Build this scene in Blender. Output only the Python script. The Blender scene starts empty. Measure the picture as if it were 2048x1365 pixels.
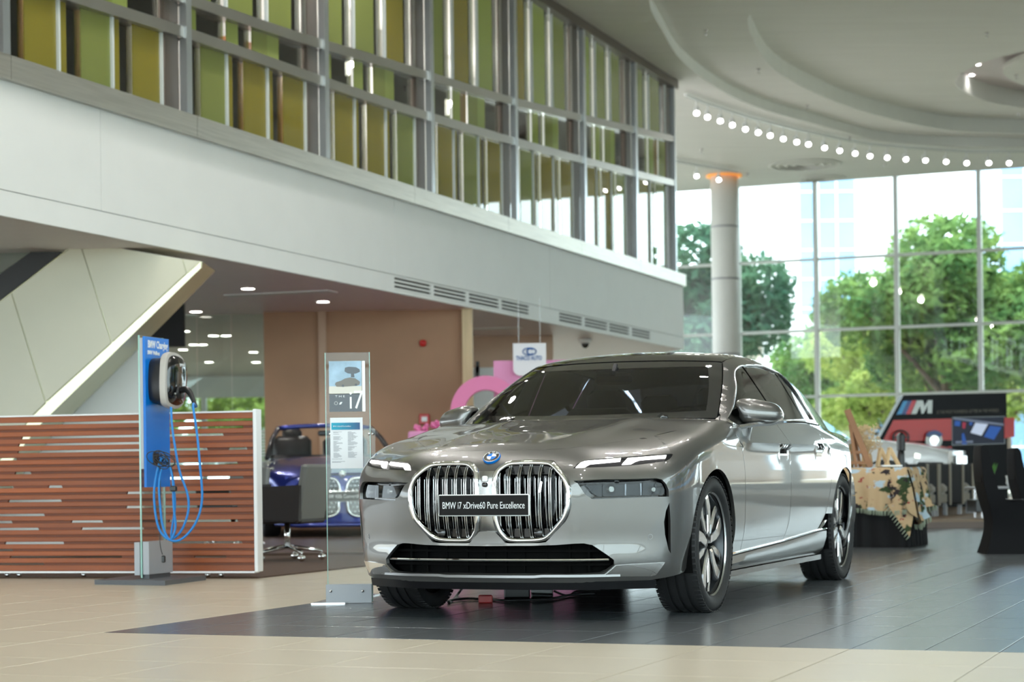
import bpy, bmesh, math, random
import numpy as np
from mathutils import Matrix, Vector
from mathutils.geometry import delaunay_2d_cdt, tessellate_polygon
random.seed(7); rng = np.random.default_rng(7)
scene = bpy.context.scene
COL = scene.collection
PI = math.pi

# ---------------------------------------------------------------- camera
F, VH, ROLL, CH = 3900.0, 950.0, 0.0125, 0.755      # focal length / horizon row in a 2048x1365 frame, roll, eye height
cam_d = bpy.data.cameras.new('camera'); cam = bpy.data.objects.new('camera', cam_d); COL.objects.link(cam)
cam_d.sensor_width = 36.0; cam_d.lens = F / 2048 * 36.0
cam_d.shift_y = (VH - 682.5) / 2048
cam_d.clip_end = 600
cam.matrix_world = Matrix.Translation((0, 0, CH)) @ Matrix.Rotation(PI / 2, 4, 'X') @ Matrix.Rotation(-ROLL, 4, 'Z')
cam_d.dof.use_dof = True; cam_d.dof.focus_distance = 10.1; cam_d.dof.aperture_fstop = 3.2
scene.camera = cam
# ---------------------------------------------------------------- sky, sun, exposure
world = bpy.data.worlds.new('world'); scene.world = world; world.use_nodes = True
wn = world.node_tree.nodes; wn.clear()
wo = wn.new('ShaderNodeOutputWorld'); wb = wn.new('ShaderNodeBackground')
wb.inputs['Color'].default_value = (0.80, 0.935, 1.0, 1); wb.inputs['Strength'].default_value = 5.0
world.node_tree.links.new(wb.outputs[0], wo.inputs[0])
sun_d = bpy.data.lights.new('sun', 'SUN'); sun_d.energy = 7.0; sun_d.angle = math.radians(3); sun_d.color = (1, .95, .86)
sun = bpy.data.objects.new('sun', sun_d); COL.objects.link(sun)
sun.rotation_euler = (math.radians(24), 0, math.radians(150)); sun.location = (0, 0, 40)
scene.view_settings.view_transform = 'Standard'; scene.view_settings.look = 'None'
scene.view_settings.exposure = 0.22; scene.view_settings.gamma = 1.0
scene.view_settings.use_curve_mapping = False
try:
    scene.cycles.use_denoising = True
    scene.cycles.max_bounces = 10; scene.cycles.transparent_max_bounces = 24
    scene.cycles.diffuse_bounces = 5; scene.cycles.glossy_bounces = 5
    scene.cycles.sample_clamp_indirect = 6.0
    scene.cycles.caustics_reflective = False; scene.cycles.caustics_refractive = False
except Exception:
    pass

# ---------------------------------------------------------------- photo geometry: where a picture point lies in the room
_cr, _sr = math.cos(ROLL), math.sin(ROLL)
def ray(u, v):
    a, b = u - 1024, v - VH
    return np.array([(_cr * a - _sr * b) / F, 1.0, -(_sr * a + _cr * b) / F])
def P(u, v, Y):
    return np.array([0, 0, CH]) + ray(u, v) * Y
def G(u, v, z=0.0):
    d = ray(u, v); return P(u, v, (z - CH) / d[2])

# ---------------------------------------------------------------- materials
MATS = {}
def nodes_of(name):
    m = bpy.data.materials.new(name); m.use_nodes = True
    nt = m.node_tree; b = nt.nodes['Principled BSDF']; MATS[name] = m
    return m, nt, b
def lin(c):
    """sRGB 0-255 triple -> linear"""
    r = [(x / 255) for x in c]
    return tuple(x / 12.92 if x <= .04045 else ((x + .055) / 1.055) ** 2.4 for x in r)
def pbr(name, col, rough=.5, metal=0., coat=0., coatr=.03, spec=.5, var=0., vscale=4., bump=0., bscale=60., stretch=(1, 1, 1), emit=None, estr=0., rnd=0., trans=0., sheen=0., rvar=0.):
    """principled material with optional procedural colour mottling, fine relief and per-object variation"""
    m, nt, b = nodes_of(name); N = nt.nodes; L = nt.links
    c = (*col, 1)
    b.inputs['Base Color'].default_value = c; b.inputs['Roughness'].default_value = rough
    b.inputs['Metallic'].default_value = metal; b.inputs['Coat Weight'].default_value = coat
    b.inputs['Coat Roughness'].default_value = coatr; b.inputs['Specular IOR Level'].default_value = spec
    b.inputs['Transmission Weight'].default_value = trans
    if sheen: b.inputs['Sheen Weight'].default_value = sheen
    if emit: b.inputs['Emission Color'].default_value = (*emit, 1); b.inputs['Emission Strength'].default_value = estr
    if var or bump or rvar:
        tc = N.new('ShaderNodeTexCoord'); mp = N.new('ShaderNodeMapping'); mp.inputs['Scale'].default_value = stretch
        L.new(tc.outputs['Object'], mp.inputs['Vector'])
    last = None
    if var:
        t = N.new('ShaderNodeTexNoise'); t.inputs['Scale'].default_value = vscale; t.inputs['Detail'].default_value = 5
        L.new(mp.outputs[0], t.inputs['Vector'])
        hsv = N.new('ShaderNodeHueSaturation'); hsv.inputs['Color'].default_value = c
        mr = N.new('ShaderNodeMapRange'); mr.inputs['From Min'].default_value = .25; mr.inputs['From Max'].default_value = .75
        mr.inputs['To Min'].default_value = 1 - var; mr.inputs['To Max'].default_value = 1 + var
        L.new(t.outputs['Fac'], mr.inputs['Value']); L.new(mr.outputs[0], hsv.inputs['Value']); last = hsv
    if rnd:
        oi = N.new('ShaderNodeObjectInfo'); h2 = N.new('ShaderNodeHueSaturation'); h2.inputs['Color'].default_value = c
        m2 = N.new('ShaderNodeMapRange'); m2.inputs['To Min'].default_value = 1 - rnd; m2.inputs['To Max'].default_value = 1 + rnd
        L.new(oi.outputs['Random'], m2.inputs['Value']); L.new(m2.outputs[0], h2.inputs['Value'])
        if last: L.new(last.outputs[0], h2.inputs['Color'])
        last = h2
    if last: L.new(last.outputs[0], b.inputs['Base Color'])
    if rvar:
        t3 = N.new('ShaderNodeTexNoise'); t3.inputs['Scale'].default_value = 3; L.new(mp.outputs[0], t3.inputs['Vector'])
        m3 = N.new('ShaderNodeMapRange'); m3.inputs['To Min'].default_value = max(0, rough - rvar); m3.inputs['To Max'].default_value = rough + rvar
        L.new(t3.outputs['Fac'], m3.inputs['Value']); L.new(m3.outputs[0], b.inputs['Roughness'])
    if bump:
        t2 = N.new('ShaderNodeTexNoise'); t2.inputs['Scale'].default_value = bscale; L.new(mp.outputs[0], t2.inputs['Vector'])
        bp = N.new('ShaderNodeBump'); bp.inputs['Strength'].default_value = bump; bp.inputs['Distance'].default_value = .01
        L.new(t2.outputs['Fac'], bp.inputs['Height']); L.new(bp.outputs[0], b.inputs['Normal'])
    return m
def glass(name, tint=(1, 1, 1), refl=1.0, rough=0.0, film=0., filmcol=(1, 1, 1), ior=1.5):
    """thin pane: see-through tint + fresnel mirror, optionally a translucent film"""
    m = bpy.data.materials.new(name); m.use_nodes = True; MATS[name] = m
    nt = m.node_tree; N = nt.nodes; L = nt.links; N.clear()
    o = N.new('ShaderNodeOutputMaterial'); tr = N.new('ShaderNodeBsdfTransparent'); tr.inputs[0].default_value = (*tint, 1)
    gl = N.new('ShaderNodeBsdfGlossy'); gl.inputs['Roughness'].default_value = rough
    fr = N.new('ShaderNodeFresnel'); fr.inputs['IOR'].default_value = ior
    base = tr
    if film:
        df = N.new('ShaderNodeBsdfDiffuse'); df.inputs[0].default_value = (*filmcol, 1)
        tl = N.new('ShaderNodeBsdfTranslucent'); tl.inputs[0].default_value = (*filmcol, 1)
        ad = N.new('ShaderNodeMixShader'); ad.inputs[0].default_value = .5; L.new(df.outputs[0], ad.inputs[1]); L.new(tl.outputs[0], ad.inputs[2])
        mf = N.new('ShaderNodeMixShader'); mf.inputs[0].default_value = film; L.new(tr.outputs[0], mf.inputs[1]); L.new(ad.outputs[0], mf.inputs[2]); base = mf
    ml = N.new('ShaderNodeMath'); ml.operation = 'MULTIPLY'; ml.inputs[1].default_value = refl; ml.use_clamp = True
    L.new(fr.outputs[0], ml.inputs[0])
    mx = N.new('ShaderNodeMixShader'); L.new(ml.outputs[0], mx.inputs[0]); L.new(base.outputs[0], mx.inputs[1]); L.new(gl.outputs[0], mx.inputs[2])
    L.new(mx.outputs[0], o.inputs[0])
    return m
def glow(name, col, s):
    m, nt, b = nodes_of(name)
    b.inputs['Base Color'].default_value = (*col, 1); b.inputs['Emission Color'].default_value = (*col, 1); b.inputs['Emission Strength'].default_value = s
    return m

pbr('white_paint', lin((232, 234, 232)), .55, var=.02, vscale=2)
pbr('white_gloss', lin((235, 238, 238)), .25)
pbr('soffit', lin((238, 228, 231)), .45, var=.02)
pbr('ceiling_white', lin((240, 242, 238)), .6, var=.03, vscale=1.2, stretch=(.4, 3, 1))
pbr('steel_brushed', (.55, .53, .48), .32, 1., var=.12, vscale=1.5, bump=.15, bscale=20, stretch=(1, 1, 25))
pbr('steel_rail', (.50, .49, .46), .3, 1., var=.08, vscale=1.)
pbr('steel_light', (.66, .70, .74), .3, 1.)
pbr('bronze', (.13, .105, .085), .4, .35)
pbr('chrome', (.92, .92, .92), .04, 1.)
pbr('satin_chrome', (.75, .75, .76), .2, 1.)
pbr('tile_beige', lin((190, 181, 162)), .3, spec=.45, var=.02, vscale=6, rnd=.02)
pbr('tile_dark', lin((84, 89, 93)), .24, spec=.7, var=.03, vscale=6, rnd=.04)
pbr('grout_beige', lin((150, 140, 122)), .8)
pbr('grout_dark', lin((60, 62, 64)), .8)
pbr('carpet_brown', lin((84, 62, 46)), .95, spec=.1, var=.3, vscale=30, bump=.8, bscale=250, sheen=.2)
pbr('plank_dark', lin((84, 66, 54)), .4, var=.18, vscale=3, stretch=(1, 12, 1), rnd=.15)
pbr('plank_deck', lin((126, 104, 82)), .5, var=.18, vscale=3, stretch=(1, 12, 1), rnd=.15)
pbr('brown_wall', lin((172, 134, 104)), .6, var=.03)
pbr('tan_trim', lin((206, 182, 142)), .45, var=.08, vscale=3, stretch=(6, 6, .5))
pbr('pilaster', lin((190, 160, 136)), .55, var=.03)
pbr('clad_champagne', lin((214, 211, 190)), .35, 0., var=.04, vscale=1.3)
pbr('clad_edge', lin((214, 212, 176)), .2, .4, var=.05, vscale=3)
pbr('black_satin', (.012, .012, .013), .35)
pbr('black_gloss', (.006, .006, .007), .05, coat=.5)
pbr('black_matte', (.014, .014, .015), .7)
pbr('dark_void', (.02, .02, .02), .9)
pbr('rubber', (.018, .018, .019), .62, bump=.1, bscale=90)
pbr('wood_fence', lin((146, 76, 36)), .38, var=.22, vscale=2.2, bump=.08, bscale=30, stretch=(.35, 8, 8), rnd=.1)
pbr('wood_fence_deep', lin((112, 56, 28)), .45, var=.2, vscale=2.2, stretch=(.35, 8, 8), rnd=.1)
pbr('white_frame', lin((236, 238, 240)), .35)
pbr('mullion_white', lin((214, 220, 218)), .4)
pbr('grey_plastic', lin((160, 162, 166)), .4)
pbr('wood_wall', lin((140, 92, 56)), .45, var=.25, vscale=3, stretch=(.6, .6, 9))
pbr('glass_edge', (.35, .62, .55), .1, spec=.6)
glass('window_glass', (.97, 1., .985), .9)
glass('clear_glass', (.97, .99, .98), .55)
glass('partition_glass', (.86, .93, .91), 1.2)
glass('facade_clear', (.78, .80, .76), 1.6, ior=1.6)
glass('pane_olive', (.55, .48, .06), 1.5, film=.7, filmcol=(.60, .52, .07), ior=1.6)
glass('pane_green', (.46, .56, .12), 1.5, film=.7, filmcol=(.54, .62, .18), ior=1.6)
glass('pane_lime', (.60, .74, .22), 1.4, film=.7, filmcol=(.66, .78, .24), ior=1.6)
glass('pane_amber', (.62, .46, .20), 1.4, film=.7, filmcol=(.55, .42, .22), ior=1.6)
glow('lamp_warm', (1, .93, .82), 22); glow('lamp_white', (1, .98, .94), 20); glow('lamp_orange', (1, .42, .08), .45)

# ---------------------------------------------------------------- mesh building
class MB:
    """collects shapes (world or local coordinates) that become one mesh"""
    def __init__(s): s.v = []; s.f = []; s.n = 0
    def add(s, v, f):
        v = np.asarray(v, float).reshape(-1, 3); s.v.append(v); s.f += [tuple(i + s.n for i in q) for q in f]; s.n += len(v); return s
    def box(s, c, d, rz=0., M=None):
        x, y, z = (np.array(d) / 2)
        v = np.array([[a, b, e] for e in (-z, z) for a, b in ((-x, -y), (x, -y), (x, y), (-x, y))])
        if rz: v = v @ np.array([[math.cos(rz), math.sin(rz), 0], [-math.sin(rz), math.cos(rz), 0], [0, 0, 1]])
        if M is not None: v = v @ np.array(M).T
        return s.add(v + np.array(c), [(3, 2, 1, 0), (4, 5, 6, 7), (0, 1, 5, 4), (1, 2, 6, 5), (2, 3, 7, 6), (3, 0, 4, 7)])
    def bbox(s, c, d, b=.01, rz=0., M=None):
        """box with chamfered edges"""
        x, y, z = np.array(d) / 2; b = min(b, x * .9, y * .9, z * .9); v = []
        for e, k in ((-z, b), (-z + b, 0), (z - b, 0), (z, b)):
            X, Y = x - k, y - k; q = b if k == 0 else b * .5
            v += [[-X + q, -Y, e], [X - q, -Y, e], [X, -Y + q, e], [X, Y - q, e], [X - q, Y, e], [-X + q, Y, e], [-X, Y - q, e], [-X, -Y + q, e]]
        v = np.array(v)
        if rz: v = v @ np.array([[math.cos(rz), math.sin(rz), 0], [-math.sin(rz), math.cos(rz), 0], [0, 0, 1]])
        if M is not None: v = v @ np.array(M).T
        f = [tuple(range(7, -1, -1)), tuple(range(24, 32))]
        for r in range(3):
            for i in range(8): j = (i + 1) % 8; f.append((r * 8 + i, r * 8 + j, r * 8 + 8 + j, r * 8 + 8 + i))
        return s.add(v + np.array(c), f)
    def hexa(s, v8):
        """eight corners: bottom four (ccw from above), top four"""
        return s.add(v8, [(3, 2, 1, 0), (4, 5, 6, 7), (0, 1, 5, 4), (1, 2, 6, 5), (2, 3, 7, 6), (3, 0, 4, 7)])
    def prism(s, poly, vec):
        """flat polygon (n,3) pushed along vec"""
        p = np.asarray(poly, float); n = len(p); v = np.vstack([p, p + np.array(vec)])
        tri = tessellate_polygon([[Vector(q) for q in p]])
        f = [tuple(t) for t in tri] + [tuple(i + n for i in t[::-1]) for t in tri]
        f += [(i, (i + 1) % n, (i + 1) % n + n, i + n) for i in range(n)]
        return s.add(v, f)
    def tube(s, path, r, seg=8, cap=True, closed=False):
        p = np.asarray(path, float); n = len(p)
        r = np.broadcast_to(np.asarray(r, float), (n,))
        t = np.gradient(p, axis=0) if not closed else np.roll(p, -1, 0) - np.roll(p, 1, 0)
        t /= np.linalg.norm(t, axis=1)[:, None] + 1e-12
        up = np.array([0, 0, 1.]) if abs(t[0, 2]) < .9 else np.array([1., 0, 0])
        a = np.cross(t[0], up); a /= np.linalg.norm(a); v = []
        for i in range(n):
            a = a - t[i] * np.dot(a, t[i]); a /= np.linalg.norm(a); b = np.cross(t[i], a)
            for k in range(seg):
                w = 2 * PI * k / seg; v.append(p[i] + r[i] * (math.cos(w) * a + math.sin(w) * b))
        f = []
        for i in range(n if closed else n - 1):
            j = (i + 1) % n
            for k in range(seg): l = (k + 1) % seg; f.append((i * seg + k, i * seg + l, j * seg + l, j * seg + k))
        if cap and not closed: f += [tuple(range(seg - 1, -1, -1)), tuple((n - 1) * seg + k for k in range(seg))]
        return s.add(v, f)
    def sweep(s, path, prof, up=(0, 0, 1), closed=False, cap=True):
        """profile (k,2) in (side, up) swept along path"""
        p = np.asarray(path, float); n = len(p); up = np.array(up, float); k = len(prof)
        t = np.gradient(p, axis=0) if not closed else np.roll(p, -1, 0) - np.roll(p, 1, 0); v = []
        for i in range(n):
            d = t[i] / np.linalg.norm(t[i]); a = np.cross(d, up); a /= np.linalg.norm(a) + 1e-12; b = np.cross(a, d)
            v += [p[i] + q[0] * a + q[1] * b for q in prof]
        f = [(i * k + m, i * k + (m + 1) % k, ((i + 1) % n) * k + (m + 1) % k, ((i + 1) % n) * k + m) for i in range(n if closed else n - 1) for m in range(k)]
        if cap and not closed: f += [tuple(range(k - 1, -1, -1)), tuple((n - 1) * k + m for m in range(k))]
        return s.add(v, f)
    def lathe(s, prof, c=(0, 0, 0), seg=24, axis='z', cap=True):
        """profile of (radius, height)"""
        n = len(prof); v = []
        for r, h in prof:
            for k in range(seg):
                w = 2 * PI * k / seg; x, y = r * math.cos(w), r * math.sin(w)
                v.append({'z': (x, y, h), 'x': (h, x, y), 'y': (x, h, -y)}[axis])
        f = [(i * seg + k, i * seg + (k + 1) % seg, (i + 1) * seg + (k + 1) % seg, (i + 1) * seg + k) for i in range(n - 1) for k in range(seg)]
        if cap: f += [tuple(range(seg - 1, -1, -1)), tuple((n - 1) * seg + k for k in range(seg))]
        return s.add(np.array(v) + np.array(c), f)
    def grid(s, pts, closed_u=False):
        """(n,m,3) array of points"""
        p = np.asarray(pts, float); n, m = p.shape[:2]
        f = [(i * m + j, i * m + j + 1, ((i + 1) % n) * m + j + 1, ((i + 1) % n) * m + j) for i in range(n if closed_u else n - 1) for j in range(m - 1)]
        return s.add(p.reshape(-1, 3), f)
    def sphere(s, c, r, seg=12, rings=8):
        r = np.broadcast_to(np.asarray(r, float), (3,)); v = []; f = []
        for i in range(rings + 1):
            a = PI * i / rings
            for k in range(seg): w = 2 * PI * k / seg; v.append((r[0] * math.sin(a) * math.cos(w), r[1] * math.sin(a) * math.sin(w), -r[2] * math.cos(a)))
        f = [(i * seg + k, i * seg + (k + 1) % seg, (i + 1) * seg + (k + 1) % seg, (i + 1) * seg + k) for i in range(rings) for k in range(seg)]
        return s.add(np.array(v) + np.array(c), f)
    def verts(s): return np.vstack(s.v) if s.v else np.zeros((0, 3))
WM = {}       # object name -> world matrix (before the depsgraph runs)
def mesh_obj(name, v, f, mat, parent=None, smooth=False, local=False, autosmooth=None):
    me = bpy.data.meshes.new(name); v = np.asarray(v, float)
    if parent is not None and not local:
        Mi = np.array(WM[parent.name].inverted()); v = v @ Mi[:3, :3].T + Mi[:3, 3]
    me.from_pydata(v.tolist(), [], f); me.validate(clean_customdata=False)
    bm = bmesh.new(); bm.from_mesh(me); bmesh.ops.remove_doubles(bm, verts=bm.verts, dist=1e-6); bmesh.ops.recalc_face_normals(bm, faces=bm.faces); bm.to_mesh(me); bm.free()
    if smooth:
        me.polygons.foreach_set('use_smooth', [True] * len(me.polygons))
        if autosmooth: me.set_sharp_from_angle(angle=math.radians(autosmooth))
    me.materials.append(MATS[mat] if isinstance(mat, str) else mat)
    o = bpy.data.objects.new(name, me); COL.objects.link(o)
    if parent is not None: o.parent = parent; WM[o.name] = WM[parent.name]
    else: WM[o.name] = Matrix.Identity(4)
    return o
def part(name, mb, mat, parent=None, smooth=False, local=False, auto=None, label=None):
    o = mesh_obj(name, mb.verts(), mb.f, mat, parent, smooth or bool(auto), local, auto)
    if label: o['label'] = label
    return o
def tag(o, label, cat, group=None):
    o['label'] = label; o['category'] = cat
    if group: o['group'] = group
    return o
def thing(name, label, cat, loc=(0, 0, 0), rz=0., group=None):
    o = bpy.data.objects.new(name, None); COL.objects.link(o); o.empty_display_size = .1
    o.location = loc; o.rotation_euler = (0, 0, rz)
    WM[o.name] = Matrix.Translation(loc) @ Matrix.Rotation(rz, 4, 'Z')
    return tag(o, label, cat, group)
def solid(name, mb, mat, label, cat, group=None, **k):
    """a thing that is one mesh"""
    return tag(part(name, mb, mat, **k), label, cat, group)
def struct(name, mb, mat, parent=None, **k):
    o = part(name, mb, mat, parent, **k)
    if parent is None: o['kind'] = 'structure'
    return o
def share(src, parent, loc=(0, 0, 0), rz=0., name=None, rot=None):
    """another object on the same mesh (parent-local placement)"""
    o = src.copy(); COL.objects.link(o); o.parent = parent; o.location = loc; o.rotation_euler = rot or (0, 0, rz); WM[o.name] = WM[parent.name] if parent else Matrix.Identity(4)
    return o
def dup(root, loc, rz=0., label=None):
    r = root.copy(); COL.objects.link(r); r.location = loc; r.rotation_euler = (0, 0, rz)
    if label: r['label'] = label
    for ch in root.children:
        c = ch.copy(); COL.objects.link(c); c.parent = r
        for g in ch.children:
            d = g.copy(); COL.objects.link(d); d.parent = c
    return r
def text_mb(s, size, origin, ex, ey, depth=.002, align='CENTER', bold=0., spacing=1., width=None):
    """lettering as solid mesh: ex, ey are unit vectors for reading direction and up"""
    cu = bpy.data.curves.new('t', 'FONT'); cu.body = s; cu.size = size; cu.align_x = align; cu.align_y = 'CENTER'; cu.extrude = depth / 2; cu.offset = bold; cu.space_character = spacing; cu.resolution_u = 3
    ob = bpy.data.objects.new('t', cu); COL.objects.link(ob)
    dg = bpy.context.evaluated_depsgraph_get(); me = ob.evaluated_get(dg).to_mesh()
    v = np.array([x.co[:] for x in me.vertices]).reshape(-1, 3); f = [tuple(p.vertices) for p in me.polygons]
    ob.evaluated_get(dg).to_mesh_clear(); bpy.data.objects.remove(ob); bpy.data.curves.remove(cu)
    if width is not None and len(v): v[:, 0] *= width / (v[:, 0].max() - v[:, 0].min())
    ex, ey = np.array(ex, float), np.array(ey, float); ez = np.cross(ex, ey)
    m = MB()
    if len(v): m.add(np.array(origin) + v[:, :1] * ex + v[:, 1:2] * ey + v[:, 2:3] * ez, f)
    return m
def spline(xs, ys, x):
    """natural cubic spline"""
    xs = np.asarray(xs, float); ys = np.asarray(ys, float); n = len(xs); h = np.diff(xs)
    A = np.eye(n); r = np.zeros(n)
    for i in range(1, n - 1):
        A[i, i - 1], A[i, i], A[i, i + 1] = h[i - 1], 2 * (h[i - 1] + h[i]), h[i]
        r[i] = 6 * ((ys[i + 1] - ys[i]) / h[i] - (ys[i] - ys[i - 1]) / h[i - 1])
    M = np.linalg.solve(A, r); x = np.asarray(x, float); i = np.clip(np.searchsorted(xs, x) - 1, 0, n - 2)
    a, b = xs[i + 1] - x, x - xs[i]; H = h[i]
    return M[i] * a ** 3 / (6 * H) + M[i + 1] * b ** 3 / (6 * H) + (ys[i] / H - M[i] * H / 6) * a + (ys[i + 1] / H - M[i + 1] * H / 6) * b
def smooth_path(pts, n, closed=False):
    p = np.asarray(pts, float)
    if closed: p = np.vstack([p[-2:], p, p[:3]])
    t = np.concatenate([[0], np.cumsum(np.linalg.norm(np.diff(p, axis=0), axis=1))])
    x = np.linspace(t[2], t[-3], n, endpoint=False) if closed else np.linspace(0, t[-1], n)
    return np.stack([spline(t, p[:, k], x) for k in range(p.shape[1])], 1)
def cdt(outer, holes=(), pts=None):
    """triangulate a 2-D polygon with holes and interior points -> verts (n,2), tris"""
    vs = [tuple(p) for p in outer]; loops = [list(range(len(vs)))]
    for h in holes:
        b = len(vs); vs += [tuple(p) for p in h]; loops.append(list(range(b, len(vs))))
    edges = [(l[i], l[(i + 1) % len(l)]) for l in loops for i in range(len(l))]
    if pts is not None: vs += [tuple(p) for p in pts]
    r = delaunay_2d_cdt([Vector(v) for v in vs], edges, [], 0, 1e-7)
    V = np.array([v[:] for v in r[0]]); T = np.array([t for t in r[2] if len(t) == 3])
    c = V[T].mean(1); keep = inside(c, np.array(outer))
    for h in holes: keep &= ~inside(c, np.array(h))
    return V, T[keep]
def inside(p, poly):
    x, y = p[:, 0], p[:, 1]; r = np.zeros(len(p), bool); n = len(poly); j = n - 1
    for i in range(n):
        xi, yi, xj, yj = poly[i][0], poly[i][1], poly[j][0], poly[j][1]
        if yi != yj:
            c = ((yi > y) != (yj > y)) & (x < (xj - xi) * (y - yi) / (yj - yi) + xi); r ^= c
        j = i
    return r
def resample(pts, step, closed=True):
    p = np.asarray(pts, float); q = np.vstack([p, p[:1]]) if closed else p; out = []
    for a, b in zip(q[:-1], q[1:]):
        n = max(1, int(round(np.linalg.norm(b - a) / step))); out += [a + (b - a) * k / n for k in range(n)]
    if not closed: out.append(q[-1])
    return np.array(out)

def lamp(name, loc, watts, kind='SPOT', angle=120, col=(1, .96, .90), r=.06, parent=None, aim=None):
    d = bpy.data.lights.new(name, kind); d.energy = watts; d.color = col
    d.shadow_soft_size = r
    if kind == 'SPOT': d.spot_size = math.radians(angle); d.spot_blend = .6
    o = bpy.data.objects.new(name, d); COL.objects.link(o); o.location = loc
    if aim is not None: o.rotation_euler = Vector(aim).to_track_quat('-Z', 'Y').to_euler()
    if parent is not None: o.parent = parent
    return o
# ================================================================ THE ROOM
AL = .3815                                     # everything here is laid out along one grid, turned by this angle
gd = np.array([math.sin(AL), math.cos(AL), 0]); gc = np.array([math.cos(AL), -math.sin(AL), 0])
ZC = 8.45                                      # ceiling
# ---- floor: grout bed and tiles
tc0 = G(205, 1266)                             # corner of the dark field
bed = MB().box((6, 22, -.07), (60, 80, .12))
floor = struct('floor', bed, 'grout_beige')
bedd = MB(); q = [tc0, tc0 + gc * 30, tc0 + gc * 30 + gd * 40, tc0 + gd * 40]
bedd.prism([p + [0, 0, -.0105] for p in q], (0, 0, .007)); part('dark_grout', bedd, 'grout_dark', floor)
def tile_mesh(w, l):
    return MB().add([[-w, -l, -.012], [w, -l, -.012], [w, l, -.012], [-w, l, -.012], [-w, -l, -.001], [w, -l, -.001], [w, l, -.001], [-w, l, -.001], [-w + .002, -l + .002, 0], [w - .002, -l + .002, 0], [w - .002, l - .002, 0], [-w + .002, l - .002, 0]],
                    [(8, 9, 10, 11), (0, 1, 5, 4), (1, 2, 6, 5), (2, 3, 7, 6), (3, 0, 4, 7), (4, 5, 9, 8), (5, 6, 10, 9), (6, 7, 11, 10), (7, 4, 8, 11)])
def lay(tw, tl, name, mat, cells, gap=.005):
    """cells: list of (i,j) on the grid; the 300 nearest in view are single tiles, the rest one part"""
    cs = []
    for i, j in cells:
        c = tc0 + gc * (i + .5) * tw + gd * (j + .5) * tl
        if c[1] < 2.5: seen = False
        else:
            u = 1024 + F * c[0] / c[1]; v = VH + F * CH / c[1]; seen = -120 < u < 2170 and v < 1400
        cs.append((not seen, c[0] ** 2 + c[1] ** 2, tuple(c)))
    cs.sort(); m = tile_mesh(tw / 2 - gap / 2, tl / 2 - gap / 2); first = None
    for k, (_, _, c) in enumerate(cs[:300]):
        if first is None:
            first = part(name, m, mat, floor, local=True); first.location = c; first.rotation_euler = (0, 0, -AL)
        else: share(first, floor, c, -AL)
    rest = MB(); bv = m.verts(); ca, sa = math.cos(-AL), math.sin(-AL)
    bv = np.stack([bv[:, 0] * ca - bv[:, 1] * sa, bv[:, 0] * sa + bv[:, 1] * ca, bv[:, 2]], 1)
    for _, _, c in cs[300:]: rest.add(bv + np.array(c), m.f)
    if rest.n: part(name + '_field', rest, mat, floor)['kind'] = 'stuff'
lay(.31, .62, 'dark_tile', 'tile_dark', [(i, j) for i in range(0, 62) for j in range(0, 44)])
bt = .62
lay(bt, bt, 'beige_tile', 'tile_beige', [(i, j) for i in range(-14, 34) for j in range(-14, 24) if (i < 0 or j < 0) and not (i < -11 and j > 8)])
# ---- carpet and dark plank floor below the gallery
c1, c2 = G(516, 1158), G(697, 1138)
cdir = (c2 - c1) / np.linalg.norm(c2 - c1)
k0 = c1 + (np.array([-4.1, 15.1, 0]) - np.array([-1.93, 14.6, 0])) * 2.2
carpet = MB().prism([k0, c1, c1 + cdir * 3.6, c1 + cdir * 3.6 + [-1.5, .8, 0], k0 + [0, 4.6, 0]], (0, 0, .012))
solid('carpet', carpet, 'carpet_brown', 'brown short pile carpet laid behind the slatted wooden partition', 'carpet')
plk = MB().box((0, 0, 0), (9.0, .19, .03)); pf = None
fl2 = struct('floor_2', MB().box((-7.2, 26.5, .004), (12, 17, .008)), 'plank_dark')
for j in range(40):
    c = (-5.7, 18.6 + j * .2, .022)
    if pf is None: pf = part('plank', plk, 'plank_dark', fl2, local=True); pf.location = c
    else: share(pf, fl2, c)
# ---- gallery wall (grid direction), found from its lower edge
wA = np.array([-4.67, 17.94, 0]); wd = np.array([8.14, 20.89, 0]); wd /= np.linalg.norm(wd); wn_ = np.array([wd[1], -wd[0], 0])
def W(s, z, off=0.): return wA + wd * s + wn_ * off + np.array([0, 0, z])
def on_wall(u, v, off=0.):
    d = ray(u, v); o = np.array([0, 0, CH]); t = np.dot(wA + wn_ * off - o, wn_) / np.dot(d, wn_); p = o + d * t
    return np.dot(p - wA, wd), p[2]
S0, S1 = -26., on_wall(1367, 640)[0]
def wbox(mb, s0, s1, z0, z1, o0, o1):
    return mb.hexa([W(s0, z0, o1), W(s1, z0, o1), W(s1, z0, o0), W(s0, z0, o0), W(s0, z1, o1), W(s1, z1, o1), W(s1, z1, o0), W(s0, z1, o0)])
ZF, ZT = 3.2, 4.46
wall_g = struct('wall_gallery', wbox(MB(), S0, S1 - .01, ZF + .02, ZT, -.32, -.03), 'white_paint')
sj = on_wall(789, 480)[0]; cuts = [S0, sj - 14, sj - 7, sj, sj + 6, S1]
for a, b in zip(cuts[:-1], cuts[1:]):
    part('fascia_panel', wbox(MB(), a + .004, b - .004, 3.446, ZT, -.03, 0), 'white_paint', wall_g)
vents = [(789, 862), (868, 932), (938, 998), (1003, 1059), (1118, 1164), (1169, 1214), (1218, 1258), (1263, 1300)]
vs = [(on_wall(a, 580)[0], on_wall(b, 600)[0]) for a, b in vents]
edges = [S0] + [x for a, b in vs for x in (a, b)] + [S1]
for a, b in zip(edges[0::2], edges[1::2]): part('fascia_strip', wbox(MB(), a, b, ZF, 3.436, -.03, 0), 'white_paint', wall_g)
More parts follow.
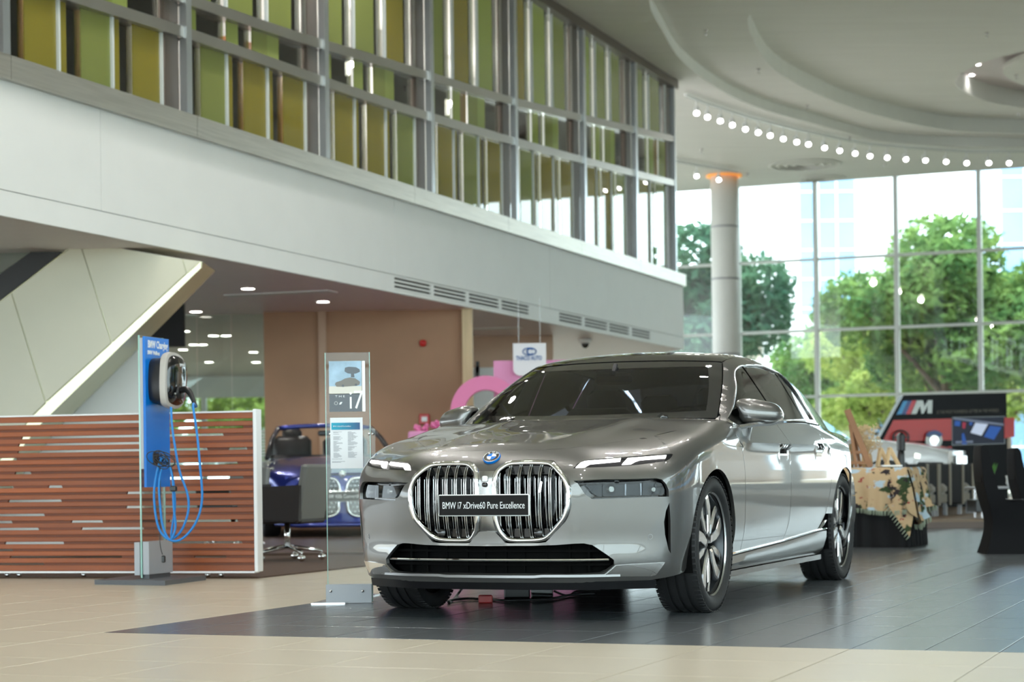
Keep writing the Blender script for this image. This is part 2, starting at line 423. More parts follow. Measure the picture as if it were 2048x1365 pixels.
for a, b in vs:
    part('fascia_strip', wbox(MB(), a, b, ZF, 3.245, -.03, 0), 'white_paint', wall_g)
    part('vent_void', wbox(MB(), a, b, 3.245, 3.436, -.05, -.025), 'dark_void', wall_g)
    for k in range(4): part('vent_slat', wbox(MB(), a, b, 3.248 + k * .0535, 3.273 + k * .0535, -.024, 0), 'white_paint', wall_g)
# soffit and the room under the gallery
sof = MB().prism([W(S0, ZF, -.04), W(S1, ZF, -.04), W(S1, ZF) + [-3, 8.3, 0], W(S1, ZF) + [-26, 8.3, 0], W(S0, ZF) + [-25, 0, 0]], (0, 0, .05))
soffit = struct('ceiling_2', sof, 'soffit')
sp0 = G(445, 592, ZF)
for (u0, v0, u1, v1) in ((447, 590, 655, 580), (945, 657, 1035, 654)):
    a, b = G(u0, v0, ZF), G(u1, v1, ZF); d = b - a; n = np.array([-d[1], d[0], 0]); n = n / np.linalg.norm(n) * .32
    part('access_panel', MB().prism([a, b, b + n, a + n], (0, 0, -.012)), 'white_paint', soffit)
slab = struct('floor_3', wbox(MB(), S0, S1 + .05, ZF + .22, 4.6, -9., -.33), 'soffit')
# steel band, rails, posts
wf = struct('window_1', wbox(MB(), S0, S1 - .12, ZT + .005, 4.68, -.16, .05), 'steel_brushed')
sb_ = [S0, -6.4, 0.1, 3.45, 9.2, 12.7, 16.1, 19.4, S1 + .02]
for a, b in zip(sb_[:-1], sb_[1:]): part('steel_band', wbox(MB(), a + .003, b - .003, ZT, 4.69, -.17, .06), 'steel_brushed', wf)
lowr = np.array([on_wall(*p) for p in ((161, 0), (355, 62), (700, 183), (1027, 283.5), (1165, 321), (1348, 367))])
uppr = np.array([on_wall(*p) for p in ((374, 0), (637, 88), (700, 106), (1027, 204), (1165, 237), (1348, 279))])
def railz(tab, s):
    k0 = (tab[1, 1] - tab[0, 1]) / (tab[1, 0] - tab[0, 0])
    return np.where(s < tab[0, 0], tab[0, 1] + np.clip(k0, 0, .02) * (s - tab[0, 0]), spline(tab[:, 0], tab[:, 1], np.clip(s, tab[0, 0], tab[-1, 0] + .3)))
posts = [on_wall(u, v)[0] for u, v in ((368, 150), (645, 200), (857, 250), (1026, 300), (1164, 350), (1268, 400))]
bay = float(np.mean(np.diff(posts[:5]))); sE = on_wall(1347, 400)[0]
posts = [posts[0] - bay * k for k in range(7, 0, -1)] + posts
def curved_bar(tab, a, b, h, o0, o1, n=10):
    s = np.linspace(a, b, n); z = railz(tab, s); m = MB()
    m.grid([[W(x, y - h / 2, o1), W(x, y - h / 2, o0), W(x, y + h / 2, o0), W(x, y + h / 2, o1), W(x, y - h / 2, o1)] for x, y in zip(s, z)])
    return m
ends = posts + [sE]
for a, b in zip(ends[:-1], ends[1:]):
    part('rail', curved_bar(lowr, a + .06, b - .03, .12, -.12, .035), 'steel_rail', wf)
    part('rail', curved_bar(uppr, a + .06, b - .03, .12, -.12, .035), 'steel_rail', wf)
for s in posts:
    part('post', wbox(MB(), s - .055, s + .055, 4.69, ZC, -.02, .07), 'steel_light', wf)
    part('post_fin', wbox(MB(), s - .34, s - .055, 4.69, ZC, -.11, -.03), 'bronze', wf)
part('post', wbox(MB(), sE - .03, sE + .03, 4.69, ZC, -.25, .05), 'steel_light', wf)
part('post_fin', wbox(MB(), sE - .34, sE - .03, 4.69, ZC, -.11, -.03), 'bronze', wf)
part('head_frame', wbox(MB(), S0, sE + .1, ZC - .16, ZC, -.25, .1), 'bronze', wf)
# panes: coloured strips and clear ones between them, row by row
def pane(s0, s1, row, mat, off=-.06):
    def zz(s, r): return (np.full_like(s, 4.69), railz(lowr, s), railz(uppr, s), np.full_like(s, ZC - .1))[r]
    s = np.array([s0, s1]); lo, hi = zz(s, row), zz(s, row + 1); e = .055
    lo = lo + (e if row else 0); hi = hi - (e if row < 2 else 0); m = MB(); t = .012
    m.hexa([W(s0, lo[0], off + t), W(s1, lo[1], off + t), W(s1, lo[1], off), W(s0, lo[0], off), W(s0, hi[0], off + t), W(s1, hi[1], off + t), W(s1, hi[1], off), W(s0, hi[0], off)])
    part('pane', m, mat, wf)
tints = ['pane_olive', 'pane_green', 'pane_olive', 'pane_lime', 'pane_olive', 'pane_amber']
for bi, (a, b) in enumerate(zip(ends[:-1], ends[1:])):
    if b < -4: continue
    a0, b0 = a + .06, b - .37; L_ = b0 - a0; last = bi == len(ends) - 2
    nsub = 3 if not last else 2; w = L_ / nsub
    for k in range(nsub):
        x = a0 + w * k; r1 = rng.random()
        # lower row: clear | coloured | thin mullion
        pane(x, x + w * .13, 0, 'pane_olive'); pane(x + w * .08, x + w * .45, 0, 'facade_clear', -.10); pane(x + w * .40, x + w * .95, 0, ['pane_olive', 'pane_green', 'pane_olive'][(bi + k) % 3])
        part('mullion', wbox(MB(), x + w * .955, x + w * .985, 4.69, float(railz(lowr, np.array(x + w))), -.06, -.02), 'mullion_white', wf)
        # middle row
        if k % 2 == 0: pane(x, x + w * .3, 1, 'pane_lime'); pane(x + w * .3, x + w, 1, 'facade_clear', -.1)
        else: pane(x, x + w * .28, 1, 'pane_lime'); pane(x + w * .28, x + w * .62, 1, 'pane_amber' if bi % 3 == 0 else 'facade_clear', -.1); pane(x + w * .62, x + w, 1, 'pane_green' if k == 1 else 'facade_clear')
        # top row
        pane(x, x + w * .64, 2, ['pane_green', 'pane_green', 'pane_olive', 'pane_lime'][(bi + k) % 4]); pane(x + w * .64, x + w * .95, 2, 'facade_clear', -.1)
        part('mullion', wbox(MB(), x + w * .955, x + w * .99, float(railz(uppr, np.array(x + w))), ZC - .1, -.06, -.02), 'mullion_white' if k < 2 else 'steel_rail', wf)
# upper floor behind the glass
ub = struct('wall_upper', wbox(MB(), S0, 6., 4.6, ZC, -7.2, -7.), 'white_paint')
for a, b, mt in ((-6, -3.5, 'wood_wall'), (1, 4.5, 'wood_wall'), (5.8, 8.2, 'brown_wall'), (11.5, 13.2, 'wood_wall')):
    part('wall_panel', wbox(MB(), a, b, 4.6, 7.6, -6.99, -6.9) if b < 6 else wbox(MB(), a, b, 4.6, 7.6, -4.2, -4.), mt, ub)
struct('wall_upper_end', wbox(MB(), 8.2, 17.5, 4.6, ZC, -9.2, -9.), 'white_paint')
for s in (3.0, 9.5, 15.5, 20.2): struct('column_upper', MB().lathe([(.26, 4.6), (.26, ZC)], W(s, 0, -3.6), 20), 'white_paint', smooth=True)
gb = struct('trim_upper', wbox(MB(), -10, 6, ZC - 1.05, ZC - .85, -4.1, -3.9), 'white_paint')
# ---- brown wall and glazed partition under the gallery
YB = 28.7
def fw(mb, u0, u1, v0, v1, Y, th=.15):
    a, b, c, d = P(u0, v1, Y), P(u1, v1, Y), P(u1, v0, Y), P(u0, v0, Y); e = np.array([0, th, 0])
    return mb.add([a, b, c, d, a + e, b + e, c + e, d + e], [(0, 1, 2, 3), (7, 6, 5, 4), (0, 4, 5, 1), (1, 5, 6, 2), (2, 6, 7, 3), (3, 7, 4, 0)])
xl = P(527, 700, YB)[0]; xr = P(925, 700, YB)[0]; xm0, xm1 = P(637, 700, YB)[0], P(653, 700, YB)[0]
wb_ = struct('wall_brown', MB().box(((xl + xr) / 2, YB + .2, ZF / 2), (xr - xl, .3, ZF)), 'brown_wall')
part('pilaster', MB().box(((xm0 + xm1) / 2, YB + .02, ZF / 2), (xm1 - xm0, .1, ZF)), 'pilaster', wb_)
part('wall_panel', MB().box(((xm1 + xr) / 2, YB + .035, ZF / 2), (xr - xm1, .05, ZF)), 'brown_wall', wb_)
part('edge_trim', MB().box((xr + .075, YB + .1, ZF / 2), (.15, .5, ZF)), 'tan_trim', wb_)
struct('wall_under', MB().box((P(975, 700, 34)[0] + .3, 34.4, ZF / 2), (1.7, .2, ZF)), 'pilaster')
struct('wall_under_2', MB().box((P(960, 700, 36)[0], 36.2, ZF / 2), (.9, .2, ZF)), 'white_paint')
xg0 = P(318, 700, YB)[0]
wp = struct('window_2', MB().box(((xg0 + xl) / 2, YB + .3, .04), (xl - xg0, .06, .08)), 'steel_rail')
ng = 3
for k in range(ng):
    w = (xl - xg0) / ng; x = xg0 + w * (k + .5)
    part('pane', MB().box((x, YB + .3, ZF / 2 + .04), (w - .012, .012, ZF - .1)), 'partition_glass', wp)
for k in range(12): part('frost_stripe', MB().box(((xg0 + xl) / 2, YB + .29, .95 + k * .045), (xl - xg0, .004, .02)), 'white_gloss', wp)
struct('wall_dark', MB().box((P(300, 700, 27)[0], 27.2, 2.9), (.9, .1, .6)), 'black_matte')
# far windows of the room behind the partition
wr = struct('window_3', MB().box((-8.5, 47, .25), (14, .2, .5)), 'white_paint')
part('lintel', MB().box((-8.5, 47, 2.95), (14, .2, .5)), 'white_paint', wr)
for k in range(8): part('mullion', MB().box((-15.4 + k * 2, 47, 1.6), (.35 if k % 2 else .12, .22, 2.3)), 'white_paint', wr)
for k in range(7): part('pane', MB().box((-14.4 + k * 2, 47.02, 1.6), (1.9, .012, 2.3)), 'window_glass', wr)
for k in range(3): struct('column_under', MB().lathe([(.28, 0), (.28, ZF)], (-7.6 + k * 3.2, 40.5, 0), 20), 'white_paint', smooth=True)
# ---- staircase clad in champagne metal, white wall under it
YS = 20.6
st = struct('wall_stair', MB().prism([P(*p, YS + .03) for p in ((-420, 930), (0, 603), (150, 487), (405, 524), (300, 632), (80, 850), (-60, 1030), (-420, 1150))], (0, .9, 0)), 'clad_edge')
for poly in ([(-420, 930), (-160, 728), (-60, 1010), (-420, 1110)], [(-158, 726), (22, 588), (90, 806), (58, 838), (-60, 1000)], [(24, 586), (158, 484), (222, 686), (92, 803)], [(160, 483), (364, 518), (372, 547), (224, 684)], [(366, 518.5), (402, 524), (374, 546)]):
    part('cladding_panel', MB().prism([P(*p, YS) for p in poly], (0, .03, 0)), 'clad_champagne', st)
part('stringer', MB().prism([P(*p, YS - .05) for p in ((60, 838), (92, 838), (402, 536), (402, 524), (374, 548))], (0, .08, 0)), 'clad_edge', st)
part('handrail', MB().prism([P(*p, YS + .25) for p in ((-420, 870), (0, 548), (136, 452), (168, 470), (0, 601), (-420, 925))], (0, .12, 0)), 'black_satin', st)
part('balustrade', MB().prism([P(*p, YS + .3) for p in ((-420, 780), (0, 455), (120, 455), (0, 560), (-420, 860))], (0, .02, 0)), 'partition_glass', st)
part('underside', MB().prism([P(*p, YS + 1.2) for p in ((-420, 520), (-420, 440), (90, 440), (75, 470), (0, 466))], (0, .12, 0)), 'black_satin', st)
struct('wall_white', MB().prism([P(*p, YS + 1.0) for p in ((-100, 1120), (288, 1080), (288, 560), (330, 560), (330, 520), (200, 620), (-100, 900))], (0, .25, 0)), 'white_paint')
# ---- ceiling with sunken rounds
zb = lambda x, y: (1280 + x / 2.667, y / 2.667)
def round_curve(l, z):
    p = np.array([G(*zb(*q), z)[:2] for q in l])
    A = np.array([[2 * a, 2 * b, 1] for a, b in p]); s = np.linalg.lstsq(A, (p ** 2).sum(1), rcond=None)[0]; c = s[:2]; R = math.sqrt(s[2] + (c ** 2).sum())
    a0 = math.atan2(*(p[0] - c)[::-1]); a1 = math.atan2(*(p[-1] - c)[::-1])
    r0, r1 = np.linalg.norm(p[0] - c), np.linalg.norm(p[-1] - c)
    if a0 < a1: a0 += 2 * PI
    sweep = 2 * PI - (a0 - a1); t = np.linspace(0, 1, 50)[1:-1]
    arc = [c + (r1 + (r0 - r1) * x) * np.array([math.cos(a1 - sweep * x), math.sin(a1 - sweep * x)]) for x in t]
    c = smooth_path(np.vstack([p, arc]), 140, closed=True); c[:, 0] = np.where(c[:, 0] > 14, 14 + (c[:, 0] - 14) * .45, c[:, 0]); return c
r1 = round_curve([(50, 0), (100, 130), (200, 300), (300, 390), (500, 520), (740, 610), (1000, 680), (1200, 735), (1450, 770), (2048, 787)], ZC)
r2 = round_curve([(575, 100), (600, 200), (660, 310), (740, 390), (900, 480), (1100, 565), (1300, 625), (1500, 670), (1700, 700), (2048, 715)], ZC + .22)
r3 = round_curve([(2048, 275), (1900, 310), (1750, 370), (1680, 440), (1730, 490), (1850, 540), (2048, 575)], ZC + .55)
r4 = r3.mean(0) + (r3 - r3.mean(0)) * .72
def level(outer, hole, z, th=.05):
    V, T = cdt(outer, [hole] if hole is not None else [])
    return MB().add(np.c_[V, np.full(len(V), z)], [tuple(t) for t in T])
def upstand(c, z0, z1):
    return MB().grid(np.stack([np.c_[c, np.full(len(c), z)] for z in (z0, z1)], 1), closed_u=True)
big = [(-22, -12), (-8, -12), (6, -11), (18, -4), (25, 10), (27, 26), (24, 39), (19.05, 47.44), (-1.26, 55.9), (-8, 55), (-22, 47)]
ceil = struct('ceiling', level(big, r1, ZC), 'ceiling_white')
part('upstand', upstand(r1, ZC, ZC + .22), 'ceiling_white', ceil, smooth=True)
off = r1.mean(0) + (r1 - r1.mean(0)) * 1.004
part('ceiling_level', level(r1, r2, ZC + .22), 'ceiling_white', ceil)
part('upstand', upstand(r2, ZC + .22, ZC + .55), 'ceiling_white', ceil, smooth=True)
part('ceiling_level', level(r2, r3, ZC + .55), 'ceiling_white', ceil)
part('upstand', upstand(r3, ZC + .55, ZC + .95), 'ceiling_white', ceil, smooth=True)
part('ceiling_level', level(r3, None, ZC + .95), 'soffit', ceil)
part('ceiling_disc', MB().prism(np.c_[r4, np.full(len(r4), ZC + .72)], (0, 0, .1)), 'ceiling_white', ceil)
roof = struct('roof', MB().prism([(x, y, ZC + 1.1) for x, y in big], (0, 0, .3)), 'white_paint')
# ---- window wall in view and the glazed fronts that close the hall
tw0, tw1 = np.array([6.13, 52.8]), np.array([13.1, 49.9]); td = (tw1 - tw0) / np.linalg.norm(tw1 - tw0)
def glazed(name, p0, p1, stations, zs, mw=.11, panes=True, bar=.07):
    """a straight glazed front with mullions at stations (metres from p0) and transoms at heights zs"""
    p0, p1 = np.array(p0), np.array(p1); d = (p1 - p0) / np.linalg.norm(p1 - p0); L = np.linalg.norm(p1 - p0); rz = math.atan2(d[1], d[0])
    at = lambda s, z: (*(p0 + d * s), z)
    w = struct(name, MB().box(at(L / 2, .05), (L, .14, .1), rz), 'mullion_white')
    for s in stations: part('mullion', MB().box(at(s, ZC / 2), (mw, .2, ZC), rz), 'mullion_white', w)
    for z in zs: part('transom', MB().box(at(L / 2, z), (L, .12, bar), rz), 'mullion_white', w)
    st = [0] + list(stations) + [L]; zz = [.1] + list(zs) + [ZC]
    if panes:
        for a, b in zip(st[:-1], st[1:]):
            if b - a < .05: continue
            for z0, z1 in zip(zz[:-1], zz[1:]): part('pane', MB().box(at((a + b) / 2, (z0 + z1) / 2), (b - a, .012, z1 - z0), rz), 'window_glass', w)
    return w
pL = tw0 - td * 8
def st_of(u):
    d = ray(u, 600)[:2]; A = np.array([[d[0], -td[0]], [d[1], -td[1]]]); return np.linalg.solve(A, pL)[1]
base = st_of(1633); sp = st_of(1794) - base
zt = [2.74, 4.5, 6.39]
glazed('window_4', pL, pL + td * 22, [base + sp * k for k in range(-4, 6) if 0 < base + sp * k < 22], zt)
pe = pL + td * 22
pts_ = [tuple(pe), (24, 39), (27, 26), (25, 10), (18, -4), (6, -11), (-8, -12)]
for k, (a, b) in enumerate(zip(pts_[:-1], pts_[1:])):
    L = math.dist(a, b); glazed('window_%d' % (k + 5), a, b, [L * j / 4 for j in range(0, 4)], [2.74, 4.5, 6.39], .12, panes=True)
# ---- round column before the window wall
cc = P(1451, 600, 50.5)
colm = struct('column', MB().lathe([(.355, 0), (.355, ZC)], (cc[0], cc[1], 0), 32), 'white_paint', smooth=True)
for z in (1.9, 3.8, 5.75, 7.1): part('column_joint', MB().lathe([(.358, z - .025), (.36, z), (.358, z + .025)], (cc[0], cc[1], 0), 32, cap=False), 'grey_plastic', colm, smooth=True)
part('cove_ring', MB().lathe([(.38, ZC - .02), (.46, ZC - .02), (.46, ZC - .05), (.38, ZC - .05)], (cc[0], cc[1], 0), 32, cap=False), 'lamp_orange', colm, smooth=True)
# ---- raised deck by the sofas
dk = G(1830, 1058); deck = struct('floor_4', MB().box((dk[0] + 4.0, dk[1] + 6, .04), (9.4, 12, .08)), 'plank_dark')
dp = None
for j in range(60):
    c = (dk[0] + 4.0, dk[1] + .1 + j * .2, .095)
    if dp is None: dp = part('plank', MB().box((0, 0, 0), (9.4, .188, .03)), 'plank_deck', deck, local=True); dp.location = c
    else: share(dp, deck, c)
# ---- recessed downlights, track spots, sprinklers
def downlight(p, r, mat='lamp_warm', label='', grp=None, watts=90):
    t = thing('downlight', label, 'lamp', tuple(p), 0, grp)
    part('trim_ring', MB().lathe([(r * .86, -.004), (r, -.006), (r * 1.02, 0), (r * .86, .0)], (0, 0, 0), 20, cap=False), 'white_gloss', t, local=True, smooth=True)
    part('diffuser', MB().lathe([(.001, -.002), (r * .86, -.002)], (0, 0, 0), 20, cap=False), mat, t, local=True)
    lamp('downlight_bulb', (0, 0, -.02), watts, parent=t, r=r * .8)
    return t
dl = [(496, 578), (646, 604), (392, 624), (369, 663), (427, 672), (388, 690), (405, 690), (366, 700), (452, 672), (507, 705), (418, 725), (512, 725), (962, 706), (1087, 683)]
for k, (u, v) in enumerate(dl):
    p = G(u, v, ZF - .002); downlight(p, .085 + .0006 * p[1], 'lamp_warm', 'round recessed downlight glowing in the soffit under the gallery', 'downlights under the gallery')
tl = [(302, 600), (360, 622), (428, 642), (492, 664), (562, 686), (630, 704), (694, 720), (764, 738), (836, 755), (898, 767), (984, 786), (1065, 801), (1147, 816), (1226, 830), (1318, 838), (1418, 847), (1522, 853), (1632, 860), (1742, 867), (1860, 867), (1968, 867)]
tp = [G(*zb(*q), 8.12) for q in tl]
trk = smooth_path(np.array(tp) + [0, 0, .26], 60)
trk = np.vstack([trk[0] + (trk[0] - trk[1]) * 3, trk, trk[-1] + (trk[-1] - trk[-2]) * 4])
tag(part('lighting_track', MB().sweep(trk, [(-.03, -.02), (.03, -.02), (.03, .035), (-.03, .035)]), 'white_gloss'), 'long curved white lighting track carrying a row of spotlights', 'track')
spot0 = None
def spotlight(p, label, grp, top=8.37):
    global spot0
    if spot0 is None:
        t = thing('track_spotlight', label, 'lamp', tuple(p), 0, grp)
        part('stem', MB().tube([(0, 0, .08), (0, 0, .238)], .018, 8), 'white_gloss', t, local=True)
        ax = np.array([0, -.75, -.66]); c = np.array([0, .05, .04])
        part('housing', MB().tube([c - ax * .12, c - ax * .1, c + ax * .09], [.045, .06, .062], 14), 'white_gloss', t, local=True, auto=40)
        part('lens', MB().tube([c + ax * .092, c + ax * .098], [.054, .052], 14), 'lamp_white', t, local=True)
        spot0 = t; return t
    t = dup(spot0, tuple(p), 0, label); t['group'] = grp; return t
for p in tp: spotlight(p, 'white spotlight hanging from the curved ceiling track', 'spotlights on the curved track')
s2 = [G(*zb(*q), 8.12) for q in ((302, 937), (420, 957))]
t2 = np.array([s2[0] + (s2[0] - s2[1]) * 2 + [0, 0, .26], s2[0] + [0, 0, .26], s2[1] + [0, 0, .26], s2[1] + (s2[1] - s2[0]) * .9 + [0, 0, .26]])
tag(part('lighting_track', MB().sweep(t2, [(-.03, -.02), (.03, -.02), (.03, .035), (-.03, .035)]), 'white_gloss'), 'short straight lighting track in front of the round column', 'track')
for p in s2: spotlight(p, 'white spotlight on the short track in front of the round column', 'spotlights by the column')
for q, z in (((352, 160), ZC), ((632, 368), ZC + .22), ((893, 562), ZC + .22), ((1118, 730), ZC), ((1303, 875), ZC), ((328, 795), ZC), ((573, 925), ZC), ((1850, 175), ZC + .55), ((2008, 400), ZC + .72), ((2018, 606), ZC + .22)):
    p = G(*zb(*q), z)
    solid('sprinkler', MB().lathe([(.045, 0), (.045, -.012), (.014, -.02), (.014, -.07), (.03, -.075), (.03, -.085)], tuple(p), 12), 'satin_chrome', 'small sprinkler head on the white showroom ceiling', 'sprinkler', 'ceiling sprinklers', smooth=True)
for q in ((1770, 402), (1818, 452), (1803, 346)):
    p = G(*zb(*q), ZC + .94); downlight(p, .06, 'lamp_white', 'small spotlight set into the round ceiling recess', 'spots in the round recess', 6)
for (u, v, rr) in ((1610, 330, .9), (1645, 357, .6)):
    p = G(u, v, ZC - .012); t = thing('ceiling_diffuser', 'flat round air diffuser flush with the white ceiling' if rr > .7 else 'smaller flat round air diffuser nearer the window wall', 'air vent', tuple(p))
    for k in range(4): part('ring', MB().lathe([(rr * (.25 + .22 * k), 0), (rr * (.25 + .22 * k), -.02), (rr * (.36 + .22 * k), -.004), (rr * (.36 + .22 * k), .0)], (0, 0, 0), 28, cap=False), 'ceiling_white', t, local=True, smooth=True)

# ---- unseen spotlight tracks added above and behind the viewer to brighten the hall
def fill_rig(pts, watts, label):
    pts = np.array(pts, float); tag(part('lighting_track', MB().sweep(pts + [0, 0, .26], [(-.03, -.02), (.03, -.02), (.03, .035), (-.03, .035)]), 'white_gloss'), label, 'track')
    for p in pts[1:-1]:
        t = spotlight(p, 'white spotlight added out of view above the parked cars', 'added spotlights above the cars')
        lamp('fill_spot_bulb', (0, -.03, -.06), watts, angle=150, r=.07, parent=t, col=(1, .97, .93))
fill_rig([(8.4 - 11.5 * math.cos(a), 17 + 13 * math.sin(a), 8.12) for a in np.linspace(-.9, .75, 16)], 110, 'long curved lighting track added out of view along the gallery')
fill_rig([(8.4 - 6.5 * math.cos(a), 15 + 9 * math.sin(a), 8.12) for a in np.linspace(-1.2, 1.0, 12)], 110, 'curved lighting track added out of view over the saloon car')
fill_rig([(15 + 11.9 * math.cos(a), 36 + 11.9 * math.sin(a), 8.12) for a in np.linspace(1.4, -1.2, 16)], 100, 'curved lighting track added out of view over the lounge side of the hall')
fill_rig([(6 + 6 * math.cos(a), 2 + 8 * math.sin(a), 8.12) for a in np.linspace(1.2, 4.4, 10)], 110, 'curved lighting track added out of view near the glazed entrance front')
# pendants added to brighten the upper floor behind the glass
for s in (-6, -2, 2, 6, 10, 14, 18):
    p = W(s, 7.6, -3.2); t = thing('added_pendant', 'round pendant lamp added to brighten the upper floor behind the coloured glass', 'lamp', tuple(p), 0, 'added upper floor pendants')
    part('cord', MB().tube([(0, 0, .06), (0, 0, ZC - 7.6)], .006, 6), 'black_satin', t, local=True); part('globe', MB().sphere((0, 0, 0), .09, 14, 10), 'lamp_warm', t, local=True, smooth=True)
    lamp('pendant_fill', (0, 0, -.12), 120, 'POINT', r=.1, parent=t)
# ================================================================ THE SILVER-GREY SALOON
# car frame: x to the car's left, y forward (front axle at y = 0), z up
CX, CY, CPSI = .213, 10.885, -.3815
_cp, _sp = math.cos(CPSI), math.sin(CPSI)
def w2c(p): dx, dy = p[0] - CX, p[1] - CY; return np.array([dx * _cp + dy * _sp, dx * _sp - dy * _cp, p[2]])
CAM_C = w2c((0, 0, CH))
def cray(u, v):
    d = ray(u, v); e = w2c(d + np.array([0, 0, CH])); return e - CAM_C
# ---- body as one implicit solid; every panel is a trimmed piece of its surface
def table(xs, ys, lo, hi, n=1200):
    X = np.linspace(lo, hi, n); Yv = spline(xs, ys, np.clip(X, xs[0], xs[-1])); return lambda q: np.interp(q, X, Yv)
_pl = [(0, .938), (.15, .934), (.3, .921), (.45, .897), (.55, .861), (.65, .799), (.75, .728), (.85, .648), (.905, .575), (.935, .47), (.952, .32), (.963, .15), (.966, 0)]
_th = [math.atan2(x, y) for x, y in _pl]; _rh = [math.hypot(x, y) for x, y in _pl]
RHO = table([-_th[1]] + _th, [_rh[1]] + _rh, -.1, PI / 2)
XS = table([-4.0, -3.6, -3.2, -2.6, -2.0, -1.5, -1.0, -.5, 0, .2], [.93, .962, .972, .968, .963, .961, .961, .963, .966, .966], -4.0, .2)
_rl = [(0, 1.06), (.3, 1.05), (.6, 1.0), (.78, .92), (.87, .80), (.905, .65), (.925, .45), (.94, .2), (.945, 0)]
RHOR = table([-math.atan2(.3, 1.05)] + [math.atan2(x, y) for x, y in _rl], [math.hypot(.3, 1.05)] + [math.hypot(x, y) for x, y in _rl], -.1, PI / 2)
INF = table([.10, .17, .24, .30, .40, .50, .60, .70, .78, .84, .90, 1.0], [.10, .06, .028, .012, .012, .006, 0, .002, .03, .07, .13, .24], .1, 1.1)
INS = table([.10, .20, .30, .36, .42, .55, .70, .80, .88, .93, .97, 1.01, 1.06, 1.2], [.085, .06, .040, .026, .014, .005, .0, .001, .006, .015, .032, .058, .085, .16], .1, 1.2)
TOPC = table([-4.6, -4.3, -4.0, -3.6, -3.0, -2.4, -1.6, -.9, -.5, -.1, .3, .6, .8, .95, 1.1], [1.03, 1.075, 1.10, 1.09, 1.068, 1.055, 1.04, 1.045, 1.074, 1.032, .982, .935, .897, .84, .76], -4.6, 1.1)
ZR = table([-4.4, -4.1, -3.8, -3.5, -3.2, -2.8, -2.4, -2.0, -1.7, -1.5, -1.3, -1.15, -.9, -.5, -.1, .5], [.98, 1.07, 1.17, 1.275, 1.375, 1.462, 1.515, 1.535, 1.528, 1.508, 1.468, 1.408, 1.284, 1.073, .86, .56], -4.4, .5)
WB = table([-4.3, -3.9, -3.5, -3.1, -2.7, -2.2, -1.6, -1.0, -.6, -.2], [.60, .70, .785, .845, .878, .893, .897, .895, .885, .86], -4.3, -.2)
def sst(a, b, x): t = np.clip((x - a) / (b - a), 0, 1); return t * t * (3 - 2 * t)
def smax(a, b, k): h = np.clip(.5 + .5 * (a - b) / k, 0, 1); return b + (a - b) * h + k * h * (1 - h)
def smin(a, b, k): return -smax(-a, -b, k)
def body_f(p):
    x, y, z = np.abs(p[:, 0]), p[:, 1], p[:, 2]
    th = np.arctan2(x, np.maximum(y, 1e-9)); r = np.hypot(x, np.maximum(y, 0))
    yr = np.maximum(-3.4 - y, 0); thr = np.arctan2(x, np.maximum(yr, 1e-9)); rr = np.hypot(x, yr)
    kf = np.where(y > 0, 1 - sst(.75, 1.25, th), 0.); kr = np.where(y < -3.4, 1 - sst(.8, 1.3, thr), 0.)
    ins = INF(z) * kf + INS(z) * (1 - kf); ins = ins * (1 - kr) + kr * (.02 + 1.2 * (z - .75) ** 2)
    d = np.where(y > 0, r - RHO(th), np.where(y < -3.4, rr - RHOR(thr) - (XS(np.full_like(y, -3.4)) - .945) * sst(.4, 1.5, thr), x - XS(y))) + ins
    hoodside = sst(-.6, .2, y)
    crown = (.035 + .045 * sst(.1, .8, y)) * (x / .75) ** 2 * hoodside + (.02 + .06 * sst(-2.7, -3.7, y)) * (x / .8) ** 2 * (1 - hoodside)
    # power dome creases of the bonnet
    dome = .010 * (sst(.30, .36, x) - .0) * hoodside * sst(.75, .55, y) if False else 0.012 * np.exp(-((x - .36 + .05 * y) / .09) ** 2) * sst(.75, .3, y) * sst(-.7, -.3, y)
    top = z - TOPC(y) + crown - dome
    k = .05 + .05 * hoodside + .07 * sst(-2.9, -3.7, y)
    b = smax(d, top, k); b = np.maximum(b, .17 - z)
    # cabin
    yw = y + .36 * x * x * sst(-1.9, -1.2, y)
    roofc = .10 * x * x * sst(-1.1, -1.6, y)
    tp = (z - ZR(yw) + roofc) * .9
    wid = WB(y) - .62 * (z - 1.05) + .12 * (z - 1.05) ** 2 - 0.10 * np.maximum(z - 1.25, 0) ** 1.5
    sd = (x - wid) * .86
    c = smax(tp, sd, .075); c = np.maximum(c, .9 - z)
    return smin(b, c, .03)
def solve(o, d, tmax, tmin=0., n=44):
    """first exit along rays starting inside"""
    o = np.asarray(o, float); d = np.asarray(d, float); lo = np.full(len(o), tmin); hi = np.full(len(o), tmax)
    for _ in range(n):
        m = (lo + hi) / 2; ins = body_f(o + d * m[:, None]) < 0; lo = np.where(ins, m, lo); hi = np.where(ins, hi, m)
    return o + d * hi[:, None]
def hit(u, v, off=(0, 0)):
    """first point of the body seen in the photograph at (u, v)"""
    d = cray(u, v); d = d / np.linalg.norm(d); t = np.arange(7.5, 16.5, .01); p = CAM_C + d * t[:, None]; f = body_f(p)
    i = np.argmax(f < 0)
    if f[i] >= 0: i = int(np.argmin(f)); return p[i]
    a, b = t[i - 1], t[i]
    for _ in range(30):
        m = (a + b) / 2
        if body_f((CAM_C + d * m)[None])[0] < 0: b = m
        else: a = m
    return CAM_C + d * b
def hits(l): return np.array([hit(*q) for q in l])
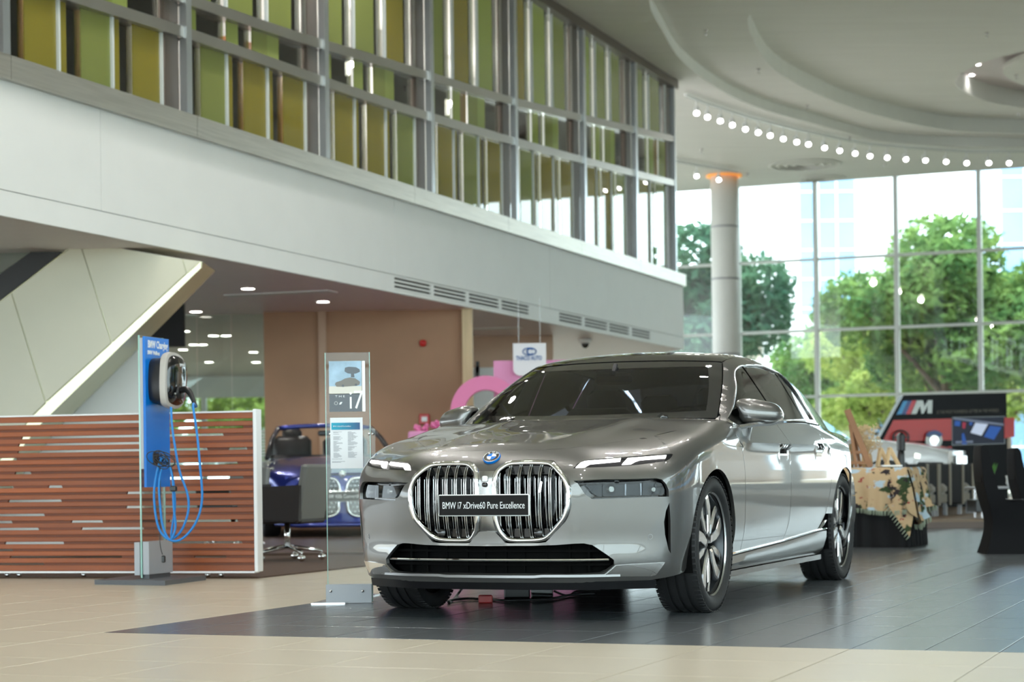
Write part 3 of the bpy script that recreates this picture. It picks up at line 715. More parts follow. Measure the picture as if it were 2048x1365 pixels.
# parametrisations: 'lat' (around the long axis), 'top' (plan view)
ZO, YA, YBk, RC = .5, 0., -3.4, .9
def to_lat(p):
    p = np.atleast_2d(p); y = p[:, 1]; x = np.abs(p[:, 0]); yc = np.clip(y, YBk, YA); r = np.hypot(x, y - yc)
    a = -yc; a = np.where(y > YA, -(PI / 2 - np.arctan2(x, y - YA)) * RC, a); a = np.where(y < YBk, -YBk + (PI / 2 - np.arctan2(x, YBk - y)) * RC, a)
    return np.stack([a, np.arctan2(p[:, 2] - ZO, r) * .95], 1)
def from_lat(q):
    a, w = q[:, 0], q[:, 1] / .95; n = len(q); o = np.zeros((n, 3)); o[:, 2] = ZO; d = np.zeros((n, 3))
    o[:, 1] = -np.clip(a, 0, -YBk)
    th = np.where(a < 0, PI / 2 + a / RC, np.where(a > -YBk, PI / 2 + (a + YBk) / RC, PI / 2))
    sy = np.where(a < 0, np.cos(th), np.where(a > -YBk, -np.cos(2 * PI / 2 - (PI - th)) if False else -np.cos(PI - th), 0))
    d[:, 0] = np.sin(th) * np.cos(w); d[:, 1] = sy * np.cos(w) * np.where(a > -YBk, 1, 1); d[:, 2] = np.sin(w)
    return solve(o, d, 1.6)
def to_top(p): return np.atleast_2d(p)[:, :2].copy()
def from_top(q):
    o = np.c_[q, np.full(len(q), .62)]; d = np.zeros_like(o); d[:, 2] = 1; return solve(o, d, 1.2)
PARAM = {'lat': (to_lat, from_lat), 'top': (to_top, from_top)}
def gridpts(poly, step):
    lo, hi = poly.min(0), poly.max(0); xs = np.arange(lo[0] + step / 2, hi[0], step); ys = np.arange(lo[1] + step / 2, hi[1], step * .9)
    g = np.array([(x + (step / 2 if j % 2 else 0), y) for j, y in enumerate(ys) for x in xs]); return g
def far_from(g, polys, dmin):
    keep = np.ones(len(g), bool)
    for poly in polys:
        q = np.roll(poly, -1, 0)
        for a, b in zip(poly, q):
            ab = b - a; t = np.clip(((g - a) @ ab) / (ab @ ab + 1e-12), 0, 1); keep &= np.linalg.norm(g - a - t[:, None] * ab, axis=1) > dmin
    return keep
def normals(p, e=.004):
    n = np.stack([body_f(p + np.eye(3)[k] * e) - body_f(p - np.eye(3)[k] * e) for k in range(3)], 1); return n / (np.linalg.norm(n, axis=1)[:, None] + 1e-12)
def panel_mesh(outer, holes=(), par='lat', step=.024, estep=.012, depth=.012, push=0., flange=True):
    """outer / holes: 3-D points on the body -> trimmed surface piece with folded-in edges"""
    to, fr = PARAM[par]
    loops = [resample(to(outer), estep)] + [resample(to(h), estep) for h in holes]
    g = gridpts(loops[0], step).reshape(-1, 2); g = g[inside(g, loops[0])]
    for h in loops[1:]: g = g[~inside(g, h)]
    g = g[far_from(g, loops, step * .45)]
    V, T = cdt(loops[0], loops[1:], g); p = fr(V); nn = normals(p); p = p + nn * push
    m = MB(); m.add(p, [tuple(t) for t in T])
    if flange:
        for l in loops:
            q = fr(l); n2 = normals(q); q = q + n2 * push; k = len(q)
            m.add(np.vstack([q, q - n2 * depth]), [(i, (i + 1) % k, (i + 1) % k + k, i + k) for i in range(k)])
    return m
def both(name, mb, mat, parent, smooth=True, auto=38, label=None):
    """the piece and its mirror image"""
    return one(name, mb, mat, parent, smooth, auto, label), part(name, mb, mat, parent, local=True, smooth=smooth, auto=auto, label=label)
def one(name, mb, mat, parent, smooth=True, auto=38, label=None):
    """mesh worked out with x to the car's left; the object frame has x to its right"""
    m = MB(); m.add(mb.verts() * [-1, 1, 1], [f[::-1] for f in mb.f]); return part(name, m, mat, parent, local=True, smooth=smooth, auto=auto, label=label)
def mirror(h): return np.asarray(h)[::-1] * [-1, 1, 1]

# paint: grey metallic under clear coat
m_, nt_, b_ = nodes_of('car_paint')
b_.inputs['Base Color'].default_value = (.135, .132, .127, 1); b_.inputs['Metallic'].default_value = .75; b_.inputs['Roughness'].default_value = .33
b_.inputs['Coat Weight'].default_value = 1.; b_.inputs['Coat Roughness'].default_value = .01; b_.inputs['Coat IOR'].default_value = 1.65
tx = nt_.nodes.new('ShaderNodeTexNoise'); tx.inputs['Scale'].default_value = 900; tcx = nt_.nodes.new('ShaderNodeTexCoord'); nt_.links.new(tcx.outputs['Object'], tx.inputs['Vector'])
bpx = nt_.nodes.new('ShaderNodeBump'); bpx.inputs['Strength'].default_value = .03; bpx.inputs['Distance'].default_value = .002; nt_.links.new(tx.outputs['Fac'], bpx.inputs['Height']); nt_.links.new(bpx.outputs[0], b_.inputs['Normal'])
glass('windscreen', (.32, .35, .44), 1.05, ior=1.55); glass('side_glass', (.30, .34, .33), 1.4, ior=1.55); glass('lamp_glass', (.36, .38, .40), .7)
pbr('roof_glass', (.008, .008, .009), .03, coat=1.); pbr('car_black', (.004, .004, .005), .12, coat=.4); pbr('bar_chrome', (.50, .50, .50), .12, 1.); pbr('bridge_metal', (.34, .34, .335), .25, 1.); pbr('frame_chrome', (.74, .74, .74), .05, 1.); pbr('lip_metal', (.2, .2, .2), .3, 1.); pbr('arch_liner', (.003, .003, .003), .9, spec=.1)
pbr('seat_leather', lin((62, 60, 62)), .5); pbr('dash_dark', (.02, .02, .022), .5); pbr('rim_dark', (.05, .052, .056), .25, .8); pbr('rim_silver', (.82, .82, .83), .16, 1.)
glow('drl_light', (1, .98, .95), 2.0); pbr('lamp_black', (.003, .003, .004), .35, spec=.15); pbr('badge_blue', lin((0, 110, 200)), .4, spec=.15); pbr('badge_white', lin((225, 228, 232)), .4, spec=.15); pbr('reflector', (.8, .76, .66), .12, 1.); pbr('tail_red', (.35, .01, .01), .1, coat=1)

car = thing('saloon_car', 'grey metallic luxury saloon car with twin upright kidney grilles on the dark tiles', 'car', (CX, CY, 0), PI + CPSI)
WM[car.name] = Matrix.Identity(4)
# image-right side is the car's left; traced outlines are thrown onto the body
zA = lambda k, x0, y0: (lambda l: [(x0 + a / k, y0 + b / k) for a, b in l])
z1 = zA(4.55, 700, 860); z2_ = zA(4.55, 960, 860); z3 = zA(3.7933, 1130, 860); z7 = zA(6.5, 1200, 690); z8 = zA(4.707, 1430, 690); zs = zA(2.4375, 1200, 680)
def C(l): return hits(l)
hood_edge = hits([(984, 901), (1010, 901), (1048, 900.7), (1090, 899.8), (1136, 897.4), (1170, 893.5), (1202, 888.6), (1246, 882.3), (1280, 877), (1307.7, 872.3), (1353.8, 860.8), (1395, 850.5), (1430, 842.8)])
hood_edge[0, 0] = 0
ws_low = lambda x: -.50 - .36 * x * x; ws_up = lambda x: -1.235 - .36 * x * x
xr_ = hood_edge[-1, 0]
xs_ = np.linspace(xr_, 0, 14)[1:]
half = np.vstack([hood_edge, np.array([[x, ws_low(x) + .035, 1.05] for x in xs_])])
hood_poly = np.vstack([half, (half * [-1, 1, 1])[::-1][1:-1]])
one('bonnet', panel_mesh(hood_poly, par='top', step=.03, depth=.02), 'car_paint', car)
# windscreen: black border ring + tinted glass
def strip_pts(f, x0, x1, n): return np.array([[x, f(x), 1.1] for x in np.linspace(x0, x1, n)])
wl = from_top(strip_pts(ws_low, -.765, .765, 24)[:, :2]); wu = from_top(strip_pts(ws_up, .615, -.615, 20)[:, :2])
sideL = np.array([[.765 + (.615 - .765) * t + .012 * math.sin(PI * t), ws_low(.765) + (ws_up(.615) - ws_low(.765)) * t, 1.2] for t in np.linspace(0, 1, 14)])[1:-1]
ws_poly = np.vstack([wl, sideL, wu, (sideL * [-1, 1, 1])[::-1]])
def shrink(poly, d0, d1, dx):
    """inset outline in plan: front edge by d0, rear edge by d1, sides by dx"""
    q = poly.copy(); q[:, 0] *= (1 - dx / .7); yy = q[:, 1] + .36 * q[:, 0] ** 2; t = (yy + .5) / (-1.235 + .5); q[:, 1] = q[:, 1] + (-d0) * (1 - t) + d1 * t; return q
ws_in = shrink(ws_poly, .055, .10, .07)
one('windscreen_border', panel_mesh(ws_poly, [ws_in], 'top', step=.04, depth=.012, push=-.006), 'roof_glass', car)
one('windscreen', panel_mesh(ws_in, par='top', step=.05, push=-.006, flange=False), 'windscreen', car)
# panoramic roof
rs = np.array([[.615 - .035 * t, ws_up(.615) + (-2.75 - ws_up(.615)) * t, 1.5] for t in np.linspace(0, 1, 16)])
roof_poly = np.vstack([strip_pts(lambda x: ws_up(x) - .012, -.612, .612, 20), rs[1:], np.array([[x, -2.75 - .1 * (x / .58) ** 2 * 0, 1.5] for x in np.linspace(.58, -.58, 10)])[1:-1], (rs[1:] * [-1, 1, 1])[::-1]])
one('glass_roof', panel_mesh(roof_poly, par='top', step=.05, depth=.01, push=-.003), 'roof_glass', car)
# ---- front fascia
drl = hits(z3([(62, 293), (98, 255), (140, 232), (300, 216), (560, 196), (825, 182), (795, 222), (760, 240), (560, 266), (300, 284)]))
lamp = hits(z3([(45, 388), (300, 376), (690, 368), (735, 378), (765, 410), (785, 455), (788, 508), (600, 513), (205, 527), (150, 490), (95, 405)]))
lamp[0] = hit(1146, 962.5)
slit = hits([(1338.5, 1006), (1341, 1040), (1341.5, 1108), (1337, 1100), (1330, 1070), (1328, 1045), (1332, 1022)])
intake = np.vstack([hits([(985, 1093), (1060, 1092.5), (1110, 1091), (1150, 1088), (1167.5, 1087.5), (1185, 1091), (1215, 1111), (1228, 1121), (1228.5, 1131), (1214, 1142), (1200, 1148), (1130, 1151), (1060, 1150.5), (985, 1150.5)])])
intake[0, 0] = intake[-1, 0] = 0
intake_full = np.vstack([intake, (intake * [-1, 1, 1])[::-1][1:-1]])
kid_xz = [(.0405, .62), (.041, .72), (.050, .778), (.104, .823), (.345, .822), (.424, .748), (.448, .685), (.448, .600), (.426, .528), (.315, .411), (.098, .407), (.055, .462), (.042, .52)]
def chaikin(p, r=.16, n=3, closed=True):
    """corner cutting: straight runs stay straight"""
    p = np.asarray(p, float)
    for _ in range(n):
        q = np.roll(p, -1, 0); a, b = p + (q - p) * r, q + (p - q) * r
        p = np.stack([a, b], 1).reshape(-1, p.shape[1]); r = .25
    return p
def yk(x, z): x, z = np.abs(np.asarray(x, float)), np.asarray(z, float); return .945 - .17 * x * x - 5.5 * np.maximum(z - .72, 0) ** 2 - 1.2 * np.maximum(.6 - z, 0) ** 2
kid = resample(chaikin(np.array(kid_xz)), .012)
kid3 = np.c_[kid[:, 0], yk(kid[:, 0], kid[:, 1]), kid[:, 1]]
def to_body_front(p):
    o = np.c_[p[:, 0], np.zeros(len(p)), p[:, 2]]; d = np.zeros_like(o); d[:, 1] = 1; return solve(o, d, 1.3)
kc = kid.mean(0); kin = kc + (kid - kc) * [.985, .985]
# one hole takes both kidneys (outer outline of the pair)
kl = [(0, .764), (.03, .768), (.050, .780), (.075, .803), (.104, .823), (.13, .827), (.32, .827), (.345, .822), (.37, .80), (.424, .750), (.44, .715), (.450, .685), (.450, .600), (.442, .565), (.427, .527), (.330, .422), (.315, .409), (.28, .404), (.12, .403), (.098, .406), (.045, .462), (0, .466)]
kl = np.array(kl); pair = np.vstack([kl, (kl * [-1, 1])[::-1][1:-1]]); pair3 = to_body_front(np.c_[pair[:, 0], np.zeros(len(pair)), pair[:, 1]])
shut = hits([(1307.7, 872.8), (1326, 889), (1341, 906), (1356, 918.5), (1368.6, 928.5), (1384, 946), (1396, 961)])
arch_c, arch_r = np.array([0., .367]), .405
def arch(cy, r, a0, a1, n=26):
    t = np.radians(np.linspace(a0, a1, n)); y = cy + r * np.cos(t); z = .367 + r * np.sin(t)
    o = np.zeros((n, 3)); o[:, 1] = y; o[:, 2] = z; d = np.zeros_like(o); d[:, 0] = 1; return solve(o, d, 1.4)
ah = math.degrees(math.atan2(shut[-1, 2] - .367, shut[-1, 1]))
shut[-1] = arch(0, .405, ah, ah, 1)[0]
af = arch(0, .405, ah, -16, 18)
chin = [(.915, .335), (.90, .42), (.85, .56), (.78, .655), (.65, .76), (.5, .835), (.3, .875), (.1, .89), (0, .892)]
chin3 = []
for x, y in chin:
    th = math.atan2(x, y); chin3.append([math.sin(th) * .9, math.cos(th) * .9, .20])
chin3 = np.array(chin3); q_ = to_lat(chin3)
def lat_at(a, z):
    """body point at perimeter a and height z"""
    a = np.atleast_1d(a); z = np.broadcast_to(np.asarray(z, float), a.shape); th = np.where(a < 0, PI / 2 + a / RC, PI / 2); o = np.zeros((len(a), 3)); o[:, 1] = -np.clip(a, 0, 3.4); o[:, 2] = z
    d = np.stack([np.sin(th), np.where(a < 0, np.cos(th), 0), np.zeros(len(a))], 1); return solve(o, d, 1.6)
a_end = to_lat(af[-1:])[0, 0]
low = lat_at(np.linspace(a_end - .02, -PI / 2 * RC, 26), np.concatenate([np.linspace(.235, .200, 8), np.full(18, .200)]))
hcorner = hood_edge[:10]
half_f = np.vstack([hood_edge[:10] * [1, 1, 1], shut[1:], af[1:], low])
half_f[-1, 0] = 0
# bumper is split at the mid plane of the car so that both halves wrap cleanly
def half_panel(outer, holes): return panel_mesh(outer, holes, 'lat', step=.022, estep=.010, depth=.02)
kh = np.vstack([pair3[:len(kl)]]); ih = intake
ctr_top = half_f[0]; 
o_half = np.vstack([half_f, [lat_at(-PI / 2 * RC, z)[0] for z in np.linspace(.2, .262, 3)[1:]]])
# the two openings reach the mid plane: walk up the centre line around them
def centre(z0, z1, n=6): return np.array([lat_at(-PI / 2 * RC, z)[0] for z in np.linspace(z0, z1, n)])
zi0, zi1 = ih[-1, 2], ih[0, 2]
outer = np.vstack([half_f, centre(.205, zi0, 3)[1:-1], ih[::-1], centre(zi1, .466, 4)[1:-1], to_body_front(np.c_[kl[:, 0], kl[:, 0] * 0, kl[:, 1]])[::-1], centre(.77, hood_edge[0, 2] - .004, 6)[1:-1]])
both('bumper_shell', half_panel(outer, [drl, lamp, slit]), 'car_paint', car)
# upper daytime lamps
def inset_copy(h, k): c = h.mean(0); return c + (h - c) * k
both('running_lamp', panel_mesh(drl, par='lat', step=.03, push=-.010, flange=False), 'lamp_black', car)
for l in (z3([(80, 287), (118, 250), (150, 238), (425, 216), (420, 236), (190, 258), (165, 272), (140, 288)]), z3([(432, 262), (475, 215), (770, 193), (765, 212), (570, 226), (535, 238), (500, 258)])):
    both('light_strip', panel_mesh(hits(l), par='lat', step=.02, estep=.006, push=.001, depth=.008), 'drl_light', car)
# main lamps deep in a dark slot
both('lamp_housing', panel_mesh(lamp, par='lat', step=.03, push=-.055, flange=False), 'car_black', car)
lc = hits(z3([(148, 405), (690, 388), (745, 402), (770, 440), (776, 500), (600, 502), (250, 508), (210, 480)]))
both('lamp_cover', panel_mesh(lc, par='lat', step=.04, push=-.022, depth=.03), 'lamp_glass', car)
lw = panel_mesh(lamp, par='lat', step=.05, push=0, depth=.06); 
def walls_only(loop, par, depth):
    to, fr = PARAM[par]; l = resample(to(loop), .012); q = fr(l); n2 = normals(q); k = len(q)
    return MB().add(np.vstack([q - n2 * .018, q - n2 * depth]), [(i, (i + 1) % k, (i + 1) % k + k, i + k) for i in range(k)])
both('lamp_surround', walls_only(lamp, 'lat', .06), 'car_black', car)
for (a, b), r in ((z3([(365, 448)])[0], .026), (z3([(690, 452)])[0], .02)):
    p = hit(a, b); n = normals(p[None])[0]
    both('projector', MB().tube([p - n * .052, p - n * .04, p - n * .030], [r, r * .95, r * .55], 16), 'reflector', car)
for l in (z3([(470, 400), (480, 400), (480, 500), (470, 500)]), z3([(585, 395), (595, 395), (600, 500), (590, 500)])):
    both('lamp_divider', panel_mesh(hits(l), par='lat', step=.03, push=-.038, depth=.015), 'satin_chrome', car)
both('air_curtain', panel_mesh(slit, par='lat', step=.03, push=-.04, flange=False), 'arch_liner', car)
# kidney grilles
fr_o = kid3; fr_path = kc + (kid - kc) * .965
fp = np.c_[fr_path[:, 0], yk(fr_path[:, 0], fr_path[:, 1]) - .004, fr_path[:, 1]]
prof = [(-.018, -.014), (-.013, .006), (-.004, .013), (.006, .011), (.013, .002), (.015, -.014)]
grA, grB = both('grille_frame', MB().sweep(fp, prof, up=(0, 1, 0), closed=True), 'frame_chrome', car, auto=60)
V_, T_ = cdt(kc + (resample(kid, .03) - kc) * .97); kb = MB().add(np.c_[V_[:, 0], yk(V_[:, 0], V_[:, 1]) - .07, V_[:, 1]], [tuple(t) for t in T_])
both('grille_back', kb, 'car_black', car)
kin_p = kc + (kid - kc) * .93
for k in range(14):
    x = .068 + k * .0272
    zz = np.linspace(.40, .84, 300); ok = inside(np.c_[np.full(300, x), zz], kin_p)
    if ok.sum() < 20: continue
    z0, z1 = zz[ok][0] - .008, zz[ok][-1] + .008
    if k % 2 == 0:   # long bars: dark body with two bright edges
        t = np.linspace(z0, z1, 14); c = np.c_[np.full(14, x), yk(x, t) - .022, t]
        both('grille_bar', MB().sweep(c, [(-.0085, -.04), (-.0085, .003), (.0085, .003), (.0085, -.04)], up=(0, 1, 0)), 'car_black', car, auto=30)
        for dx in (-.0055, .0055): both('bar_edge', MB().tube(c + [dx, .004, 0], .0023, 6), 'bar_chrome', car)
    else:            # slim bars between, set back
        t = np.linspace(max(z0, .475), min(z1, .735), 10); c = np.c_[np.full(10, x), yk(x, t) - .034, t]
        both('slim_bar', MB().tube(c, .002, 6), 'bar_chrome', car, auto=40)
for z, h in ((.785, .06), (.45, .055)):  # dark cross louvres top and bottom
    xs2 = [x for x in np.linspace(.05, .44, 40) if inside(np.array([[x, z]]), kin_p)[0]]
    both('grille_louvre', MB().sweep(np.array([[x, float(yk(x, z)) - .045, z] for x in np.linspace(xs2[0], xs2[-1], 12)]), [(-h / 2, -.01), (-h / 2, .008), (h / 2, .014), (h / 2, -.01)], up=(0, 1, 0)), 'car_black', car)
# centre piece between the kidneys, sensors
cz = np.linspace(.405, .775, 16); cw = np.interp(cz, [.405, .44, .48, .53, .60, .70, .745, .775], [.085, .066, .052, .042, .038, .038, .042, .05]) * .96
cp = np.array([[[x * w, float(yk(0, z)) - .012 + .008 * (1 - x * x), z] for x in np.linspace(-1, 1, 7)] for z, w in zip(cz, cw)])
one('grille_bridge', MB().grid(cp), 'bridge_metal', car)
one('camera_lens', MB().lathe([(.013, 0), (.012, .012), (.006, .016)], (0, .948, .705), 16, 'y'), 'black_gloss', car)
one('sensor_window', MB().bbox((0, .945, .735), (.03, .012, .03), .004), 'white_gloss', car)
for x, z in ((.27, .455), ): both('parking_sensor', MB().lathe([(.022, 0), (.022, .01), (.012, .014)], (x, float(yk(x, z)) - .02, z), 16, 'y'), 'car_black', car)
# plate
one('number_plate', MB().bbox((0, .966, .600), (.505, .012, .112), .004), 'white_gloss', car)
pbr('plate_black', lin((26, 24, 24)), .5, spec=.15); one('plate_field', MB().bbox((0, .9725, .600), (.495, .002, .102), .001), 'plate_black', car)
one('plate_lettering', text_mb('BMW i7 xDrive60 Pure Excellence', .05, (0, .9745, .598), (1, 0, 0), (0, 0, 1), .001, width=.455), 'white_frame', car, smooth=False, auto=None)
i_p = (.30, float(yk(.3, .685)) + .004, .69)
one('grille_badge', text_mb('i', .075, i_p, (1, 0, 0), (.18, 0, 1), .006, bold=.004), 'satin_chrome', car, smooth=False, auto=None)
# lower intake
def inner_panel(loop, d): return loop + np.array([0, -d, 0])
iv = intake_full; V_, T_ = cdt(resample(iv[:, [0, 2]], .03)); yb = np.interp(np.abs(V_[:, 0]), [0, .3, .5, .65], [.81, .80, .74, .67])
one('intake_back', MB().add(np.c_[V_[:, 0], yb, V_[:, 1]], [tuple(t) for t in T_]), 'arch_liner', car)
def ybody(x, z): return to_body_front(np.array([[x, 0, z]]))[0, 1]
ifr = resample(iv[:, [0, 2]], .03); k = len(ifr); yb = np.interp(np.abs(ifr[:, 0]), [0, .3, .5, .65], [.81, .80, .74, .67]); yf = np.array([ybody(x, z) for x, z in ifr])
one('intake_surround', MB().add(np.vstack([np.c_[ifr[:, 0], yf - .004, ifr[:, 1]], np.c_[ifr[:, 0], yb, ifr[:, 1]]]), [(i, (i + 1) % k, (i + 1) % k + k, i + k) for i in range(k)]), 'car_black', car)
for x in (.06, .16, .28, .40, .50): both('intake_rib', MB().box((x, .80 - .2 * x * x, .325), (.010, .05, .15)), 'arch_liner', car)
for z in (.29, .36): one('intake_slat', MB().sweep(np.array([[x, .82 - .25 * x * x, z] for x in np.linspace(-.6, .6, 17)]), [(-.006, -.02), (-.006, .02), (.006, .02), (.006, -.02)], up=(0, 1, 0)), 'arch_liner', car)
bar = np.array([[x, ybody(x, .317) - .022, .3165] for x in np.linspace(-.612, .612, 29)])
one('chrome_bar', MB().tube(bar, .0075, 8), 'chrome', car)
# bright corner blades and front lip
blade = hits([(1214, 1147), (1232, 1131.5), (1270, 1128.5), (1329, 1125), (1311, 1150), (1302, 1152.5), (1240, 1153), (1205, 1152)])
both('corner_blade', panel_mesh(blade, par='lat', step=.02, push=.006, depth=.012), 'chrome', car)
lip = np.array([[x, ybody(x, .232) + .004, .232 + .004 * (abs(x) > .25)] for x in np.linspace(-.66, .66, 33)])
one('front_lip', MB().sweep(lip, [(-.007, -.02), (-.007, .008), (.006, .006), (.006, -.02)], up=(0, 1, 0)), 'lip_metal', car)
up_ = np.array([[x, ybody(x, .205) - .02, .185] for x in np.linspace(-.80, .80, 33)])
one('spoiler', MB().sweep(up_, [(-.022, -.06), (-.022, .012), (.02, .018), (.02, -.06)], up=(0, 1, 0)), 'lamp_black', car)
sc_ = hits([(1296, 1074), (1300.5, 1070), (1305, 1074), (1300.5, 1078.5)]); ce = sc_.mean(0); n_ = normals(ce[None])[0]
both('sensor_ring', MB().tube([ce - n_ * .002, ce + n_ * .0015], .0135, 16), 'grey_plastic', car); both('sensor_face', MB().tube([ce - n_ * .002, ce + n_ * .0022], .0115, 16), 'car_paint', car)
# roundel on the nose
ep = hit(982, 916); ep[0] = 0; en = normals(ep[None])[0]; en[0] = 0; en /= np.linalg.norm(en); ea = np.array([1., 0, 0]); eb = np.cross(en, ea); eb = eb if eb[2] > 0 else -eb
R_ = .042
def disc(r0, r1, a0, a1, h0, h1, n=24):
    t = np.linspace(a0, a1, n); ring = lambda r, h: np.array([ep + en * h + (ea * math.cos(x) + eb * math.sin(x)) * r for x in t])
    return MB().grid(np.stack([ring(r0, h0), ring(r0, h1), ring(r1, h1), ring(r1, h0)], 1))
rd = one('roundel', disc(.001, R_ * 1.12, 0, 2 * PI, -.004, .005, 40), 'badge_blue', car)
one('rim', disc(R_ * .96, R_ * 1.03, 0, 2 * PI, 0, .009, 40), 'chrome', rd, smooth=False, auto=None)
one('dark_ring', disc(.6 * R_, R_ * .96, 0, 2 * PI, 0, .0075, 40), 'black_gloss', rd, smooth=False, auto=None)
for k in range(4): one('quadrant', disc(.0005, .6 * R_, k * PI / 2, (k + 1) * PI / 2, 0, .0088, 10), 'badge_white' if k % 2 == 0 else 'badge_blue', rd, smooth=False, auto=None)
for ch, an in (('B', 128), ('M', 90), ('W', 52)):
    a = math.radians(an); d_ = ea * math.cos(a) + eb * math.sin(a); ex = ea * math.sin(a) - eb * math.cos(a)
    o = ep + en * .0085 + (ea * math.cos(a) + eb * math.sin(a)) * R_ * .78
    one('letter', text_mb(ch, .02, o, ex, d_, .001), 'badge_white', rd, smooth=False, auto=None)
# ---- sides
F_up = hits([(1353.8, 861.3), (1395, 851), (1430, 843.3)])
ws_side = np.array([from_top(np.array([[.765 + .006, ws_low(.765)]]))[0]])
door_f = hits(zs([(682, 482), (698, 545), (712, 620), (721, 720), (723, 860), (722, 1000)]))
door_m = hits(zs([(914, 450), (932, 520), (944, 600), (949, 700), (949, 800), (944, 890), (922, 992)]))
door_r = hits(zs([(1094, 460), (1112, 500), (1127, 560), (1133, 620), (1131, 690), (1114, 830), (1092, 890), (1070, 922)]))
sill_t = hits(zs([(652, 1066), (722, 1044), (922, 996), (1046, 960)]))
belt = hits([(1470, 859.5), (1494, 854.2), (1530, 850), (1578, 846.5), (1612, 846.2), (1637, 848)])
# tidy: measured lines become smooth curves on the body
def side_pt(y, z): return lat_at(-np.atleast_1d(y), z)
BZT = table([-3.0, -2.47, -1.96, -1.36, -.81, -.495, -.3], [1.079, 1.078, 1.065, 1.041, 1.011, .990, .976], -3.0, -.3)
def bz(y): return BZT(y)
def yline(pts, z): o = np.argsort(pts[:, 2]); return np.interp(z, pts[o, 2], pts[o, 1])
def belt_pts(y0, y1, n, dz=0.): y = np.linspace(y0, y1, n); return from_lat(np.c_[-y, np.arctan2(bz(y) + dz - ZO, .895) * .95])
zsill = lambda y: np.interp(y, [-2.5, -1.58, -.6, -.3], [.372, .332, .305, .296])
def vline(pts, z1, n=12, dy=0.):
    z = np.linspace(pts[:, 2].min(), z1, n); return side_pt(yline(pts, z) + dy, z)
ydf = lambda z: np.interp(z, [.30, .55, .75, .85, .95, 1.0], [-.60, -.60, -.585, -.56, -.515, -.49])
ydm = lambda z: np.interp(z, [.33, .45, .60, .75, .88, 1.02], [-1.575, -1.66, -1.68, -1.675, -1.64, -1.575])
ydr = lambda z: np.interp(z, [.37, .47, .60, .72, .80, .90, .97, 1.04], [-2.45, -2.63, -2.73, -2.785, -2.79, -2.73, -2.66, -2.59])
def edge(fy, z0, z1, dy=0., n=14): z = np.linspace(z0, z1, n); return side_pt(fy(z) + dy, z)
def belt_at(y): return float(bz(y))
g = .0028
def door(f0, f1, y0t, y1t):
    a = edge(f0, zsill(f0(.35)) + .004, belt_at(y0t) - .02, -g); b = edge(f1, zsill(f1(.38)) + .004, belt_at(y1t) - .02, g)
    ysl = np.linspace(f1(.35), f0(.35), 10)[1:-1]
    return np.vstack([a, belt_pts(y0t, y1t, 12), b[::-1], side_pt(ysl, zsill(ysl) + .004)])
dF = door(ydf, ydm, -.50, -1.568); dR = door(ydm, ydr, -1.575, -2.575)
# handle recesses
def hrect(y, z, l=.175, h=.042): return side_pt(np.array([y + l / 2, y + l / 2, y - l / 2, y - l / 2]), np.array([z - h / 2, z + h / 2, z + h / 2, z - h / 2]))
hF = hrect(-1.49, .884); hR = hrect(-2.44, .914)
fdoor = both('front_door', panel_mesh(dF, [hF], 'lat', .03, .014), 'car_paint', car)
rdoor = both('rear_door', panel_mesh(dR, [hR], 'lat', .03, .014), 'car_paint', car)
def around(h, k):
    c = h.mean(0); return c + (h - c) * k
for hh, dd in ((hF, fdoor), (hR, rdoor)):
    q0 = to_lat(hh); c0 = q0.mean(0); i = q0; o = c0 + (q0 - c0) + np.sign(q0 - c0) * .012
    ring = panel_mesh(from_lat(o), [from_lat(i)], 'lat', .02, .006, push=.004, depth=.006); cup = panel_mesh(from_lat(i), (), 'lat', .03, .01, push=-.03, flange=False); wl_ = walls_only(from_lat(i), 'lat', .032)
    for sgn, d in ((1, dd[0]), (-1, dd[1])):
        for nm, mm, mt in (('handle_frame', ring, 'chrome'), ('handle_cup', cup, 'car_black'), ('handle_wall', wl_, 'car_black')):
            q = MB().add(mm.verts() * [sgn, 1, 1], [f[::sgn] for f in mm.f]); one(nm, q, mt, d, auto=40)
# wing between bonnet, bumper, front wheel arch and door
arF = arch(0, .405, ah, 196, 40)
wing = np.vstack([shut[::-1][:-1], hood_edge[9:], np.array([from_top(np.array([[x, y]]))[0] for x, y in ((.775, -.735),)]), belt_pts(-.475, -.495, 2)[1:], edge(ydf, zsill(-.6) + .004, belt_at(-.5) - .03, g)[::-1], side_pt(np.linspace(-.56, -.43, 4), zsill(np.linspace(-.56, -.43, 4)) + .004), arF[::-1][1:-1]])
both('front_wing', panel_mesh(wing, (), 'lat', .024, .010, depth=.02), 'car_paint', car)
# upper body side: pillars, roof rail, rear quarter; window opening cut out
def lt(l): return from_lat(np.array(l))
def cab(y, z):
    """cabin side surface at (y, z)"""
    y, z = np.atleast_1d(y).astype(float), np.atleast_1d(z).astype(float); o = np.zeros((len(y), 3)); o[:, 1] = y; o[:, 2] = z; d = np.zeros_like(o); d[:, 0] = 1; return solve(o, d, 1.3)
dlo_front = cab(np.array([-.655, -.75, -.9, -1.05, -1.2]), np.array([1.032, 1.073, 1.144, 1.217, 1.292]))
dlo_top = np.vstack([dlo_front, hits(z8([(182, 260), (200, 225), (240, 200), (300, 193), (380, 192), (450, 205), (560, 250)])), cab(np.array([-2.64, -2.72, -2.77, -2.80, -2.815, -2.82, -2.80]), np.array([1.403, 1.36, 1.31, 1.25, 1.19, 1.13, 1.098]))])
dlo_top = smooth_path(dlo_top, 60); dlo_top = cab(dlo_top[:, 1], dlo_top[:, 2])
dlo_bot = cab(np.linspace(-2.78, -.68, 40), bz(np.linspace(-2.78, -.68, 40)) + .014)
dlo = np.vstack([dlo_top, dlo_bot])
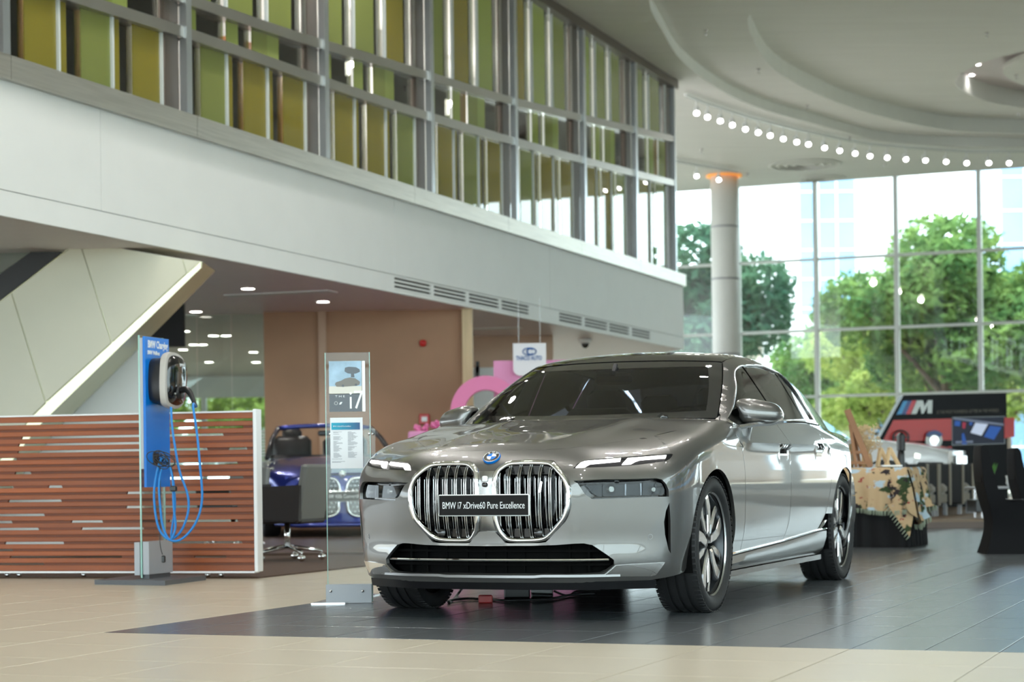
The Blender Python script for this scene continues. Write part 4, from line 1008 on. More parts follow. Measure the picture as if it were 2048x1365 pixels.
sr = sideL.copy(); roofside = np.vstack([sr + [.006, 0, 0], rs + [.006, 0, 0]])
roof_l = from_top(roofside[:, :2])
cp_edge = from_top(np.array([[.585, -2.78], [.60, -3.0], [.615, -3.3], [.63, -3.6], [.655, -3.85], [.70, -3.97], [.76, -4.02]]))
arQ = arch(-3.215, .412, 149, 14, 40)
quarter = np.vstack([np.array([from_top(np.array([[.778, -.74]]))[0]]), roof_l, cp_edge[1:], lat_at(np.linspace(4.0, 4.02, 3), np.array([.95, .8, .62])), lat_at(np.linspace(3.92, 3.7, 5), np.full(5, .58))[1:], arQ, edge(ydr, .47, belt_at(-2.59) - .02, -g), belt_pts(-2.585, -.49, 40)])
both('body_side', panel_mesh(quarter, [dlo], 'lat', .028, .012, depth=.014), 'car_paint', car)
# window glass, black pillar trim and bright surround
def glass_part(poly, nm='side_window', mt='side_glass'): both(nm, panel_mesh(poly, (), 'lat', .05, .02, push=-.008, flange=False), mt, car)
_o = np.argsort(dlo_top[:, 1]); _kf = int(np.argmax(dlo_top[:, 2]))
def tz(y):
    """height of the window opening's upper edge at y"""
    y = np.atleast_1d(y); return np.where(y > -2.6, np.interp(y, dlo_top[_o, 1], dlo_top[_o, 2]), np.interp(-y, [2.6, 2.64, 2.72, 2.77, 2.80, 2.815], [1.411, 1.403, 1.36, 1.31, 1.25, 1.19]))
def dlo_slice(yt0, yt1, yb0, yb1):
    ys = np.linspace(yt0, yt1, 20); yb_ = np.linspace(yb1, yb0, 16); return np.vstack([cab(ys, tz(ys) + .004), cab(yb_, bz(yb_) + .010)])
glass_part(dlo_slice(-.655, -1.64, -.66, -1.76)); glass_part(dlo_slice(-1.72, -2.50, -1.84, -2.50)); glass_part(np.vstack([cab(np.linspace(-2.53, -2.6, 4), tz(np.linspace(-2.53, -2.6, 4)) + .004), dlo_top[dlo_top[:, 1] < -2.61], cab(np.linspace(-2.78, -2.53, 6), bz(np.linspace(-2.78, -2.53, 6)) + .010)]))
both('pillar_trim', panel_mesh(dlo_slice(-1.635, -1.725, -1.755, -1.845), (), 'lat', .03, .02, push=-.004, flange=False), 'black_gloss', car)
both('pillar_trim', panel_mesh(dlo_slice(-2.498, -2.532, -2.498, -2.532), (), 'lat', .03, .02, push=-.004, flange=False), 'black_gloss', car)
dn = normals(dlo); both('window_trim', MB().tube(np.vstack([dlo, dlo[:1]]) + np.vstack([dn, dn[:1]]) * .001, .0055, 6, closed=False), 'satin_chrome', car, auto=60)
bl = belt_pts(-.50, -2.95, 40, .012); both('belt_strip', MB().tube(bl + normals(bl) * .002, [.004] + [.008] * 38 + [.004], 6), 'chrome', car)
# sill with bright strip
ysl = np.linspace(-.33, -2.72, 30)
def sill_line(z, push): p = side_pt(ysl, z); return p + normals(p) * push
sl = np.stack([sill_line(zsill(ysl) - .012, -.012), sill_line(zsill(ysl) - .018, .002), sill_line(zsill(ysl) - .06, .010), sill_line(np.full(30, .235), .002), sill_line(np.full(30, .195), -.02), sill_line(np.full(30, .185), -.12)], 1)
both('sill', MB().grid(sl), 'car_paint', car)
st_ = side_pt(ysl, zsill(ysl) - .004); both('sill_strip', MB().tube(st_ + normals(st_) * .0, [.003] + [.0085] * 28 + [.003], 8), 'chrome', car)
tipz = np.array([[-2.50, .372], [-2.56, .395], [-2.60, .415], [-2.63, .422], [-2.66, .424]]); tp_ = side_pt(tipz[:, 0], tipz[:, 1]); both('sill_tip', MB().tube(tp_, [.008, .012, .012, .009, .005], 8), 'chrome', car)
sk = side_pt(ysl, np.full(30, .175)) - [.05, 0, 0]; both('side_skirt', MB().sweep(sk, [(-.05, -.012), (.04, -.012), (.04, .02), (-.05, .02)]), 'car_black', car)
# rear end
rear = np.vstack([cp_edge[-1:], lat_at(np.array([4.0, 4.01, 4.02]), np.array([.95, .8, .62])), lat_at(np.linspace(3.92, 3.7, 5), np.full(5, .58))[1:], arch(-3.215, .412, 150, 196, 14), lat_at(np.linspace(3.4 + .42, 3.4 + PI / 2 * RC, 14), np.full(14, .22)), lat_at(np.full(8, 3.4 + PI / 2 * RC), np.linspace(.3, .98, 8)), ])
both('rear_bumper', panel_mesh(rear, (), 'lat', .04, .02), 'car_paint', car)
bootp = np.vstack([cp_edge[-3:] + [-.006, 0, 0], np.array([[.70, -4.2, 1], [.66, -4.36, 1], [.3, -4.42, 1], [0, -4.43, 1]])]); bh = np.vstack([np.array([[0, -3.93, 1], [.3, -3.92, 1], [.6, -3.90, 1]]), bootp])
one('boot_lid', panel_mesh(np.vstack([bh[1:], (bh * [-1, 1, 1])[::-1][:-1]]), (), 'top', .05, .03), 'car_paint', car)
rw = np.array([[0, -2.80], [.3, -2.80], [.57, -2.80], [.60, -3.3], [.63, -3.7], [.645, -3.86], [.3, -3.90], [0, -3.905]]); rw3 = np.c_[rw, np.ones(len(rw))]
one('rear_screen', panel_mesh(np.vstack([rw3[1:], (rw3 * [-1, 1, 1])[::-1][1:]])[:-1], (), 'top', .06, .03, flange=False), 'side_glass', car)
tl_ = lat_at(np.linspace(3.4 + .66, 3.4 + 1.1, 8), np.full(8, .92)); both('tail_lamp', MB().tube(tl_ + normals(tl_) * .004, .02, 8), 'tail_red', car)
# underbody, wheel houses
one('underbody', MB().bbox((0, -1.75, .23), (1.50, 4.3, .10), .03), 'arch_liner', car)
one('engine_bay', MB().bbox((0, .32, .5), (1.1, .7, .5), .05), 'arch_liner', car)
one('floor_pan', MB().bbox((0, -2.0, .32), (1.66, 2.2, .16), .03), 'arch_liner', car)
def arch_liner(cy, r):
    t = np.radians(np.linspace(-20, 200, 30)); m = MB(); m.grid([[(x, cy + r * math.cos(a), .367 + r * math.sin(a)) for x in (.52, .7, .9, .935)] for a in t])
    m.add([(.52, cy, .3)] + [(.52, cy + r * math.cos(a), .367 + r * math.sin(a)) for a in t], [(0, i + 1, i + 2) for i in range(29)]); return m
both('wheel_house', arch_liner(0, .404), 'arch_liner', car); both('wheel_house', arch_liner(-3.215, .411), 'arch_liner', car)
# ---- cabin interior
one('dashboard', MB().grid([[(x, -.72 - .25 * x * x - .55 * t, 1.005 - .05 * t ** 2 + .015 * math.sin(3 * t)) for x in np.linspace(-.74, .74, 15)] for t in np.linspace(0, 1, 6)]), 'dash_dark', car)
one('dash_face', MB().bbox((0, -1.28, .86), (1.4, .1, .2), .04), 'dash_dark', car)
def seat(x, y):
    m = MB(); m.bbox((x, y + .1, .55), (.5, .52, .16), .05)
    M = Matrix.Rotation(math.radians(-14), 3, 'X'); m.bbox((x, y - .24, .88), (.5, .15, .62), .06, M=M); m.bbox((x, y - .33, 1.21), (.27, .1, .2), .045, M=M); return m
for x, y in ((.38, -1.75), (-.38, -1.75), (.36, -2.85), (-.36, -2.85)): one('car_seat', seat(x, y), 'seat_leather', car, auto=50)
t_ = np.linspace(0, 2 * PI, 33)[:-1]; one('steering_wheel', MB().tube([(.38 + .18 * math.cos(a), -1.32 - .06 * math.sin(a), .98 + .17 * math.sin(a)) for a in t_], .016, 8, closed=True).bbox((.38, -1.32, .97), (.3, .04, .07), .02), 'dash_dark', car)
one('rear_view_mirror', MB().bbox((0, -1.12, 1.33), (.24, .04, .07), .02).tube([(0, -1.10, 1.35), (0, -1.16, 1.42)], .015, 8), 'dash_dark', car)
one('camera_cover', panel_mesh(from_top(np.array([[.11, -1.10], [-.11, -1.10], [-.15, -1.225], [.15, -1.225]])), (), 'top', .04, .03, push=-.012, flange=False), 'dash_dark', car)
one('headlining', MB().grid([[(x, y, float(ZR(np.array(y))) - .055 - .09 * x * x) for x in np.linspace(-.56, .56, 7)] for y in np.linspace(-1.42, -3.0, 8)]), 'seat_leather', car)
one('parcel_shelf', MB().bbox((0, -3.45, 1.0), (1.3, .8, .03), .01), 'dash_dark', car)
for s in (1, -1): one('door_lining', MB().bbox((s * .84, -1.7, .80), (.05, 2.0, .36), .02), 'dash_dark', car)
# ---- door mirrors: shell, bright arm
def mirror_shell():
    S = np.array([(.850, .050, .050, .050), (.863, .080, .072, .062), (.90, .102, .086, .068), (.95, .108, .086, .068), (1.00, .102, .076, .064), (1.04, .090, .066, .060), (1.066, .074, .054, .052), (1.080, .050, .038, .040), (1.086, .020, .016, .018), (1.087, .002, .002, .002)])
    t = np.linspace(0, 1, len(S)); tt = np.linspace(0, 1, 30); Q = np.stack([spline(t, S[:, k], tt) for k in range(4)], 1); rows = []
    for x, dy, du, dd in Q:
        r = []
        for a in np.linspace(0, 2 * PI, 25):
            ca, sa = math.cos(a), math.sin(a); yy = abs(ca) ** .7 * np.sign(ca) * dy; zz = abs(sa) ** .6 * (du if sa > 0 else -dd)
            r.append((x + .10 * yy * (1 if yy > 0 else .3) - .03 * (zz > 0) * zz / .07, -.93 + yy - .30 * (x - .9), 1.098 + zz - .02 * (x - .95)))
        rows.append(r)
    return MB().grid(rows)
both('door_mirror', mirror_shell(), 'car_paint', car, auto=60)
arm = np.array([(.855, -.66, 1.005), (.90, -.72, 1.012), (.96, -.84, 1.028), (1.03, -.93, 1.034), (1.085, -.965, 1.052)])
both('mirror_arm', MB().sweep(smooth_path(arm, 14), [(-.03, -.010), (.03, -.010), (.034, .002), (.02, .014), (-.02, .014), (-.034, .002)]), 'satin_chrome', car, auto=40)
both('mirror_glass', MB().bbox((.985, -1.028, 1.097), (.13, .006, .07), .003, rz=.1), 'chrome', car)
# ---- wheels
def tyre_mesh(r=.367, w=.255):
    prof = [(.283, -w * .40), (.292, -w * .46), (.315, -w * .50), (.340, -w * .49), (.358, -w * .45), (.365, -w * .40), (.367, -w * .33)]
    for g in (-.2, 0., .2):
        c = g * w; prof += [(.367, c - .008), (.360, c - .0075), (.360, c + .0075), (.367, c + .008)]
    prof += [(.367, w * .33), (.365, w * .40), (.358, w * .45), (.340, w * .49), (.315, w * .50), (.292, w * .46), (.283, w * .40)]
    return MB().lathe(prof, (0, 0, 0), 72, 'x', cap=False)
def tread_mesh(w=.255):
    m = MB()
    for k in range(72):
        a = 2 * PI * (k + .5) / 72; c, s = math.cos(a), math.sin(a); M = np.array([[1, 0, 0], [0, c, -s], [0, s, c]])
        for sg in (-1, 1): m.box(M @ np.array([sg * w * .41, .3642, 0]), (w * .14, .006, .020), M=M)
    return m
def wheel():
    t = MB()
    return t
def y_spokes():
    """five blade pairs, machined faces"""
    def blade(mb, pts, x0, x1):   # pts in wheel plane (r-ish coordinates), extruded outwards with a bevelled ridge
        p = np.array(pts, float); n = len(p); c = p.mean(0); inn = c + (p - c) * .84
        v = [(x0, *q) for q in p] + [(x1 - .006, *q) for q in p] + [(x1, *q) for q in inn]
        f = [(i, (i + 1) % n, (i + 1) % n + n, i + n) for i in range(n)] + [(i + n, (i + 1) % n + n, (i + 1) % n + 2 * n, i + 2 * n) for i in range(n)] + [tuple(range(2 * n, 3 * n))]
        mb.add(v, f)
    out = []
    for k in range(5):
        a = 2 * PI * k / 5 + PI / 2; R = lambda q: (q[0] * math.cos(a) - q[1] * math.sin(a), q[0] * math.sin(a) + q[1] * math.cos(a))
        m = MB(); out.append((m, 'rim_silver')); blade(m, [R(q) for q in ((.03, -.016), (.10, -.052), (.20, -.072), (.268, -.050), (.266, .006), (.16, -.010), (.06, .014))], .04, .096)
        m = MB(); out.append((m, 'rim_silver')); blade(m, [R(q) for q in ((.05, .020), (.12, .030), (.20, .062), (.262, .055), (.256, .098), (.17, .092), (.09, .060))], .04, .090)
        d = MB(); out.append((d, 'rim_dark')); blade(d, [R(q) for q in ((.09, -.010), (.16, .004), (.262, .016), (.262, .044), (.14, .026))], .02, .066)
    return out
wheels = []
def make_wheel(x, y, side, first=None):
    w = part('wheel', MB().lathe([(.283, -.10), (.275, -.085), (.262, -.06), (.255, 0), (.262, .07), (.272, .092), (.284, .100), (.288, .104), (.284, .108), (.274, .100)], (0, 0, 0), 60, 'x', cap=False), 'rim_dark', car, local=True, auto=40)
    ty = part('tyre', tyre_mesh(), 'rubber', w, local=True, auto=40); part('tread_blocks', tread_mesh(), 'rubber', w, local=True)['kind'] = 'stuff'
    part('rim_edge', MB().lathe([(.281, .094), (.287, .106), (.280, .110), (.272, .103)], (0, 0, 0), 60, 'x', cap=False), 'rim_silver', w, local=True, auto=60)
    [part('spoke', a, mt, w, local=True) for a, mt in y_spokes()]
    part('hub', MB().lathe([(.06, .02), (.058, .06), (.034, .07), (.032, .074), (.001, .075)], (0, 0, 0), 30, 'x'), 'rim_dark', w, local=True, auto=40)
    part('brake_disc', MB().lathe([(.08, -.01), (.19, -.01), (.19, .012), (.08, .012)], (0, 0, 0), 40, 'x', cap=False), 'satin_chrome', w, local=True, auto=40)
    part('brake_caliper', MB().bbox((0.005, .12, .10), (.06, .10, .16), .02, M=Matrix.Rotation(.7, 3, 'X')), 'rim_dark', w, local=True)
    w.location = (-x, y, .367); w.rotation_euler = (.25 + y, 0, PI if side > 0 else 0)
    return w
for x, y, s in ((.822, 0, 1), (-.822, 0, -1), (.825, -3.215, 1), (-.825, -3.215, -1)): make_wheel(x, y, s)
# ================================================================ LEFT SIDE: partition, charger, poster stand, office chair, blue convertible, pink display
# ---- slatted wooden partition
YF = 14.62; FPH = math.atan2(.238, .971); FO = np.array([(519 - 1024) / F * YF, YF])
fd = np.array([math.cos(FPH), -math.sin(FPH)])
def fx(u):
    """distance along the partition (0 at its end post) at picture column u"""
    t = (u - 1024) / F; return (t * FO[1] - FO[0]) / (fd[0] - t * fd[1])
def fz(v, u=260): s_ = fx(u); return P(u, v, FO[1] + fd[1] * s_)[2]
FX0, FX1 = fx(-330), 0.; FZ0, FZ1 = .045, 1.235
fen = thing('slatted_partition', 'low partition of horizontal reddish wood boards in a white frame', 'partition', (FO[0], FO[1], .0125), -FPH)
fpart = lambda n, m, mt, **k: part(n, m, mt, fen, local=True, **k)
YF = 0.
fpart('end_post', MB().bbox((FX1 - .014, YF, (FZ0 + FZ1) / 2 + .008), (.028, .11, FZ1 - FZ0 + .03), .004), 'white_frame')
fpart('top_rail', MB().box(((FX0 + FX1) / 2 - .015, YF, FZ1 + .006), (FX1 - FX0 - .03, .1, .012)), 'white_frame')
fpart('bottom_rail', MB().box(((FX0 + FX1) / 2 - .015, YF, FZ0 - .008), (FX1 - FX0 - .03, .1, .014)), 'white_frame')
for u in (-300, -160, 12, 36, 165, 413, 440): fpart('foot', MB().lathe([(.018, 0), (.018, FZ0 - .014)], (fx(u), YF, 0), 12), 'satin_chrome', smooth=True)
# open slots measured on the photograph: (u0, u1, v)
sl_ = [(199, 505, 849), (-330, 290, 859), (300, 491, 853), (48, 290, 878), (300, 451, 869.5), (42, 290, 886), (300, 419, 897), (461, 498, 895.7), (40, 290, 902.5), (300, 479, 924), (-20, 38, 923), (300, 490, 956), (34, 66, 950), (300, 465, 988), (100, 128, 977), (-30, 31, 977), (257, 300, 990.5), (300, 478, 1016), (20, 126, 1009), (255, 340, 1017.5), (-330, 92, 1041), (145, 208, 1049.5), (340, 478, 1047), (-330, 27, 1052), (165, 290, 1067), (0, 80, 1068), (355, 478, 1082), (12, 130, 1094), (300, 462, 1082), (80, 246, 1111), (-330, 28, 1111), (22, 234, 1121), (355, 486, 1093), (390, 454, 1120), (-330, 90, 1137)]
rows = [834.5, 852, 866, 881, 893.5, 908, 924, 940, 956, 971, 986, 1001, 1016, 1031, 1046, 1061, 1075, 1090, 1104, 1118, 1131, 1145]
zr_ = np.linspace(FZ1, FZ0, 23)
def rowof(u, v): z = fz(v, u); return int(np.clip(np.argmin(np.abs(zr_[1:-1] - z)), 0, 20))
slots = {k: [] for k in range(21)}
for u0, u1, v in sl_: slots[rowof((u0 + u1) / 2, v)].append((fx(u0), fx(u1)))
for i in range(22):                                  # boards, alternately proud and set back
    z1, z0 = zr_[i] - (.009 if i else 0), zr_[i + 1] + (.009 if i < 21 else 0); dy = -.024 if i % 2 == 0 else -.010 - .006 * (i % 3)
    part('board', MB().bbox(((FX0 + FX1 - .028) / 2, YF + dy, (z0 + z1) / 2), (FX1 - FX0 - .03, .03, z1 - z0), .003), 'wood_fence', fen, local=True)
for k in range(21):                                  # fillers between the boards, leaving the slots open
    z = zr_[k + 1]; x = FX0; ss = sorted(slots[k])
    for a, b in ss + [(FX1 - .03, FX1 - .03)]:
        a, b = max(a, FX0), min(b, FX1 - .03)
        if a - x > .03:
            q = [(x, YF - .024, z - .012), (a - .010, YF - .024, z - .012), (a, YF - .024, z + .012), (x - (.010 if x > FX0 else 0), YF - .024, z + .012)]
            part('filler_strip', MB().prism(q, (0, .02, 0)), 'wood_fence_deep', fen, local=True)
        x = max(x, b)
# ---- charging stand
pbr('silver_paint', lin((190, 186, 180)), .45, .2); pbr('panel_blue', lin((0, 118, 214)), .35); pbr('panel_grey', lin((176, 180, 186)), .4); pbr('stand_grey', lin((92, 94, 98)), .45); pbr('cable_blue', lin((22, 128, 208)), .4)
A0 = np.array([(281 - 1024) / F * 14.12, 14.12, 0]); ce_ = np.array([.31, .951, 0]); cn_ = np.array([.951, -.31, 0])
def CHp(a, b, z): return A0 + ce_ * a + cn_ * b + np.array([0, 0, z])
def cbox(a0, a1, b0, b1, z0, z1, mb=None):
    mb = mb or MB(); return mb.hexa([CHp(a0, b0, z0), CHp(a0, b1, z0), CHp(a1, b1, z0), CHp(a1, b0, z0), CHp(a0, b0, z1), CHp(a0, b1, z1), CHp(a1, b1, z1), CHp(a1, b0, z1)])
cs = thing('charging_stand', 'glass display stand with a bright blue panel on a flat grey base', 'display stand', tuple(CHp(.18, 0, 0)))
b0, b1, b2 = G(189, 1170), G(330, 1172), G(412, 1161); b3 = b0 + b2 - b1
part('base_plate', MB().prism([b0, b1, b2, b3], (0, 0, .034)), 'stand_grey', cs)
part('foot_block', cbox(.02, .34, .0, .05, .034, .085), 'stand_grey', cs)
part('glass_sheet', cbox(0, .36, -.006, .006, .04, 1.80), 'clear_glass', cs)
part('glass_rim', cbox(-.002, .004, -.006, .006, .04, 1.80), 'glass_edge', cs)
part('glass_rim', cbox(.357, .362, -.006, .006, .04, 1.80), 'glass_edge', cs)
part('clamp_plate', cbox(.0, .36, .012, .06, .065, .302), 'panel_grey', cs); part('clamp_plate', cbox(-.005, .33, -.055, -.012, .06, .298), 'panel_grey', cs)
bp_ = part('blue_panel', cbox(.0, .36, .030, .050, .697, 1.79), 'panel_blue', cs); part('panel_back', cbox(-.004, .36, .008, .030, .83, 1.78), 'panel_grey', cs)
part('panel_lettering', text_mb('BMW Charging', .075, CHp(.19, .0515, 1.735), ce_, (0, 0, 1), .002, bold=.0016, width=.30), 'white_frame', bp_)
part('panel_lettering', text_mb('BMW Wallbox', .04, CHp(.125, .0515, 1.675), ce_, (0, 0, 1), .002, bold=.001, width=.18), 'white_frame', bp_)
wbx = thing('ev_charger', 'black and silver electric car wall charger on the blue panel', 'charger', tuple(CHp(.18, .05, 1.29)))
def shield(w, h, z0, b, k=1.0):
    """rounded shield outline of the charger at depth b"""
    pts = [(-.5, .15), (-.49, .75), (-.42, .94), (-.30, 1.0), (.22, .98), (.40, .90), (.50, .72), (.46, .35), (.36, .08), (.22, .0), (-.34, .0), (-.46, .05)]
    c = smooth_path(np.array(pts), 40, closed=True); m = np.array([0, .5]); c = m + (c - m) * k
    return np.array([CHp(.18 + x * w, b, z0 + y * h) for x, y in c])
def loft(rings, cap0=True, cap1=True):
    m = MB(); n = len(rings[0]); m.grid(np.stack(rings, 0).transpose(1, 0, 2), closed_u=True)
    if cap0: m.add(rings[0], [tuple(range(n))])
    if cap1: m.add(rings[-1], [tuple(range(n))[::-1]])
    return m
part('back_body', loft([shield(.27, .31, 1.32, .05), shield(.29, .33, 1.30, .10), shield(.30, .34, 1.30, .155)]), 'black_satin', wbx, auto=50)
part('silver_ring', loft([shield(.32, .385, 1.282, .155), shield(.325, .39, 1.28, .165), shield(.32, .385, 1.282, .20), shield(.29, .35, 1.30, .207)]), 'silver_paint', wbx, auto=50)
part('front_cover', loft([shield(.288, .348, 1.30, .200), shield(.27, .33, 1.31, .222), shield(.18, .22, 1.36, .232)]), 'black_gloss', wbx, auto=60)
part('socket', MB().tube([CHp(.18, .222, 1.385), CHp(.18, .240, 1.385)], [.055, .05], 20), 'black_satin', wbx, smooth=True)
part('lettering', text_mb('BMW', .03, CHp(.22, .2315, 1.585), ce_, (0, 0, 1), .002), 'white_frame', wbx)
pl_ = np.array([CHp(.18, .235, 1.40), CHp(.17, .285, 1.405), CHp(.15, .33, 1.375), CHp(.13, .37, 1.31), CHp(.12, .39, 1.275)])
plug = tag(part('charging_plug', MB().tube(smooth_path(pl_, 12), np.interp(np.linspace(0, 1, 12), [0, .3, 1], [.026, .024, .015]), 12), 'black_satin', smooth=True), 'curved black charging plug pushed into the wall charger', 'plug')
Yc = 13.84
q2 = lambda l: np.array([P(u, v, Yc) for u, v in l])
cb = np.vstack([pl_[-1:], q2([(387, 820), (393, 860), (398, 910), (403, 965), (404, 1000), (396, 1036), (376, 1068), (350, 1083), (327, 1072), (312, 1035), (308, 990), (314, 945), (328, 915), (338, 930), (346, 975), (349, 1030), (348, 1068), (340, 1080), (330, 1066), (321, 1020), (318, 975), (323, 940), (334, 915)])])
tag(part('charging_cable', MB().tube(smooth_path(cb, 150), .0085, 10), 'cable_blue', smooth=True), 'thick bright blue charging cable hanging in long loops from the plug', 'cable')
cb2 = np.array([*q2([(339, 814), (341, 850), (348, 900), (360, 955), (371, 985), (374, 1020), (365, 1052), (352, 1072), (344, 1078), (344, 1040), (346, 990), (341, 950), (332, 922)])]); cb2[:, 1] += .06
tag(part('charging_cable', MB().tube(smooth_path(cb2, 110), .0085, 10), 'cable_blue', smooth=True), 'blue cable running straight down from beneath the wall charger', 'cable')
hk = thing('cable_hook', 'black hook on the blue panel that holds the looped cables', 'hook', tuple(CHp(.14, .05, .90)))
part('plate', cbox(.10, .17, .05, .062, .86, .945), 'black_satin', hk); part('arm', MB().tube([CHp(.135, .06, .90), CHp(.135, .12, .89), CHp(.135, .14, .92)], .012, 8), 'black_satin', hk)
rr_ = np.random.default_rng(3); t_ = np.linspace(0, 2 * PI * 6, 150)
bun = np.array([P(322 + 16 * math.cos(a) * (1 + .25 * math.sin(a * .37)) + 9 * math.sin(a * .21), 920 + 13 * math.sin(a + .4) - 6 * math.cos(a * .23), Yc - .03 + .02 * math.sin(a * .7)) for a in t_])
end_ = q2([(343, 935), (347, 955), (346, 975)]); tag(part('mains_lead', MB().tube(np.vstack([bun, end_]), .0035, 6), 'black_satin', smooth=True), 'thin black mains lead wound in a bundle on the hook', 'cable')
solid('mains_plug', MB().bbox(P(347, 978, Yc - .03), (.05, .045, .04), .008), 'black_satin', 'square black mains plug dangling below the cable bundle', 'plug')
ln = q2([(320, 935), (321, 1000), (320, 1060), (322, 1100), (325, 1110)]); tag(part('mains_lead', MB().tube(smooth_path(ln, 30), .003, 6), 'black_satin', smooth=True), 'thin black lead hanging straight down past the grey clamp plate', 'cable')
solid('lead_connector', MB().bbox(P(327, 1119, Yc), (.028, .03, .05), .006), 'black_satin', 'small black connector at the end of the hanging lead', 'connector')
# ---- glass poster stand
YG = 11.66
gx = lambda u: (u - 1024) / F * YG
gz = lambda v, u=697: P(u, v, YG)[2]
def gbox(u0, u1, v0, v1, y0, y1, mb=None):
    mb = mb or MB(); x0, x1 = gx(u0), gx(u1); z0, z1 = gz(v1), gz(v0); return mb.box(((x0 + x1) / 2, YG + (y0 + y1) / 2, (z0 + z1) / 2), (x1 - x0, y1 - y0, z1 - z0))
gs = thing('poster_stand', 'tall narrow glass poster stand with silver foot beside the grey saloon', 'poster stand', (gx(697), YG, 0))
part('foot_plate', MB().prism([G(622, 1210), G(690, 1209), G(760, 1191), G(700, 1190)], (0, 0, .009)), 'satin_chrome', gs)
part('clamp', gbox(650, 741, 1169, 1206, -.035, -.008), 'panel_grey', gs); part('clamp', gbox(652, 743, 1169, 1204, .008, .03), 'panel_grey', gs)
for u in (661, 725): part('bolt', MB().tube([P(u, 1183, YG - .036), P(u, 1183, YG - .044)], .008, 12), 'satin_chrome', gs, smooth=True)
sheet = part('glass_sheet', gbox(653, 742, 705.5, 1204, -.005, .005), 'clear_glass', gs)
part('glass_rim', gbox(652.6, 654, 705.5, 1204, -.005, .005), 'glass_edge', gs); part('glass_rim', gbox(741, 742.4, 705.5, 1204, -.005, .005), 'glass_edge', gs)
pbr('poster_sky', lin((150, 178, 200)), .3, var=.3, vscale=9); pbr('poster_ground', lin((212, 208, 198)), .3); pbr('poster_dark', lin((84, 90, 98)), .3); pbr('poster_car', lin((112, 108, 102)), .3); pbr('paper', lin((226, 228, 232)), .6)
m_, nt_, b_ = nodes_of('poster_band'); tcn = nt_.nodes.new('ShaderNodeTexCoord'); sep = nt_.nodes.new('ShaderNodeSeparateXYZ'); rmp = nt_.nodes.new('ShaderNodeValToRGB')
nt_.links.new(tcn.outputs['Generated'], sep.inputs[0]); nt_.links.new(sep.outputs['X'], rmp.inputs[0]); nt_.links.new(rmp.outputs[0], b_.inputs['Base Color'])
rmp.color_ramp.elements[0].color = (*lin((0, 160, 190)), 1); rmp.color_ramp.elements[1].color = (*lin((44, 84, 130)), 1)
po = thing('poster', 'framed poster of a grey saloon with large white lettering on the glass stand', 'poster', (gx(697), YG - .02, gz(824)))
part('holder', gbox(660, 733, 722, 824.5, -.012, -.006), 'clear_glass', po); part('holder_edge', gbox(727, 733, 723, 824, -.016, -.012), 'white_frame', po)
part('print_sky', gbox(661, 726, 723, 778, -.016, -.012), 'poster_sky', po)
part('print_ground', gbox(661, 726, 773, 789, -.0165, -.012), 'poster_ground', po)
part('print_field', gbox(661, 726, 788, 824, -.0165, -.012), 'poster_dark', po)
YP = YG - .0175
pp = lambda l: [P(u, v, YP) for u, v in l]
part('print_car', MB().prism(pp([(670, 769), (672, 765), (682, 762), (690, 757.5), (700, 755.5), (710, 757), (716, 761), (720, 764), (719, 770), (713, 772), (688, 774), (673, 774)]), (0, .001, 0)), 'poster_car', po)
for u, v in ((686, 772), (712, 770)): part('print_wheel', MB().tube([P(u, v, YP), P(u, v, YP - .0006)], .0075, 14), 'poster_dark', po)
part('print_tower', MB().prism(pp([(689, 743), (690, 736), (697, 734), (712, 735), (719, 739), (720, 744), (712, 747.5), (708, 748), (709, 755), (702, 755), (702, 748), (695, 747)]), (0, .001, 0)), 'poster_dark', po)
part('print_numeral', text_mb('i7', .155, P(712, 802, YP), (1, 0, 0), (0, 0, 1), .001, width=.082), 'white_frame', po)
part('print_words', text_mb('T H E', .017, P(680, 793.5, YP), (1, 0, 0), (0, 0, 1), .001, width=.058), 'white_frame', po)
part('print_badge', MB().tube([P(u, v, YP) for u, v in [(672 + 3.2 * math.cos(a), 807 + 3.2 * math.sin(a)) for a in np.linspace(0, 2 * PI, 17)[:-1]]], .0012, 4, closed=True), 'white_frame', po)
part('print_mark', MB().prism(pp([(678, 809.5), (681, 804.5), (685, 804.5), (682, 809.5)]), (0, .001, 0)), 'white_frame', po)
sh = thing('specification_sheet', 'white printed specification sheet with a teal header on the glass stand', 'sheet', (gx(695), YG - .02, gz(945)))
part('holder', gbox(661.5, 727, 835.5, 946, -.010, -.006), 'clear_glass', sh); part('paper', gbox(662, 727, 836, 937.5, -.014, -.011), 'paper', sh)
part('header', gbox(664.5, 721.5, 846, 860, -.016, -.0145), 'poster_band', sh)
part('header_words', text_mb('BMW i7 xDrive60 Pure Excellence', .011, P(684, 853.2, YG - .017), (1, 0, 0), (0, 0, 1), .0005, width=.105), 'white_frame', sh)
pbr('ink_grey', lin((150, 152, 158)), .6)
rq = np.random.default_rng(5)
for u0 in (668, 697):
    for k in range(34):
        v = 864 + k * 1.55
        if rq.random() < .1: continue
        w = 6 + 14 * rq.random(); part('print_line', gbox(u0, u0 + w, v, v + .7, -.0148, -.0142), 'ink_grey', sh)
for v, w in ((918, 20), (923, 26), (924.8, 18)): part('print_line', gbox(665, 665 + w, v, v + .8, -.0148, -.0142), 'ink_grey', sh)
hb = thing('leaflet_holder', 'clear acrylic leaflet holder screwed to the back of the glass stand', 'holder', (gx(710), YG + .03, gz(945)))
part('pocket', gbox(663, 751, 858, 946, .02, .024), 'clear_glass', hb)
for u in (660, 738, 745): part('stand_off', MB().tube([P(u, 868.5, YG - .012), P(u, 868.5, YG + .02)], .0075, 12), 'satin_chrome', hb, smooth=True)
